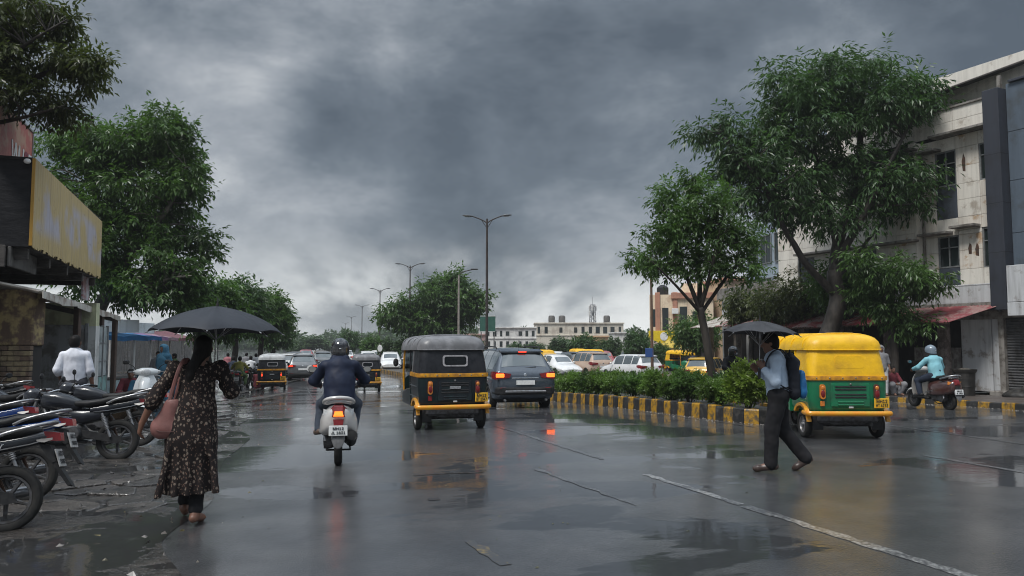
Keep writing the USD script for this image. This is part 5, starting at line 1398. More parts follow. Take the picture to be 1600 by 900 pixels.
# far woods closing the view along the horizon
r = np.random.RandomState(77)
cs, rd = [], []
for a in np.linspace(-42, 44, 260):
    d_ = 235 + 60 * r.rand()
    h_ = 3.2 + 2.6 * r.rand()
    x = math.sin(math.radians(a)) * d_
    if abs(math.degrees(math.atan2(x, d_)) + 14.2) < 1.0:
        continue
    cs.append((x, math.cos(math.radians(a)) * d_, h_ * .5))
    rd.append((3.0, 3.0, h_ * .55))
part(None, "distant_woods", MB().add(*foliage(cs, rd, 46, 6, 1.5, .75, 5, .2, 1.0)), LEAF_F, False, kind="stuff", label="dim belt of far trees along the whole horizon", cat="trees")

# ------------------------------------------------------------------ vehicles
def wheel(parent, c, r, w, axis=(1, 0, 0), spokes=0, rimmat=None, name="wheel", hub=0.62, both=True, discs=False):
    """wheel > tyre, rim."""
    c, ax = np.asarray(c, float), unit(axis)
    t = MB()
    pr = []
    ri = r * hub
    for a in np.linspace(-0.5, 1.5, 17)[:-1] * PI:       # a rounded, slightly flat tyre section, with grooves
        pr.append((ri + (r - ri) * (0.5 + 0.5 * np.sign(math.sin(a)) * abs(math.sin(a)) ** 0.6), w / 2 * np.sign(math.cos(a)) * abs(math.cos(a)) ** 0.75))
    pr.append(pr[0])
    t.lathe(pr, c, ax, 28, cap=False)
    w_ = part(parent, name, t, RUBBER, 50)
    rm = MB()
    rm.lathe([(ri * 1.02, -w * .36), (ri * .93, -w * .34), (ri * .88, -w * .12), (ri * .88, w * .12), (ri * .93, w * .34), (ri * 1.02, w * .36), (ri * 1.02, -w * .36)], c, ax, 24, cap=False)
    rm.lathe([(r * .13, -w * .5), (r * .15, -w * .3), (r * .15, w * .3), (r * .13, w * .5)], c, ax, 14)
    if spokes:
        a0 = unit(np.cross(ax, (0, 0, 1)))
        b0 = np.cross(ax, a0)
        for k in range(spokes):
            a = 2 * PI * k / spokes + .3
            d = math.cos(a) * a0 + math.sin(a) * b0
            rm.tube([c + d * r * .1, c + d * ri * .95], [r * .075, r * .05], 6)
    else:
        rm.lathe([(r * .14, w * .2), (ri * .45, w * .26), (ri * .7, w * .16), (ri * .9, w * .2), (ri * .9, -w * .2), (ri * .7, -w * .16), (ri * .45, -w * .26), (r * .14, -w * .2)], c, ax, 20)
        for k in range(5):
            a = 2 * PI * k / 5
            a0 = unit(np.cross(ax, (0, 0, 1)))
            b0 = np.cross(ax, a0)
            d = math.cos(a) * a0 + math.sin(a) * b0
            for sx in (-1, 1):
                rm.cyl(c + d * ri * .3 + ax * sx * w * .22, c + d * ri * .3 + ax * sx * w * .32, r * .035, sides=6)
    part(w_, "rim", rm, rimmat or STEEL, 40)
    return w_


def lettering(parent, text, h, c, R, mat, name="lettering", wide=None):
    """Raised lettering centred at c; R turns the xy plane (reading along x, facing z) into place."""
    m = meshkit.text_mesh(text, h, 0.004, bold=True)
    b = m.bounds
    v = m.vertices - [(b[0, 0] + b[1, 0]) / 2, (b[0, 1] + b[1, 1]) / 2, 0]
    if wide:
        v[:, 0] *= wide / (b[1, 0] - b[0, 0])
    return part(parent, name, MB().add(v, m.faces, R, c), mat, False)


REAR = np.array([[1.0, 0, 0], [0, 0, -1.0], [0, 1.0, 0]])      # reads along +x, faces -y, upright


def rickshaw(label, loc, rz, roof, hood, lower, band, lit=False, window=True, group=None, plate="MH12", name="auto_rickshaw", lowband=None, fabric=None):
    t = thing(name, label, "auto rickshaw", loc, rz, group)
    # the tub: rounded in plan, slightly wider at the belt
    def plan(z, w, y0, y1, r):
        return ring(rrect(w, y1 - y0, r, 5, (0, (y0 + y1) / 2)), z, "xy")
    mb = MB().loft([plan(.44, 1.16, -1.24, -.36, .10), plan(.50, 1.22, -1.27, -.34, .11), plan(.72, 1.26, -1.285, -.33, .12), plan(.94, 1.27, -1.29, -.33, .12)])
    part(t, "rear_body", mb, lower, 35)
    # floor, sides below the doorway, front cowl
    mb = MB().rbox((0, .18, .42), (1.16, 1.3, .10), .03)
    for s in (-1, 1):
        mb.loft([ring(rrect(.05, .34, .02, 3, (s * .60, .55)), -.36), ring(rrect(.05, .30, .02, 3, (s * .60, .53)), .10), ring(rrect(.05, .22, .02, 3, (s * .57, .48)), .75)])
    mb.loft([ring(rrect(1.12, .50, .12, 4, (0, .66)), .72), ring(rrect(1.05, .62, .14, 4, (0, .68)), .92), ring(rrect(.80, .62, .18, 4, (0, .66)), 1.16), ring(rrect(.42, .40, .15, 4, (0, .62)), 1.34)])
    part(t, "cowl", mb, lower, 35)
    # the rear panel with pressed ribs, the engine lid and its slots
    mb = MB().rbox((0.02, -1.287, .71), (.62, .022, .37), .01)
    part(t, "engine_lid", mb, lower, 30)
    for k, z in enumerate((.845, .80, .72, .675, .60, .555)):
        part(t, "louvre", MB().rbox((0.02, -1.301, z), (.50 if k < 4 else .42, .018, .022), .007), BLACKP if k < 4 else lower, 30)
    mb = MB()
    for z in (.60, .78):
        for s in (-1, 1):
            mb.tube([(s * .638, -1.14, z), (s * .641, -.42, z)], .007, 5)
    part(t, "side_rib", mb, lower, 30)
    # belt band with rivets
    r0 = rrect(1.30, .99, .125, 5, (0, -.81))
    mb = MB().loft([ring(r0, .945, "xy"), ring(r0 * 1.003, .955, "xy"), ring(r0 * 1.003, 1.005, "xy"), ring(r0, 1.015, "xy")])
    bd = part(t, "belt_band", mb, band, 30)
    mb = MB()
    for x in np.linspace(-.52, .52, 6):
        mb.ell((x, -1.312, .98), (.012, .008, .012), n=1)
    part(bd, "rivets", mb, STEEL, True, kind="stuff")
    # hood: curtain round the back, roof over all, lip at the back
    def horseshoe(w, y0, y1, r, th):
        a = np.linspace(0, PI / 2, 6)
        o = [(w / 2, y1)] + [(w / 2 - r + r * math.cos(q), y0 + r - r * math.sin(q)) for q in a] + [(-w / 2 + r - r * math.sin(q), y0 + r - r * math.cos(q)) for q in a] + [(-w / 2, y1)]
        w, y0, r = w - 2 * th, y0 + th, r - th
        i = [(w / 2, y1)] + [(w / 2 - r + r * math.cos(q), y0 + r - r * math.sin(q)) for q in a] + [(-w / 2 + r - r * math.sin(q), y0 + r - r * math.cos(q)) for q in a] + [(-w / 2, y1)]
        return np.array(o + i[::-1])
    lv = [(1.012, 1.255, -1.285, .12), (1.15, 1.235, -1.270, .14), (1.30, 1.205, -1.245, .16), (1.44, 1.175, -1.215, .17), (1.52, 1.15, -1.185, .17)]
    mb = MB().loft([ring(horseshoe(w, y, -.62, r, .018), z, "xy") for z, w, y, r in lv])
    part(t, "hood_curtain", mb, hood, 35)
    for s in (-1, 1):
        part(t, "hood_hem", MB().tube([(s * (lv[0][1] / 2 + .004), -.62, 1.022), (s * (lv[0][1] / 2 - .04), -.60, 1.5)], .014, 6), roof, 40)
    y0, y1 = -1.245, 1.02
    def roofring(inset, z, drop=0.0):
        q = ring(rrect(1.225 - 2 * inset, y1 - y0 - 1.6 * inset, max(.20 - inset * .3, .05), 6, (0, (y0 + y1) / 2)), z, "xy")
        q[:, 2] -= np.clip((q[:, 1] - .55), 0, 1) ** 2 * .35       # the roof dips over the windscreen
        return q
    mb = MB().loft([roofring(.012, 1.425), roofring(-.006, 1.43), roofring(-.002, 1.50), roofring(.02, 1.565), roofring(.07, 1.625), roofring(.15, 1.662), roofring(.28, 1.685), roofring(.42, 1.695)])
    rf = part(t, "roof", mb, roof, 50)
    mb = MB()
    for y in (-.98, -.45, .15, .7):
        d = -.35 * max(0, y - .55) ** 2
        mb.tube(spline([(-.613, y, 1.46 + d), (-.60, y, 1.55 + d), (-.53, y, 1.632 + d), (-.30, y, 1.688 + d), (0, y, 1.697 + d), (.30, y, 1.688 + d), (.53, y, 1.632 + d), (.60, y, 1.55 + d), (.613, y, 1.46 + d)], 3), .013, 6)
    part(rf, "roof_bow", mb, roof, 50)
    # the hem of the roof that laps over the curtain
    q = rrect(1.232, y1 - y0 + .012, .205, 6, (0, (y0 + y1) / 2))
    q = q[q[:, 1] < -.55]
    q = q[np.argsort(np.arctan2(q[:, 0], -(q[:, 1] + .5)))]
    mb = MB().tube(np.c_[q, np.full(len(q), 1.432)], .011, 6)
    part(rf, "roof_hem", mb, roof, 40)
    if window:
        f = rrect(.46, .20, .05, 5, (.03, 1.235))
        g = rrect(.40, .15, .04, 5, (.03, 1.235))
        tilt = lambda p2, off: np.c_[p2[:, 0], -1.285 + (p2[:, 1] - 1.012) * .135 - off, p2[:, 1]]
        wf = part(t, "rear_window", MB().loft([tilt(f, -.004), tilt(f, .012), tilt(g, .012), tilt(g, -.004)], cap=False), look(numbered("L", "window_gasket"), (.34, .33, .34), (.16, .15, .16), 12, rough=.5), 35)
        part(wf, "pane", MB().loft([tilt(g, .002), tilt(g, .006)]), PANE, False)
    else:
        tilt = lambda p2, off: np.c_[p2[:, 0], -1.285 + (p2[:, 1] - 1.012) * .135 - off, p2[:, 1]]
        q = rrect(.46, .20, .05, 5, (.03, 1.235))
        part(t, "rear_window_flap", MB().loft([tilt(q, -.004), tilt(q * [1, 1], .006)]), hood, 35)
    # doorway posts, windscreen frame, dash rail
    mb = MB()
    for s in (-1, 1):
        mb.tube(spline([(s * .56, .78, .62), (s * .575, .76, 1.0), (s * .56, .70, 1.45)], 4), .022, 8)
    mb.tube([(-.56, .72, 1.40), (.56, .72, 1.40)], .018, 8)
    part(t, "windscreen_frame", mb, band, 40)
    part(t, "windscreen", MB().box((0, .735, 1.18), (1.08, .006, .42), rotx(8)), PANE, False)
    mb = MB()
    for s in (-1, 1):
        mb.tube([(s * .585, -.1, .58), (s * .58, -.1, 1.47)], .014, 6)
        mb.tube([(s * .585, -.1, .80), (s * .585, -.60, .82)], .012, 6)
    part(t, "side_rail", mb, BLACK, 40)
    part(t, "passenger_seat", MB().rbox((0, -.55, .68), (1.12, .42, .16), .04).rbox((0, -.76, .93), (1.1, .10, .40), .03), SEAT, 30)
    part(t, "driver_seat", MB().rbox((0, .12, .74), (.62, .30, .10), .03), SEAT, 30)
    mb = MB().tube(spline([(-.30, .42, .98), (-.15, .47, 1.0), (.15, .47, 1.0), (.30, .42, .98)], 4), .016, 8).tube([(0, .47, 1.0), (0, .8, .55)], .022, 8)
    part(t, "handlebar", mb, BLACKP, 40)
    # bumper, wings over the rear wheels, mud flaps, underside
    mb = MB().tube(spline([(-.63, -1.02, .42), (-.645, -1.22, .42), (-.58, -1.315, .42), (0, -1.33, .42), (.58, -1.315, .42), (.645, -1.22, .42), (.63, -1.02, .42)], 4), .042, 8, flat=1.0)
    part(t, "bumper", mb, lowband or band, 45)
    for s in (-1, 1):
        a = np.linspace(.05 * PI, .80 * PI, 12)
        arch = np.array([[(s * (.60 + x), -.92 - R_ * math.cos(q), .235 + R_ * math.sin(q)) for x, R_ in ((0, .29), (.062, .285), (.066, .33), (0, .34))] for q in a])
        part(t, "wheel_arch", MB().loft(arch), band, 40)
        wheel(t, (s * .585, -.92, .215), .215, .11, rimmat=STEEL)
        part(t, "mud_flap", MB().rbox((s * .47, -1.19, .26), (.17, .014, .22), .006), BLACKP, 30)
    mb = MB().rbox((0, -.85, .34), (.98, .80, .16), .04).rbox((0, -1.20, .335), (.92, .06, .10), .02).tube([(-.5, -.86, .215), (.5, -.86, .215)], .045, 10).tube([(-.25, -1.1, .25), (.30, -1.12, .25), (.36, -1.25, .24)], .035, 8)
    mb.rbox((0, .1, .33), (.3, 1.1, .10), .03)
    part(t, "chassis", mb, ENGINE, 35)
    wheel(t, (0, 1.08, .215), .215, .10, rimmat=STEEL)
    mb = MB()
    a = np.linspace(-.05 * PI, .9 * PI, 10)
    mb.loft([[(x * wd, 1.08 - R_ * math.cos(q), .215 + R_ * math.sin(q)) for x, R_, wd in ((-1, .25, .075), (1, .25, .075), (1, .262, .08), (-1, .262, .08))] for q in a])
    part(t, "front_mudguard", mb, lower, 40)
    part(t, "front_fork", MB().tube([(-.08, 1.08, .22), (-.06, .92, .55)], .022, 8).tube([(.08, 1.08, .22), (.06, .92, .55)], .022, 8), BLACKP, 40)
    hl = part(t, "headlight", MB().lathe([(.03, -.06), (.075, 0), (.085, .05), (.08, .06)], (0, 1.12, .84), (0, 1, 0), 16), lower, 40)
    part(hl, "lens", MB().lathe([(.076, .058), (.05, .075), (.01, .08)], (0, 1.12, .84), (0, 1, 0), 16), CLEARLAMP, 40)
    # lamps, plate, lettering
    for s in (-1, 1):
        lp = part(t, "tail_lamp", MB().loft([ring(rrect(.086, .24, .04, 4, (s * .43, .765)), -1.28), ring(rrect(.082, .235, .04, 4, (s * .43, .765)), -1.325)]), AMBER if s < 0 else look(numbered("L", "lamp_housing"), (.09, .03, .025), rough=.3), 40)
        part(lp, "indicator_lens", MB().ell((s * .43, -1.326, .825), (.03, .014, .036)), AMBER, True)
        part(lp, "stop_lens", MB().ell((s * .43, -1.326, .735), (.034, .016, .06)), REDLIT if lit else REDLAMP, True)
    part(t, "reflector", MB().rbox((-.43, -1.29, .575), (.07, .02, .085), .008), AMBER if not window else REDLAMP, 30)
    pl = part(t, "number_plate", MB().rbox((.50, -1.315, .585), (.24, .012, .155), .004), PLATE_Y, 30)
    lettering(pl, plate, .05, (.50, -1.3215, .615), REAR, INK, wide=.17)
    lettering(pl, "BT 2047" if window else "HT 4193", .05, (.50, -1.3215, .55), REAR, INK, wide=.19)
    lettering(t, "TVS", .026, (.02, -1.3, .515), REAR, SILVERPRINT, "badge") if False else None
    em = part(t, "badge", MB().rbox((.02, -1.302, .515), (.075, .012, .026), .005), SILVERPRINT, 30)
    part(t, "lid_handle", MB().rbox((.02, -1.305, .885), (.03, .02, .03), .008), STEEL, 30)
    if window:
        part(t, "name_strip", MB().rbox((.02, -1.314, .762), (.20, .008, .05), .003), look(numbered("L", "name_strip_print"), (.32, .33, .34), (.14, .14, .15), 60, rough=.4), 30)
    for s in (-1, 1):
        mr = part(t, "mirror", MB().ell((s * .73, .80, 1.16), (.055, .025, .085)), BLACKP, True)
        part(mr, "mirror_stalk", MB().tube([(s * .56, .76, 1.05), (s * .66, .79, 1.12), (s * .72, .80, 1.15)], .009, 6), BLACKP, 40)
    return t


PANE = glass_look("thin_pane", (0.55, 0.58, 0.58))
ROOFGREY = look("grey_hood_vinyl", (0.13, 0.13, 0.135), (0.20, 0.20, 0.21), 5, rough=0.38, rough2=0.55, bump=0.004, bscale=9)
ROOFWHITE = look("pale_hood_vinyl", (0.50, 0.51, 0.51), (0.38, 0.38, 0.38), 5, rough=0.4, bump=0.004, bscale=9)
HOODBLACK = look("black_hood_vinyl", (0.011, 0.012, 0.015), (0.020, 0.021, 0.025), 5, rough=0.26, rough2=0.42, bump=0.008, bscale=6, spec=0.3)
TUBBLACK = look("deep_green_black_paint", (0.007, 0.010, 0.014), (0.010, 0.024, 0.024), 3, rough=0.25, coat=0.2, spec=0.35)
TAXIYELLOW = look("taxi_yellow_paint", (0.68, 0.31, 0.010), (0.34, 0.15, 0.02), 9, rough=0.32, coat=0.3)
HOODYELLOW = look("yellow_hood_vinyl", (0.78, 0.45, 0.008), (0.50, 0.27, 0.012), 3.2, rough=0.36, rough2=0.55, bump=0.022, bscale=4.5, lo=.45, hi=.8, detail=7)
TUBGREEN = look("green_body_paint", (0.006, 0.145, 0.060), (0.020, 0.060, 0.034), 4, rough=0.28, rough2=.5, coat=0.4, lo=.45, hi=.75, detail=8, bump=.004, bscale=5)

rickshaw("black auto rickshaw with grey roof and yellow belt band, right of the scooter rider", (-1.41, 15.0, 0), 17, ROOFGREY, HOODBLACK, TUBBLACK, TAXIYELLOW, lowband=TAXIORANGE)
rickshaw("green auto rickshaw with bright yellow hood behind the man crossing with umbrella", (5.40, 13.65, 0), -.5, HOODYELLOW, HOODYELLOW, TUBGREEN, TAXIYELLOW, window=False, lowband=TAXIORANGE)
rickshaw("small far black auto rickshaw with whitish roof, left beside the grey car", (-11.55, 37.2, 0), 16, ROOFWHITE, HOODBLACK, TUBBLACK, TAXIYELLOW, lit=True)
rickshaw("far black auto rickshaw half hidden behind the scooter rider's right arm", (-6.9, 36.4, 0), 13, ROOFGREY, HOODBLACK, TUBBLACK, TAXIYELLOW)


# ---- cars: a body lofted along its length, windows as thin panes just proud of it
def car(name, label, loc, rz, paint, L=4.2, W=1.74, H=1.58, kind="estate", roofpaint=None, lit=False, group=None, cat="car", fine=False, low=None, plate=PLATE, upper=None):
    t = thing(name, label, cat, loc, rz, group)
    h, w = L / 2, W / 2
    # stations: y, sill z, sill half width, waist z, waist half width, belt z, belt half width, roof z, roof half width
    zb = H * .625
    if kind == "sedan":
        st = [(-h, .50, .70, .62, .86, .74, .80, .76, .62), (-h + .05, .36, .80, .62, .95, .86, .90, .90, .72), (-h + .55, .26, .92, .62, 1.0, zb - .05, .95, zb - .03, .74), (-h + .72, .24, .94, .62, 1, zb, .95, zb + .04, .74), (-h + 1.25, .22, .95, .62, 1, zb + .01, .95, H - .05, .68), (-h + 1.7, .22, .95, .62, 1, zb, .95, H, .68)]
    else:
        st = [(-h, .50, .60, .60, .70, .74, .66, .78, .60), (-h + .03, .40, .76, .60, .86, .80, .82, .90, .72), (-h + .08, .32, .86, .60, .955, zb - .05, .915, zb + .0, .78), (-h + .16, .28, .90, .60, .99, zb, .95, zb + .10, .80), (-h + .40, .26, .94, .60, 1, zb + .02, .94, H - .11, .66), (-h + .54, .25, .95, .60, 1, zb + .02, .94, H - .04, .66), (-h + 1.0, .23, .95, .60, 1, zb + .01, .95, H - .005, .67), (-h + 1.6, .22, .95, .60, 1, zb, .95, H, .68)]
    st += [(.25, .22, .95, .60, 1, zb - .02, .95, H - .02, .70), (.62, .22, .95, .60, 1, zb - .04, .95, H - .12, .68), (h - 1.05, .22, .95, .60, 1, zb - .06, .93, zb + .04, .70), (h - .5, .24, .93, .58, .98, zb - .14, .88, zb - .08, .66), (h - .12, .30, .84, .54, .92, zb - .26, .80, zb - .20, .58), (h, .40, .70, .52, .80, zb - .40, .70, zb - .36, .5)]
    st = np.array(st)
    st[:, [2, 4, 6, 8]] *= w
    P = lambda y: [np.interp(y, st[:, 0], st[:, k]) for k in range(1, 9)]

    def half(y):
        a, aw, b, bw, c, cw, d, dw = P(y)
        q = [(0, a), (aw * .9, a), (aw, a + .05), (bw, b), (bw * .995, (b + c) / 2), (cw, c), (dw + (cw - dw) * .28, c + (d - c) * .74), (dw * .98, d - (d - c) * .06 - .001), (dw * .80, d + .012), (dw * .4, d + .028), (0, d + .03)]
        return np.array(q)
    yy = np.unique(np.r_[st[:, 0], np.linspace(-h + .5, h - .6, 26)])
    rings = [ring(np.vstack([half(y), half(y)[-2:0:-1] * [-1, 1]]), y) for y in yy]
    body = MB().loft(rings).out()
    wr = .31 if kind != "small" else .27
    wy = (-h + .78, h - .82)
    try:
        mm = m3.Manifold(m3.Mesh(np.asarray(body.vertices, np.float32), np.asarray(body.faces, np.uint32)))
        for y in wy:
            for s in (-1, 1):
                cy = m3.Manifold.cylinder(.30, wr + .055, wr + .055, 28).rotate([0, 90, 0]).translate([s * (w - .10) - .15, y, wr])
                mm = mm - cy
        if mm.num_tri() > 50:
            q = mm.to_mesh()
            body = trimesh.Trimesh(q.vert_properties[:, :3], q.tri_verts)
    except Exception:
        pass
    bp = part(t, "body", body, paint, 32)

    def patch(y0, y1, i0, i1, s, off, n=8, f0=0.0, f1=1.0):
        """A pane between section corners i0 (plus f0 of the way) and i1, pushed outwards."""
        g = []
        for y in np.linspace(y0, y1, n):
            q = half(y)
            e = np.array([(i0 + f0) * (1 - k) + (i1 - 1 + f1) * k for k in np.linspace(0, 1, 5)])
            k = np.minimum(e.astype(int), len(q) - 2)
            r_ = q[k] + (q[k + 1] - q[k]) * (e - k)[:, None]
            g.append(np.c_[r_[:, 0] * s, np.full(5, y), r_[:, 1]])
        g = np.array(g)
        nn = np.cross(np.gradient(g, axis=0), np.gradient(g, axis=1))
        nn /= np.linalg.norm(nn, axis=2, keepdims=True) + 1e-9
        cc = V(0, (y0 + y1) / 2, zb)
        nn *= np.sign(((g - cc) * nn).sum())
        return MB().slab(g + nn * off, -nn.reshape(-1, 3) * .012) if False else _sheet(g, nn, off)

    def _sheet(g, nn, off):
        a, b = g.shape[:2]
        v = np.vstack([(g + nn * off).reshape(-1, 3), (g - nn * .01).reshape(-1, 3)])
        i, j = np.meshgrid(np.arange(a - 1), np.arange(b - 1), indexing="ij")
        q = np.stack([i * b + j, (i + 1) * b + j, (i + 1) * b + j + 1, i * b + j + 1], -1).reshape(-1, 4)
        rim = [i_ * b for i_ in range(a)] + [(a - 1) * b + j_ for j_ in range(1, b)] + [i_ * b + b - 1 for i_ in range(a - 2, -1, -1)] + [j_ for j_ in range(b - 2, 0, -1)]
        rim = np.array(rim)
        e = np.stack([rim, np.roll(rim, -1), np.roll(rim, -1) + a * b, rim + a * b], 1)
        return MB().add(v, np.vstack([q, e]))
    cuts = [(-h + .42, -h + .95), (-h + 1.02, -.36), (-.28, .52)] if kind != "sedan" else [(-h + 1.12, -h + 1.3), (-h + 1.36, -.30), (-.22, .50)]
    for s in (-1, 1):
        for y0, y1 in cuts:
            part(t, "side_window", patch(y0, y1, 5, 7, s, .006, 7, .10, .85), CARGLASS, False)
    # rear and front screens span the whole width
    def screen(y0, y1, zc=.06, inset=.90):
        g = []
        for y in np.linspace(y0, y1, 7):
            q = half(y)
            k = np.linspace(-1, 1, 9)
            xs = k * q[7, 0] * inset
            zs = np.interp(np.abs(xs), q[::-1, 0][:4], q[::-1, 1][:4])
            g.append(np.c_[xs, np.full(9, y), zs])
        g = np.array(g)
        nn = np.cross(np.gradient(g, axis=0), np.gradient(g, axis=1))
        nn /= np.linalg.norm(nn, axis=2, keepdims=True) + 1e-9
        nn *= np.sign(nn[..., 2].sum())
        return _sheet(g, nn, .007)
    if kind == "sedan":
        part(t, "rear_window", screen(-h + .78, -h + 1.20), CARGLASS, False)
    else:
        part(t, "rear_window", screen(-h + .175, -h + .40, inset=.92), CARGLASS, False)
        part(t, "rear_spoiler", MB().loft([ring(rrect(1.36 * w, .035, .015, 3, (0, H - .075)), -h + .33), ring(rrect(1.34 * w, .05, .02, 3, (0, H - .025)), -h + .66)]), upper or paint, 40)
    part(t, "windscreen", screen(.66, h - 1.10), CARGLASS, False)
    if roofpaint is not None:
        q = patch(-h + .55, .2, 7, 10, 1, .006, 7)
        part(t, "roof_panel", q, roofpaint, 30)
        part(t, "roof_panel", patch(-h + .55, .2, 7, 10, -1, .006, 7), roofpaint, 30)
    # wheels
    for y in wy:
        for s in (-1, 1):
            wheel(t, (s * (w - .12), y, wr), wr, .20, spokes=7 if fine else 5, rimmat=STEEL, hub=.66)
    part(t, "underside", MB().rbox((0, 0, .27), (W * .82, L * .86, .16), .05), BLACKP, 30)
    # rear end
    up_ = .10 if fine else .0
    part(t, "rear_bumper", MB().loft([ring(rrect(1.60 * w, .18, .05, 3, (0, .40 + up_)), -h - .035), ring(rrect(1.84 * w, .20, .05, 3, (0, .41 + up_)), -h + .03), ring(rrect(1.95 * w, .18, .05, 3, (0, .40 + up_)), -h + .30)]), low or BLACKP, 40)
    zl = zb - .10
    for s in (-1, 1):
        lp = part(t, "tail_lamp", MB().hull([(s * w * f, -h + y, zl + z) for f, y, z in ((.975, .42, .10), (.985, .42, .0), (.93, .03, .11), (.93, .005, -.08), (.45, .0, .06), (.50, -.015, -.04), (.99, .2, -.07), (.975, .2, .12), (.45, .14, .05), (.5, .14, -.03))]), REDLAMP, 40)
        part(lp, "lit_lens", MB().rbox((s * w * .80, -h + .0, zl + .015), (w * .26, .03, .10), .014), ORANGELIT if lit == 2 else (REDLIT if lit else REDLAMP), 30)
        part(t, "bumper_reflector", MB().rbox((s * w * .70, -h - .02, .48 + up_), (.16, .03, .03), .006), REDLAMP, 30)
        mr = part(t, "wing_mirror", MB().rbox((s * (w + .09), .62, zb + .06), (.16, .08, .11), .03), upper or paint, 40)
    part(t, "number_plate", MB().rbox((0, -h - .012, zb - .27), (.50, .016, .115), .004, rotx(-6)), plate, 30)
    part(t, "trim_strip", MB().rbox((0, -h + .014, zb - .155), (.72, .02, .022), .006), CHROME, 30)
    part(t, "emblem", MB().lathe([(.04, 0), (.045, .008), (.03, .014)], (0, -h + .035, zb - .075), (0, -1, .2), 16), CHROME, 40)
    if fine:
        for s in (-1, 1):
            part(t, "roof_rail", MB().tube(spline([(s * w * .70, -h + .75, H + .0), (s * w * .70, -h + .95, H + .055), (s * w * .69, .05, H + .05), (s * w * .68, .3, H - .01)], 4), .018, 8), BLACKP, 40)
        part(t, "wiper", MB().tube([(.02, -h + .15, zb + .10), (.32, -h + .155, zb + .125)], .012, 6), BLACKP, 40)
        part(t, "stop_lamp", MB().rbox((0, -h + .325, H - .075), (.22, .03, .035), .008), REDLIT, 30)
        part(t, "antenna", MB().tube([(0, -h + .70, H + .02), (0, -h + .66, H + .24)], .008, 6), BLACKP, 40)
        part(t, "bumper_insert", MB().rbox((0, -h - .036, .49), (1.1, .03, .06), .02), STEEL, 30)
        for s in (-1, 1):
            part(t, "exhaust_tip", MB().tube([(s * .55, -h + .1, .27), (s * .55, -h - .03, .27)], .03, 10), STEEL, 40)
        part(t, "side_cladding", MB().rbox((-w * .985, .02, .33), (.03, L * .42, .12), .012).rbox((w * .985, .02, .33), (.03, L * .42, .12), .012), BLACKP, 30)
    return t


CARGLASS = usdkit.material(stage, "/World/Looks/car_glass", {"p": ("principled_bsdf", {"base_color": (0.075, 0.092, 0.097), "roughness": 0.06, "coat_weight": 1.0, "specular_ior_level": 1.0})}, [], surface="p.BSDF")
CAR_GREY = look("slate_grey_car_paint", (0.055, 0.070, 0.090), (0.066, 0.082, 0.104), 3, rough=0.22, metal=0.35, coat=0.9)
CAR_SILVER = look("grey_car_paint", (0.15, 0.155, 0.16), (0.18, 0.185, 0.19), 3, rough=0.28, metal=0.4, coat=0.8)
CAR_WHITE = look("white_car_paint", (0.68, 0.68, 0.67), (0.6, 0.6, 0.59), 3, rough=0.25, coat=0.8)
CAR_RED = look("red_car_paint", (0.30, 0.016, 0.018), (0.24, 0.014, 0.016), 3, rough=0.25, coat=0.8)
CAR_YELLOW = look("yellow_taxi_paint", (0.62, 0.36, 0.02), (0.52, 0.30, 0.03), 3, rough=0.28, coat=0.7)
CAR_DARK = look("dark_car_paint", (0.025, 0.027, 0.03), rough=0.25, coat=0.8)

car("crossover_car", "slate grey crossover car with lit tail lamps and roof rails beside the median", (-0.16, 22.0, 0), 14.5, CAR_GREY, 4.1, 1.70, 1.58, lit=2, fine=True)
far = "cars on the far side of the median"
sv = car("estate_car", "far grey hatchback with a white roof, between the white roofed rickshaw and the scooter rider", (-12.6, 46.5, 0), 15, CAR_SILVER, 4.0, 1.70, 1.56, roofpaint=CAR_WHITE, lit=True)
part(sv, "spare_wheel_cover", MB().lathe([(.0, 0), (.19, 0), (.20, .02), (.19, .04), (0, .045)], (.42, -2.02, .73), (0, -1, 0), 20), CAR_WHITE, 40)
car("estate_car", "white estate car with red tail seen over the hedge left of the median tree", (6.9, 45, 0), 28, CAR_WHITE, 4.2, 1.7, 1.55, low=CAR_RED, group=far)
car("estate_car", "orange yellow taxi seen over the hedge beside the median tree's trunk", (9.9, 39, 0), -28, CAR_YELLOW, 4.0, 1.65, 1.5, low=CAR_RED, group=far)
car("estate_car", "yellow topped white car just left of the crossing man's umbrella hand", (13.2, 40, .145), -60, CAR_WHITE, 4.0, 1.65, 1.55, roofpaint=CAR_YELLOW, group=far)
car("estate_car", "beige tall car behind the hedge, left of the white estate car", (4.9, 50, 0), 24, look("beige_car_paint", (.42, .30, .22), rough=.3, coat=.6), 4.0, 1.7, 1.62, group=far)
car("sedan_car", "white saloon with its windscreen towards the hedge's far left part", (2.9, 50, 0), 205, CAR_WHITE, 4.2, 1.7, 1.45, kind="sedan", group=far)
car("sedan_car", "yellow and red saloon far behind the white saloon beyond the hedge", (2.6, 57, 0), 200, CAR_YELLOW, 4.2, 1.7, 1.5, kind="sedan", low=CAR_RED, group=far)
car("estate_car", "dark car almost hidden behind the beige one", (5.6, 58, 0), 20, CAR_DARK, 4.0, 1.7, 1.6, group=far)
car("estate_car", "green car far behind the white saloon beyond the hedge", (2.2, 66, 0), 20, look("green_car_paint", (.05, .12, .04), rough=.3, coat=.6), 4.2, 1.7, 1.5, group=far)
q = "cars queuing beyond the rickshaws"
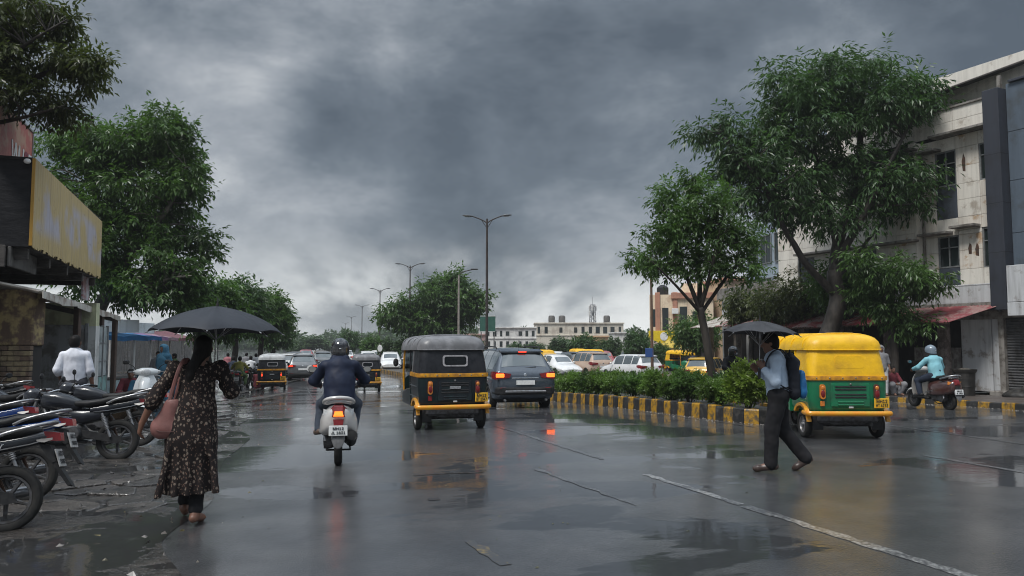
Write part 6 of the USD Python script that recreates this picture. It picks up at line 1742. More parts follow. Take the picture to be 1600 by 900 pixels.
for k, (u, D, mt, lb, rz, kd) in enumerate([(610, 60, CAR_WHITE, "white oncoming car, front one between the far black rickshaw and the near one", 190, "estate"), (640, 62, CAR_DARK, "dark car right behind the near black rickshaw's mirror", 192, "estate"), (603, 72, CAR_RED, "far red car left of the oncoming white one", 190, "estate"), (628, 78, CAR_WHITE, "far white car behind the oncoming white one", 190, "sedan"),
                                            (452, 52, CAR_WHITE, "far white car partly hidden by the white roofed rickshaw", 13, "estate"), (462, 60, CAR_DARK, "far dark car left of the white roofed hatchback", 13, "estate"), (505, 62, CAR_SILVER, "far silver car right of the white roofed hatchback", 13, "estate"), (540, 76, CAR_WHITE, "far pale car just behind the scooter rider's helmet", 13, "estate"), (478, 78, CAR_RED, "farthest red car on the left lane", 14, "sedan")]):
    p = at(u, 560, D)
    car("distant_car", lb, (p[0], D, 0), rz, mt, 4.0, 1.66, 1.5, kind=kd, group=q, lit=(rz < 90))

# more of the jam beyond the median: copies of cars and rickshaws already built
TAXI = rickshaw("yellow and green auto rickshaw far behind the hedge, left of the white saloon", (1.2, 52, 0), 15, HOODYELLOW, HOODYELLOW, TUBGREEN, TAXIYELLOW, window=False)
jam = [(TAXI, 846, 58, 20, "tiny yellow topped rickshaw by the grey crossover's right shoulder"), (TAXI, 905, 66, 190, "tiny yellow topped rickshaw below the long cream building"), (TAXI, 1065, 55, 200, "yellow topped rickshaw under the cream corner building's sign"), (TAXI, 925, 62, 14, "yellow topped rickshaw below the lattice mast"),
       ("/World/distant_car", 868, 64, 195, "tiny white car at the left end behind the hedge"), ("/World/distant_car_001", 890, 60, 20, "tiny dark car before the leftmost round tree"), ("/World/distant_car_002", 942, 68, 190, "tiny red car below the mast building's right end"), ("/World/distant_car_003", 1035, 62, 195, "small white saloon in front of the yellow shop sign"),
       ("/World/distant_car_006", 985, 66, 15, "tiny silver car below the taller dark tree"), ("/World/distant_car_002", 1150, 48, 160, "red car glimpsed left of the man's umbrella"), ("/World/distant_car", 575, 66, 193, "tiny white car left of the small round sign"), ("/World/distant_car_001", 655, 60, 193, "tiny dark car seen past the black rickshaw's left side"), ("/World/distant_car_003", 590, 74, 193, "farthest white saloon at the lamp posts' feet")]
for src, u, D_, rz, lb in jam:
    p = at(u, 560, D_)
    copy(src, lb, (p[0], D_, 0), rz, group="jam beyond the median")

# ------------------------------------------------------------------ two-wheelers
def motorbike(label, loc, rz, paint, lean=0, group=None, trim=None, plate=True, script=False):
    t = thing("motorbike", label, "motorbike", loc, rz, group)
    UsdGeom.Xformable(stage.GetPrimAtPath(t)).AddScaleOp().Set(Gf.Vec3f(.9, .9, .9))
    if lean:
        UsdGeom.Xformable(stage.GetPrimAtPath(t)).AddRotateYOp().Set(float(lean))
    R = .295
    yr, yf = -.62, .65
    wheel(t, (0, yr, R), R, .10, spokes=5, rimmat=ENGINE, hub=.72)
    wheel(t, (0, yf, R), R, .085, spokes=5, rimmat=ENGINE, hub=.74)
    # engine, gearbox, exhaust, chain guard
    mb = MB().rbox((0, .02, .42), (.30, .34, .22), .05).rbox((0, .10, .60), (.17, .18, .20), .03)
    for k in range(5):
        mb.rbox((0, .10, .54 + k * .032), (.22, .22, .012), .004)
    mb.lathe([(.01, -.19), (.09, -.185), (.10, -.15), (.10, .15), (.09, .185), (.01, .19)], (0, -.06, .40), (1, 0, 0), 18)
    part(t, "engine", mb, ENGINE, 35)
    mb = MB().tube(spline([(.12, .20, .55), (.16, .28, .40), (.17, .16, .27), (.18, -.2, .27)], 5), .022, 8)
    mb.tube(spline([(.18, -.2, .27), (.185, -.35, .28), (.19, -.80, .36)], 4), [.03] + [.052] * 7 + [.045], 12)
    part(t, "exhaust", mb, STEEL, 45)
    part(t, "chain_guard", MB().prism([(-.70, .27), (-.66, .36), (-.1, .47), (-.02, .44), (-.02, .38), (-.60, .25)], -.115, -.085, "yz") if False else MB().hull([(x, y, z) for x in (-.12, -.09) for y, z in ((-.74, .27), (-.70, .35), (-.1, .46), (-.02, .43), (-.02, .38), (-.64, .25))]), BLACKP, 30)
    mb = MB()
    for s in (-1, 1):
        mb.tube([(s * .085, -.02, .36), (s * .09, yr, R)], .022, 8)
    part(t, "swingarm", mb, ENGINE, 40)
    for s in (-1, 1):
        sp = MB().tube([(s * .13, -.56, .34), (s * .125, -.42, .68)], .018, 8)
        for k in range(9):
            q = V(s * .13, -.56, .34) + (V(s * .125, -.42, .68) - V(s * .13, -.56, .34)) * (.35 + .06 * k)
            sp.lathe([(.034, -.006), (.036, 0), (.034, .006)], q, (0, .38, .92), 10)
        part(t, "shock_absorber", sp, RUST if s > 0 else STEEL, 40)
    part(t, "frame", MB().tube(spline([(0, .50, .92), (0, .30, .62), (0, .18, .32), (0, -.2, .28)], 4), .024, 8).tube([(0, .48, .88), (0, -.1, .72), (0, -.7, .74)], .026, 8), BLACK, 40)
    # tank, side panels, tail, seat
    sec = lambda w, h, z, y, e=2.6: ring(sell(w, h, 18, e, (0, z)), y)
    part(t, "fuel_tank", MB().loft([sec(.05, .06, .80, -.10), sec(.20, .17, .80, -.06), sec(.27, .24, .83, .08), sec(.29, .27, .86, .25), sec(.25, .24, .87, .40), sec(.14, .16, .86, .47), sec(.03, .05, .85, .49)]), paint, 40)
    part(t, "side_panel", MB().loft([ring(sell(.05, .06, 12, 2.4, (0, .70)), -.50), ring(sell(.22, .17, 12, 2.8, (0, .66)), -.38), ring(sell(.26, .22, 12, 3, (0, .63)), -.15), ring(sell(.22, .17, 12, 2.8, (0, .66)), .02), ring(sell(.1, .06, 12, 2.4, (0, .68)), .10)]), paint, 40)
    tl = part(t, "tail_panel", MB().loft([sec(.24, .12, .72, -.25), sec(.25, .14, .75, -.45), sec(.23, .14, .79, -.70), sec(.19, .12, .83, -.88), sec(.13, .08, .85, -.98), sec(.06, .04, .86, -1.01)]), paint, 40)
    part(tl, "pinstripe", MB().tube([(.124, -.30, .70), (.126, -.5, .72), (.108, -.80, .775), (.085, -.92, .81)], .006, 5).tube([(-.124, -.30, .70), (-.126, -.5, .72), (-.108, -.80, .775), (-.085, -.92, .81)], .006, 5), trim or STEEL, 40)
    if script:
        for s in (-1, 1):
            m = meshkit.text_mesh("ulsar", .05, .004)
            v = m.vertices - [(m.bounds[0, 0] + m.bounds[1, 0]) / 2, .02, 0]
            v[:, 0] += v[:, 1] * .35
            part(tl, "lettering", MB().add(v, m.faces, np.array([[0, 0, s], [-s * -1.0, 0, 0], [0, 1.0, 0]]) if s > 0 else np.array([[0, 0, -1.0], [-1.0, 0, 0], [0, 1.0, 0]]), (s * .127, -.52, .765)), SILVERPRINT, False)
    mb = MB().loft([sec(.12, .05, .83, .02), sec(.24, .10, .82, -.04), sec(.28, .11, .82, -.22), sec(.27, .10, .845, -.38), sec(.26, .11, .875, -.50), sec(.23, .11, .89, -.72), sec(.15, .07, .90, -.84), sec(.05, .03, .90, -.87)])
    part(t, "seat", mb, SEAT, 45)
    part(t, "grab_rail", MB().tube(spline([(.13, -.48, .82), (.155, -.62, .88), (.13, -.86, .945), (.05, -.97, .97), (-.05, -.97, .97), (-.13, -.86, .945), (-.155, -.62, .88), (-.13, -.48, .82)], 5), .017, 8), STEEL, 45)
    lp = part(t, "tail_lamp", MB().hull([(s * x, y, z) for s in (-1, 1) for x, y, z in ((.085, -.90, .89), (.06, -1.03, .875), (.055, -1.045, .80), (.08, -.93, .80))]), REDLAMP, 40)
    for s in (-1, 1):
        part(lp, "indicator", MB().hull([(s * x, y, z) for x, y, z in ((.095, -.84, .82), (.105, -.86, .795), (.095, -.98, .81), (.085, -.98, .83), (.11, -.92, .79))]), GREYLAMP, 40)
    part(t, "rear_mudguard", MB().hull([(s * .07, y, z) for s in (-1, 1) for y, z in ((-.86, .78), (-.96, .76), (-1.02, .62), (-.98, .60))]).hull([(s * x, y, z) for s in (-1, 1) for x, y, z in ((.065, -1.0, .64), (.065, -.97, .62), (.05, -1.15, .40), (.05, -1.12, .39), (.02, -1.17, .375))]), BLACKP, 35)
    pl = part(t, "number_plate", MB().rbox((0, -1.035, .645), (.21, .012, .17), .004, rotx(-18)), PLATE_D, 30)
    Rr = rotx(-18) @ REAR
    lettering(pl, "MH 12", .042, (0, -1.036, .685), Rr, INK, wide=.14)
    lettering(pl, "5802", .042, (0, -1.056, .615), Rr, INK, wide=.14)
    # front: fork, mudguard, headlamp, bars, mirrors
    mb = MB()
    for s in (-1, 1):
        mb.tube([(s * .085, yf, R), (s * .085, .50, .86)], [.026, .020], 8)
    mb.rbox((0, .49, .88), (.24, .06, .03), .01)
    part(t, "front_fork", mb, STEEL, 40)
    a = np.linspace(.15 * PI, .95 * PI, 10)
    part(t, "front_mudguard", MB().loft([[(x, yf - r_ * math.cos(q), R + r_ * math.sin(q)) for x, r_ in ((-.06, R + .02), (0, R + .035), (.06, R + .02), (.055, R + .012), (0, R + .025), (-.055, R + .012))] for q in a]), paint, 40)
    hl = part(t, "headlight", MB().loft([sec(.10, .10, .95, .48), sec(.24, .24, .93, .54), sec(.25, .27, .92, .62), sec(.18, .19, .91, .68)]), paint, 40)
    part(hl, "lens", MB().loft([sec(.17, .17, .90, .675), sec(.13, .13, .90, .695)]), CLEARLAMP, 40)
    mb = MB().tube(spline([(-.36, .28, 1.01), (-.22, .36, 1.03), (-.1, .46, .98), (.1, .46, .98), (.22, .36, 1.03), (.36, .28, 1.01)], 5), .013, 8)
    bar = part(t, "handlebar", mb, CHROME, 40)
    for s in (-1, 1):
        part(bar, "grip", MB().tube([(s * .25, .345, 1.027), (s * .37, .272, 1.008)], .019, 8), RUBBER, 40)
        part(bar, "lever", MB().tube([(s * .22, .40, 1.03), (s * .34, .36, 1.01)], .006, 6), STEEL, 40)
        mr = part(bar, "mirror", MB().ell((s * .34, .34, 1.20), (.062, .018, .045)), BLACKP, True)
        part(mr, "mirror_stalk", MB().tube(spline([(s * .24, .37, 1.03), (s * .26, .37, 1.12), (s * .32, .345, 1.18)], 4), .006, 6), BLACKP, 40)
    part(t, "side_stand", MB().tube([(-.12, -.05, .30), (-.22, -.12, .01)], .011, 6).rbox((-.225, -.125, .012), (.05, .06, .012), .004), BLACKP, 40)
    for s in (-1, 1):
        part(t, "foot_peg", MB().tube([(s * .10, -.02, .30), (s * .24, -.02, .30)], .013, 6), RUBBER, 40)
    return t


def scooter(label, loc, rz, paint, lit=False, group=None, panel=None, name="scooter", accent=None, lens=None):
    t = thing(name, label, "scooter", loc, rz, group)
    panel = panel or paint
    R = .225
    yr, yf = -.58, .66
    wheel(t, (0, yr, R), R, .095, rimmat=ENGINE, hub=.58)
    wheel(t, (0, yf, R), R, .09, rimmat=ENGINE, hub=.58)
    S = lambda w, h, z, y, e=2.5: ring(sell(w, h, 20, e, (0, z)), y)
    # rear body: full and rounded, narrowing to the tail; open below over the wheel
    def body(w, zt, zb_, y, tuck):
        a = np.linspace(0, PI, 13)
        top = np.c_[np.cos(a) * w / 2, zb_ + (zt - zb_) * np.sin(a) ** .62]
        low = np.array([(-w / 2 + tuck, zb_ - .045), (w / 2 - tuck, zb_ - .045)])
        return ring(np.vstack([top, low]), y)
    part(t, "rear_body", MB().loft([body(.18, .74, .50, .02, .03), body(.36, .735, .40, -.06, .05), body(.45, .74, .39, -.25, .05), body(.485, .755, .40, -.45, .05), body(.47, .765, .42, -.62, .05), body(.41, .765, .46, -.76, .05), body(.30, .75, .52, -.84, .04), body(.17, .72, .56, -.865, .03)]), panel, 45)
    for s in (-1, 1):
        part(t, "side_trim", MB().tube(spline([(s * .20, .0, .42), (s * .215, -.25, .47), (s * .20, -.55, .60), (s * .15, -.75, .68)], 4), .013, 6), accent or STEEL, 40)
    part(t, "footboard", MB().rbox((0, .22, .275), (.36, .56, .07), .025), BLACKP, 30)
    sh = lambda w, y, z: np.array([(-w / 2, y, z), (-w / 4, y + .035, z), (0, y + .05, z), (w / 4, y + .035, z), (w / 2, y, z), (w / 4, y - .005, z), (0, y + .01, z), (-w / 4, y - .005, z)])
    part(t, "leg_shield", MB().loft([sh(.34, .46, .26), sh(.44, .46, .42), sh(.46, .44, .62), sh(.38, .41, .80), sh(.26, .38, .92)]), paint, 40)
    part(t, "front_apron", MB().loft([S(.10, .2, .46, .70), S(.22, .40, .60, .60), S(.27, .46, .66, .50), S(.2, .40, .68, .44)]), paint, 40)
    a = np.linspace(.08 * PI, .86 * PI, 10)
    part(t, "front_mudguard", MB().loft([[(x, yf - r_ * math.cos(q), R + r_ * math.sin(q)) for x, r_ in ((-.085, R + .005), (-.05, R + .05), (.05, R + .05), (.085, R + .005), (.075, R + .0), (0, R + .035), (-.075, R + .0))] for q in a]), paint, 40)
    part(t, "front_fork", MB().tube([(-.075, yf, R), (-.05, .52, .55)], .02, 8).tube([(.075, yf, R), (.05, .52, .55)], .02, 8), BLACKP, 40)
    hb = part(t, "handlebar_cover", MB().loft([ring(sell(.09, .08, 12, 2.4, (.36, 1.0)), .98, "xy")[:, [0, 1, 2]] if False else np.c_[np.full(12, x), .36 + (h_ / 2) * np.cos(np.arange(12) * PI / 6) - abs(x) * .22, .98 + (v_ / 2) * np.sin(np.arange(12) * PI / 6)] for x, h_, v_ in ((-.24, .06, .05), (-.18, .12, .11), (-.08, .20, .17), (.08, .20, .17), (.18, .12, .11), (.24, .06, .05))]), paint, 45)
    part(hb, "headlight", MB().ell((0, .455, .98), (.085, .035, .065)), CLEARLAMP, True)
    for s in (-1, 1):
        part(hb, "grip", MB().tube([(s * .22, .315, .985), (s * .35, .25, .985)], .019, 8), RUBBER, 40)
        part(hb, "brake_lever", MB().tube([(s * .20, .36, .985), (s * .33, .33, .98)], .007, 6), STEEL, 40)
        mr = part(hb, "mirror", MB().loft([ring(sell(.10, .075, 14, 2.6, (s * .37, 1.175)), .31), ring(sell(.12, .09, 14, 2.6, (s * .37, 1.175)), .325), ring(sell(.07, .05, 14, 2.4, (s * .37, 1.175)), .365)]), BLACKP, 40)
        part(mr, "mirror_glass", MB().loft([ring(sell(.10, .072, 14, 2.6, (s * .37, 1.175)), .304), ring(sell(.10, .072, 14, 2.6, (s * .37, 1.175)), .309)]), look(numbered("L", "mirror_glass"), (.7, .72, .75), rough=.03, metal=1.0), 40)
        part(mr, "mirror_stalk", MB().tube(spline([(s * .20, .33, 1.01), (s * .24, .33, 1.09), (s * .34, .34, 1.15)], 4), .0065, 6), BLACKP, 40)
    part(t, "seat", MB().loft([S(.14, .06, .77, .04), S(.25, .10, .775, -.02), S(.29, .11, .785, -.20), S(.27, .10, .80, -.38), S(.27, .11, .815, -.50), S(.22, .09, .825, -.66), S(.10, .05, .825, -.73)]), SEAT, 45)
    part(t, "grab_rail", MB().tube(spline([(.15, -.48, .77), (.185, -.62, .79), (.155, -.78, .835), (.065, -.855, .86), (-.065, -.855, .86), (-.155, -.78, .835), (-.185, -.62, .79), (-.15, -.48, .77)], 5), .024, 8).tube(spline([(.14, -.74, .79), (.05, -.83, .81), (-.05, -.83, .81), (-.14, -.74, .79)], 4), .02, 8), accent or STEEL, 45)
    # tail: lamp with indicators, plate, mudguard
    lp = part(t, "tail_lamp", MB().hull([(s * x, y, z) for s in (-1, 1) for x, y, z in ((.055, -.84, .775), (.125, -.80, .695), (.105, -.84, .60), (.05, -.895, .66), (.05, -.87, .74), (.05, -.70, .70))]), REDLAMP, 40)
    part(lp, "lit_lens", MB().hull([(s * x, y, z) for s in (-1, 1) for x, y, z in ((.045, -.897, .70), (.062, -.89, .635), (.03, -.905, .66), (.04, -.86, .67))]), (ORANGELIT if lit else REDLAMP), 40)
    for s in (-1, 1):
        part(lp, "indicator", MB().hull([(s * x, y, z) for x, y, z in ((.115, -.825, .70), (.185, -.775, .725), (.19, -.765, .65), (.12, -.84, .61), (.14, -.70, .67))]), CLEARLAMP if lens is None else lens, 40)
    part(t, "tail_trim", MB().hull([(s * x, y, z) for s in (-1, 1) for x, y, z in ((.065, -.875, .60), (.055, -.89, .53), (.045, -.80, .53), (.06, -.80, .60))]), REDLAMP if lit else BLACKP, 40)
    part(t, "rear_mudguard", MB().loft([ring(sell(.15, .05, 12, 3, (0, -.83)), .54, "xy"), ring(sell(.17, .05, 12, 3, (0, -.87)), .43, "xy"), ring(sell(.165, .04, 12, 3, (0, -.905)), .35, "xy"), ring(sell(.11, .035, 12, 3, (0, -.92)), .275, "xy"), ring(sell(.05, .03, 12, 3, (0, -.92)), .25, "xy")]), look(numbered("L", "grey_plastic"), (.13, .13, .135), (.09, .09, .09), 20, rough=.5), 40)
    pl = part(t, "number_plate", MB().rbox((0, -.925, .465), (.225, .012, .125), .004, rotx(-8)), PLATE, 30)
    Rr = rotx(-8) @ REAR
    lettering(pl, "MH12", .032, (-.0, -.930, .493), Rr, INK, wide=.13)
    lettering(pl, "JL 1831", .032, (0, -.937, .443), Rr, INK, wide=.17)
    part(t, "engine", MB().rbox((-.10, -.38, .30), (.16, .46, .17), .04).lathe([(.02, -.06), (.10, -.05), (.11, 0), (.10, .05), (.02, .06)], (-.13, -.50, .30), (1, 0, 0), 16).rbox((-.14, -.55, .44), (.14, .26, .14), .04), ENGINE, 40)
    part(t, "exhaust", MB().tube(spline([(.06, -.1, .25), (.14, -.25, .22), (.155, -.35, .26)], 4), .02, 8).tube(spline([(.155, -.33, .26), (.16, -.40, .28), (.165, -.80, .385), (.165, -.84, .395)], 4), [.03, .045] + [.068] * 9 + [.06, .03], 14), BLACKP, 45)
    part(t, "exhaust_shield", MB().tube([(.20, -.48, .32), (.215, -.72, .38)], [.028, .03], 10, flat=1.6), STEEL, 45)
    part(t, "shock_absorber", MB().tube([(-.16, -.60, .30), (-.14, -.48, .56)], .024, 8), STEEL, 40)
    part(t, "centre_stand", MB().tube([(-.14, -.20, .24), (-.15, -.36, .16)], .012, 6).tube([(.14, -.20, .24), (.15, -.36, .16)], .012, 6).tube([(-.15, -.36, .16), (.15, -.36, .16)], .012, 6), BLACKP, 40)
    return t


BIKE_BLUE = look("blue_bike_paint", (0.010, 0.045, 0.20), (0.014, 0.07, 0.28), 3, rough=0.18, coat=0.9)
BIKE_BLACK = look("black_bike_paint", (0.010, 0.011, 0.014), (0.016, 0.017, 0.022), 3, rough=0.25, coat=0.35)
SC_SILVER = look("silver_scooter_paint", (0.50, 0.48, 0.46), (0.44, 0.42, 0.40), 3, rough=0.3, metal=0.1, coat=0.8)
SC_WHITE = look("white_scooter_paint", (0.66, 0.68, 0.68), (0.6, 0.62, 0.62), 3, rough=0.26, coat=0.8)
SC_MAROON = look("maroon_scooter_paint", (0.045, 0.018, 0.016), (0.06, 0.025, 0.02), 3, rough=0.2, coat=0.9)

_pk = "motorbikes parked side by side on the left"


def rear_at(x, y, rz, back=.56):
    """Base point of a two-wheeler whose rear wheel touches the ground at (x, y)."""
    a = math.radians(rz)
    return (x - math.sin(a) * back, y + math.cos(a) * back, 0.01)


motorbike("nearest parked black motorbike, cut by the left edge of the picture, silver grab rail", rear_at(-4.12, 6.35, 106), 106, BIKE_BLACK, 7, _pk, script=True)
motorbike("blue parked motorbike just behind the nearest black one", rear_at(-4.70, 7.55, 101), 101, BIKE_BLUE, 7, _pk)
motorbike("whole black motorbike parked behind the blue one, left of the walking woman", rear_at(-5.16, 10.15, 97), 97, BIKE_BLACK, 6, _pk, trim=CHROME)
motorbike("black motorbike with red tail lamp peeping out beside the woman's bag", rear_at(-5.55, 11.55, 95), 95, BIKE_BLACK, 6, _pk)
motorbike("second blue motorbike whose tank and bars show above the nearest seats", rear_at(-5.9, 8.9, 100), 100, BIKE_BLUE, 6, _pk)
motorbike("dark motorbike whose bars stand before the man in the white shirt", rear_at(-6.9, 11.0, 72), 72, BIKE_BLACK, 6, _pk)
motorbike("dark motorbike standing in the shade by the black post", rear_at(-8.7, 13.4, 80), 80, BIKE_BLACK, 6, _pk)
scooter("white scooter parked facing the road by the stalls, beyond the motorbikes", (-7.25, 15.4, 0.01), 200, SC_WHITE)
scooter("silver scooter with lit tail lamp ridden by the person in the helmet and navy jacket", (-2.33, 10.45, 0), 12, SC_SILVER, lit=True, accent=SC_SILVER)
scooter("maroon and silver scooter ridden along the far kerb by the rider in light blue", (10.65, 19.6, 0), 10, SC_SILVER, panel=SC_MAROON, lens=AMBER)
motorbike("black motorbike seen in the gap between hedge and croton bush", (5.9, 20.6, 0), 205, BIKE_BLACK, 0)

# ------------------------------------------------------------------ people
def hand(b, wr, d, n, side, r=1.0, curl=.5, k=.008):
    """A hand from the wrist along d; n faces out of the back of the hand; fingers curl away from n. side +1: thumb towards cross(d, n)."""
    d, n = unit(d), unit(n)
    s = unit(np.cross(d, n)) * side
    wr = np.asarray(wr, float)
    kn = wr + d * .085 * r
    b.cap(wr, wr + d * .03 * r, .026 * r, .03 * r, .015, (n, .72))
    b.cap(wr + d * .03 * r, kn - d * .012, .036 * r, .038 * r, .015, (n, .5))
    for j, (off, ln) in enumerate(((.027, .072), (.009, .080), (-.009, .075), (-.026, .058))):
        p = kn + s * off * r - d * abs(off) * .25
        q = [p]
        a = curl * .45
        for seg, f in enumerate((.45, .32, .23)):
            a += curl * (.55 if seg else .2)
            q.append(q[-1] + (d * math.cos(a) - n * math.sin(a)) * ln * f * r)
        b.chain(q, [.0095 * r, .009 * r, .0082 * r, .007 * r], k * .6)
    q0 = wr + d * .028 * r + s * .026 * r
    q1 = q0 + (d * .6 + s * .75 - n * .35 * curl) * .036 * r
    q2 = q1 + (d * .85 + s * .25 - n * .6 * curl) * .03 * r
    b.chain([q0, q1, q2], [.014 * r, .0115 * r, .009 * r], k)


def head_on(b, c, R, r=1.0, k=.012):
    """Skull, jaw, nose, brow, lips, ears about the head's centre c; R turns it (it faces +y)."""
    P = lambda x, y, z: np.asarray(c) + R @ (V(x, y, z) * r)
    b.ell(P(0, -.012, .025), V(.075, .094, .088) * r, R, k)
    b.ell(P(0, .012, -.035), V(.060, .070, .080) * r, R, .03)
    b.cap(P(0, .045, -.085), P(0, .055, -.09), .026 * r, .022 * r, .03)
    b.cap(P(0, .082, .012), P(0, .098, -.024), .009 * r, .014 * r, .012)
    for s in (-1, 1):
        b.cap(P(s * .014, .074, .028), P(s * .04, .066, .026), .010 * r, .009 * r, .012)
        b.ell(P(s * .032, .066, .006), V(.014, .010, .010) * r, R, .006, True)
        b.ell(P(s * .031, .062, .006), V(.0125, .0125, .0125) * r, R, .002)
        b.ell(P(s * .077, -.008, -.005), V(.010, .022, .032) * r, R, .006)
    b.cap(P(-.02, .077, -.052), P(.02, .077, -.052), .008 * r, .008 * r, .006)
    b.cap(P(-.018, .075, -.064), P(.018, .075, -.064), .008 * r, .008 * r, .006)


def bounds(J, m=.16):
    p = np.array(list(J.values()))
    return p.min(0) - m, p.max(0) + m


class Figure:
    """A posed person: joints in metres, facing +y. Sides L (x < 0) and R."""

    def __init__(s, label, loc, rz, J, skin, res=.012, headturn=0, nod=0, r=1.0, hands=None, group=None, female=False, feet=True):
        s.J = J = {k: np.asarray(v, float) for k, v in J.items()}
        s.t = thing("person", label, "person", loc, rz, group)
        s.res, s.r = res, r
        s.R = rotz(headturn) @ rotx(-nod)
        lo, hi = bounds(J, .2)
        s.lo, s.hi = lo, hi
        b = Blob(lo, hi, res)
        ch = J["chest"]
        b.cap(J["pel"], J["pel"] * .45 + ch * .55, .125 * r, .115 * r, .05, (V(0, 1, 0), .78))
        b.cap(J["pel"] * .45 + ch * .55, ch, .115 * r, .13 * r, .05, (V(0, 1, 0), .78))
        b.cap(ch + V(0, 0, .02), J["neck"], .09 * r, .055 * r, .05)
        b.cap(J["neck"], J["head"] - V(0, .01, .04), .054 * r, .05 * r, .025)
        head_on(b, J["head"], s.R, r)
        for q in "LR":
            b.cap(ch + V(0, 0, .05), J["sh" + q], .07 * r, .055 * r, .05)
            b.chain([J["sh" + q], J["el" + q], J["wr" + q]], [.05 * r, .04 * r, .027 * r], .02)
            d = J["wr" + q] - J["el" + q]
            hd, hn, cu = (hands or {}).get(q, (d, V(-1 if q == "L" else 1, 0, 0), .6))
            hand(b, J["wr" + q], hd, hn, 1 if q == "L" else -1, r, cu)
            b.chain([J["hip" + q], J["kn" + q], J["an" + q]], [.085 * r, .056 * r, .038 * r], .03)
            b.cap(J["pel"], J["hip" + q], .11 * r, .095 * r, .05)
            if feet:
                an, to = J["an" + q], J["to" + q]
                heel = an + unit(an - to) * .045 * r + V(0, 0, -.035 * r)
                b.cap(an, heel, .036 * r, .032 * r, .02)
                b.cap(heel, to, .033 * r, .030 * r, .025)
                b.cap(an, to, .036 * r, .028 * r, .03)
                dd = unit((to - heel) * V(1, 1, 1))
                sd = unit(np.cross(dd, V(0, 0, 1)))
                for j in range(5):
                    o = (j - 2) * .0145 * r
                    b.cap(to + sd * o - dd * .02 * r, to + sd * o + dd * (.042 - .0035 * abs(j - 2) * 2) * r, .0135 * r, .0095 * r, .006)
        part(s.t, "body", b.mesh(1), skin, True)

    def cloth(s, name, mat, f, wrinkle=None, seed=0, res=None, cuts=()):
        b = Blob(s.lo - .1, s.hi + .1, res or s.res)
        f(b, s.J)
        if wrinkle:
            b.wrinkle(*wrinkle, seed)
        for p, n in cuts:
            b.plane(p, n)
        return part(s.t, name, b.mesh(1), mat, True)

    def shirt(s, mat, sleeve=1.0, hem=-.08, loose=.02, wrinkle=(.006, 14), name="shirt", collar=True, seed=0):
        J, r = s.J, s.r
        def f(b, J):
            ch = J["chest"]
            mid = J["pel"] * .5 + ch * .5
            b.cap(J["pel"] + V(0, 0, hem), mid, .150 * r + loose * 1.2, .142 * r + loose * 1.1, .05, (V(0, 1, 0), .8))
            b.cap(mid, ch + V(0, 0, .02), .142 * r + loose * 1.1, .148 * r + loose, .05, (V(0, 1, 0), .76))
            b.cap(ch + V(0, 0, .05), J["neck"] + V(0, 0, -.015), .10 * r, .062 * r, .05)
            if collar:
                b.cap(J["neck"] + V(0, 0, -.02), J["neck"] + V(0, .004, .025), .066 * r, .060 * r, .01)
            for q in "LR":
                sh, el, wr = J["sh" + q], J["el" + q], J["wr" + q]
                b.cap(ch + V(0, 0, .05), sh, .075 * r, .058 * r + loose * .25, .05)
                L1, L2 = np.linalg.norm(el - sh), np.linalg.norm(wr - el)
                tot = (L1 + L2) * sleeve
                if tot <= L1:
                    e = sh + (el - sh) * tot / L1
                    b.cap(sh, e, .056 * r + loose * .35, .055 * r + loose * .45, .02)
                else:
                    b.cap(sh, el, .056 * r + loose * .35, .05 * r + loose * .45, .02)
                    e = el + (wr - el) * (tot - L1) / L2
                    b.cap(el, e, .05 * r + loose * .5, .036 * r + loose * .5, .02)
        return s.cloth(name, mat, f, wrinkle, seed, cuts=[(J["pel"] + V(0, 0, hem - .02), V(0, 0, -1))])

    def trousers(s, mat, length=.97, loose=.016, wrinkle=(.005, 12), name="trousers", flare=0.0, seed=3, waist=.08):
        r = s.r
        def f(b, J):
            b.cap(J["pel"] + V(0, 0, waist), J["pel"] + V(0, 0, -.03), .128 * r + loose * .5, .135 * r + loose, .04, (V(0, 1, 0), .82))
            for q in "LR":
                b.cap(J["pel"] + V(0, 0, -.02), J["hip" + q], .115 * r, .10 * r + loose, .05)
                e = J["kn" + q] + (J["an" + q] - J["kn" + q]) * length
                b.chain([J["hip" + q], J["kn" + q], e], [.092 * r + loose, .066 * r + loose, .05 * r + loose + flare], .03)
        return s.cloth(name, mat, f, wrinkle, seed)

    def shoes(s, mat, name="shoe", low=True):
        r = s.r
        for q in "LR":
            an, to = s.J["an" + q], s.J["to" + q]
            heel = an + unit(an - to) * .05 * r + V(0, 0, -.04 * r)
            b = Blob(np.minimum(heel, to) - .12, np.maximum(heel, to) + .12, min(s.res, .01))
            b.cap(heel, to, .042 * r, .042 * r, .02).cap(an + V(0, 0, -.02), heel, .043 * r, .04 * r, .02).cap(an + V(0, 0, -.02), (to + heel) / 2, .042 * r, .036 * r, .03)
            b.cap(to, to + unit(to - heel) * .035 * r, .042 * r, .030 * r, .02)
            d = unit(to - heel)
            up = unit(V(0, 0, 1) - d * d[2])
            b.plane((heel + to) / 2 - up * .036 * r, -up)
            part(s.t, name, b.mesh(1), mat, True)

    def hair(s, mat=None, long=None, puff=0.0):
        c, R, r = s.J["head"], s.R, s.r
        P = lambda x, y, z: c + R @ (V(x, y, z) * r)
        b = Blob(c - .3 - (0 if long is None else .35), c + .25, s.res)
        b.ell(P(0, -.018, .038), V(.083 + puff, .098 + puff, .088 + puff) * r, R, .01)
        b.ell(P(0, -.045, -.02), V(.078 + puff, .068 + puff, .075 + puff) * r, R, .03)
        b.ell(P(0, .115, -.035), V(.10, .075, .085) * r, R, .02, True)
        if long is not None:
            b.chain([P(*q[:3]) for q in long], [q[3] for q in long], .04)
        b.wrinkle(.004, (40, 40, 14), 5)
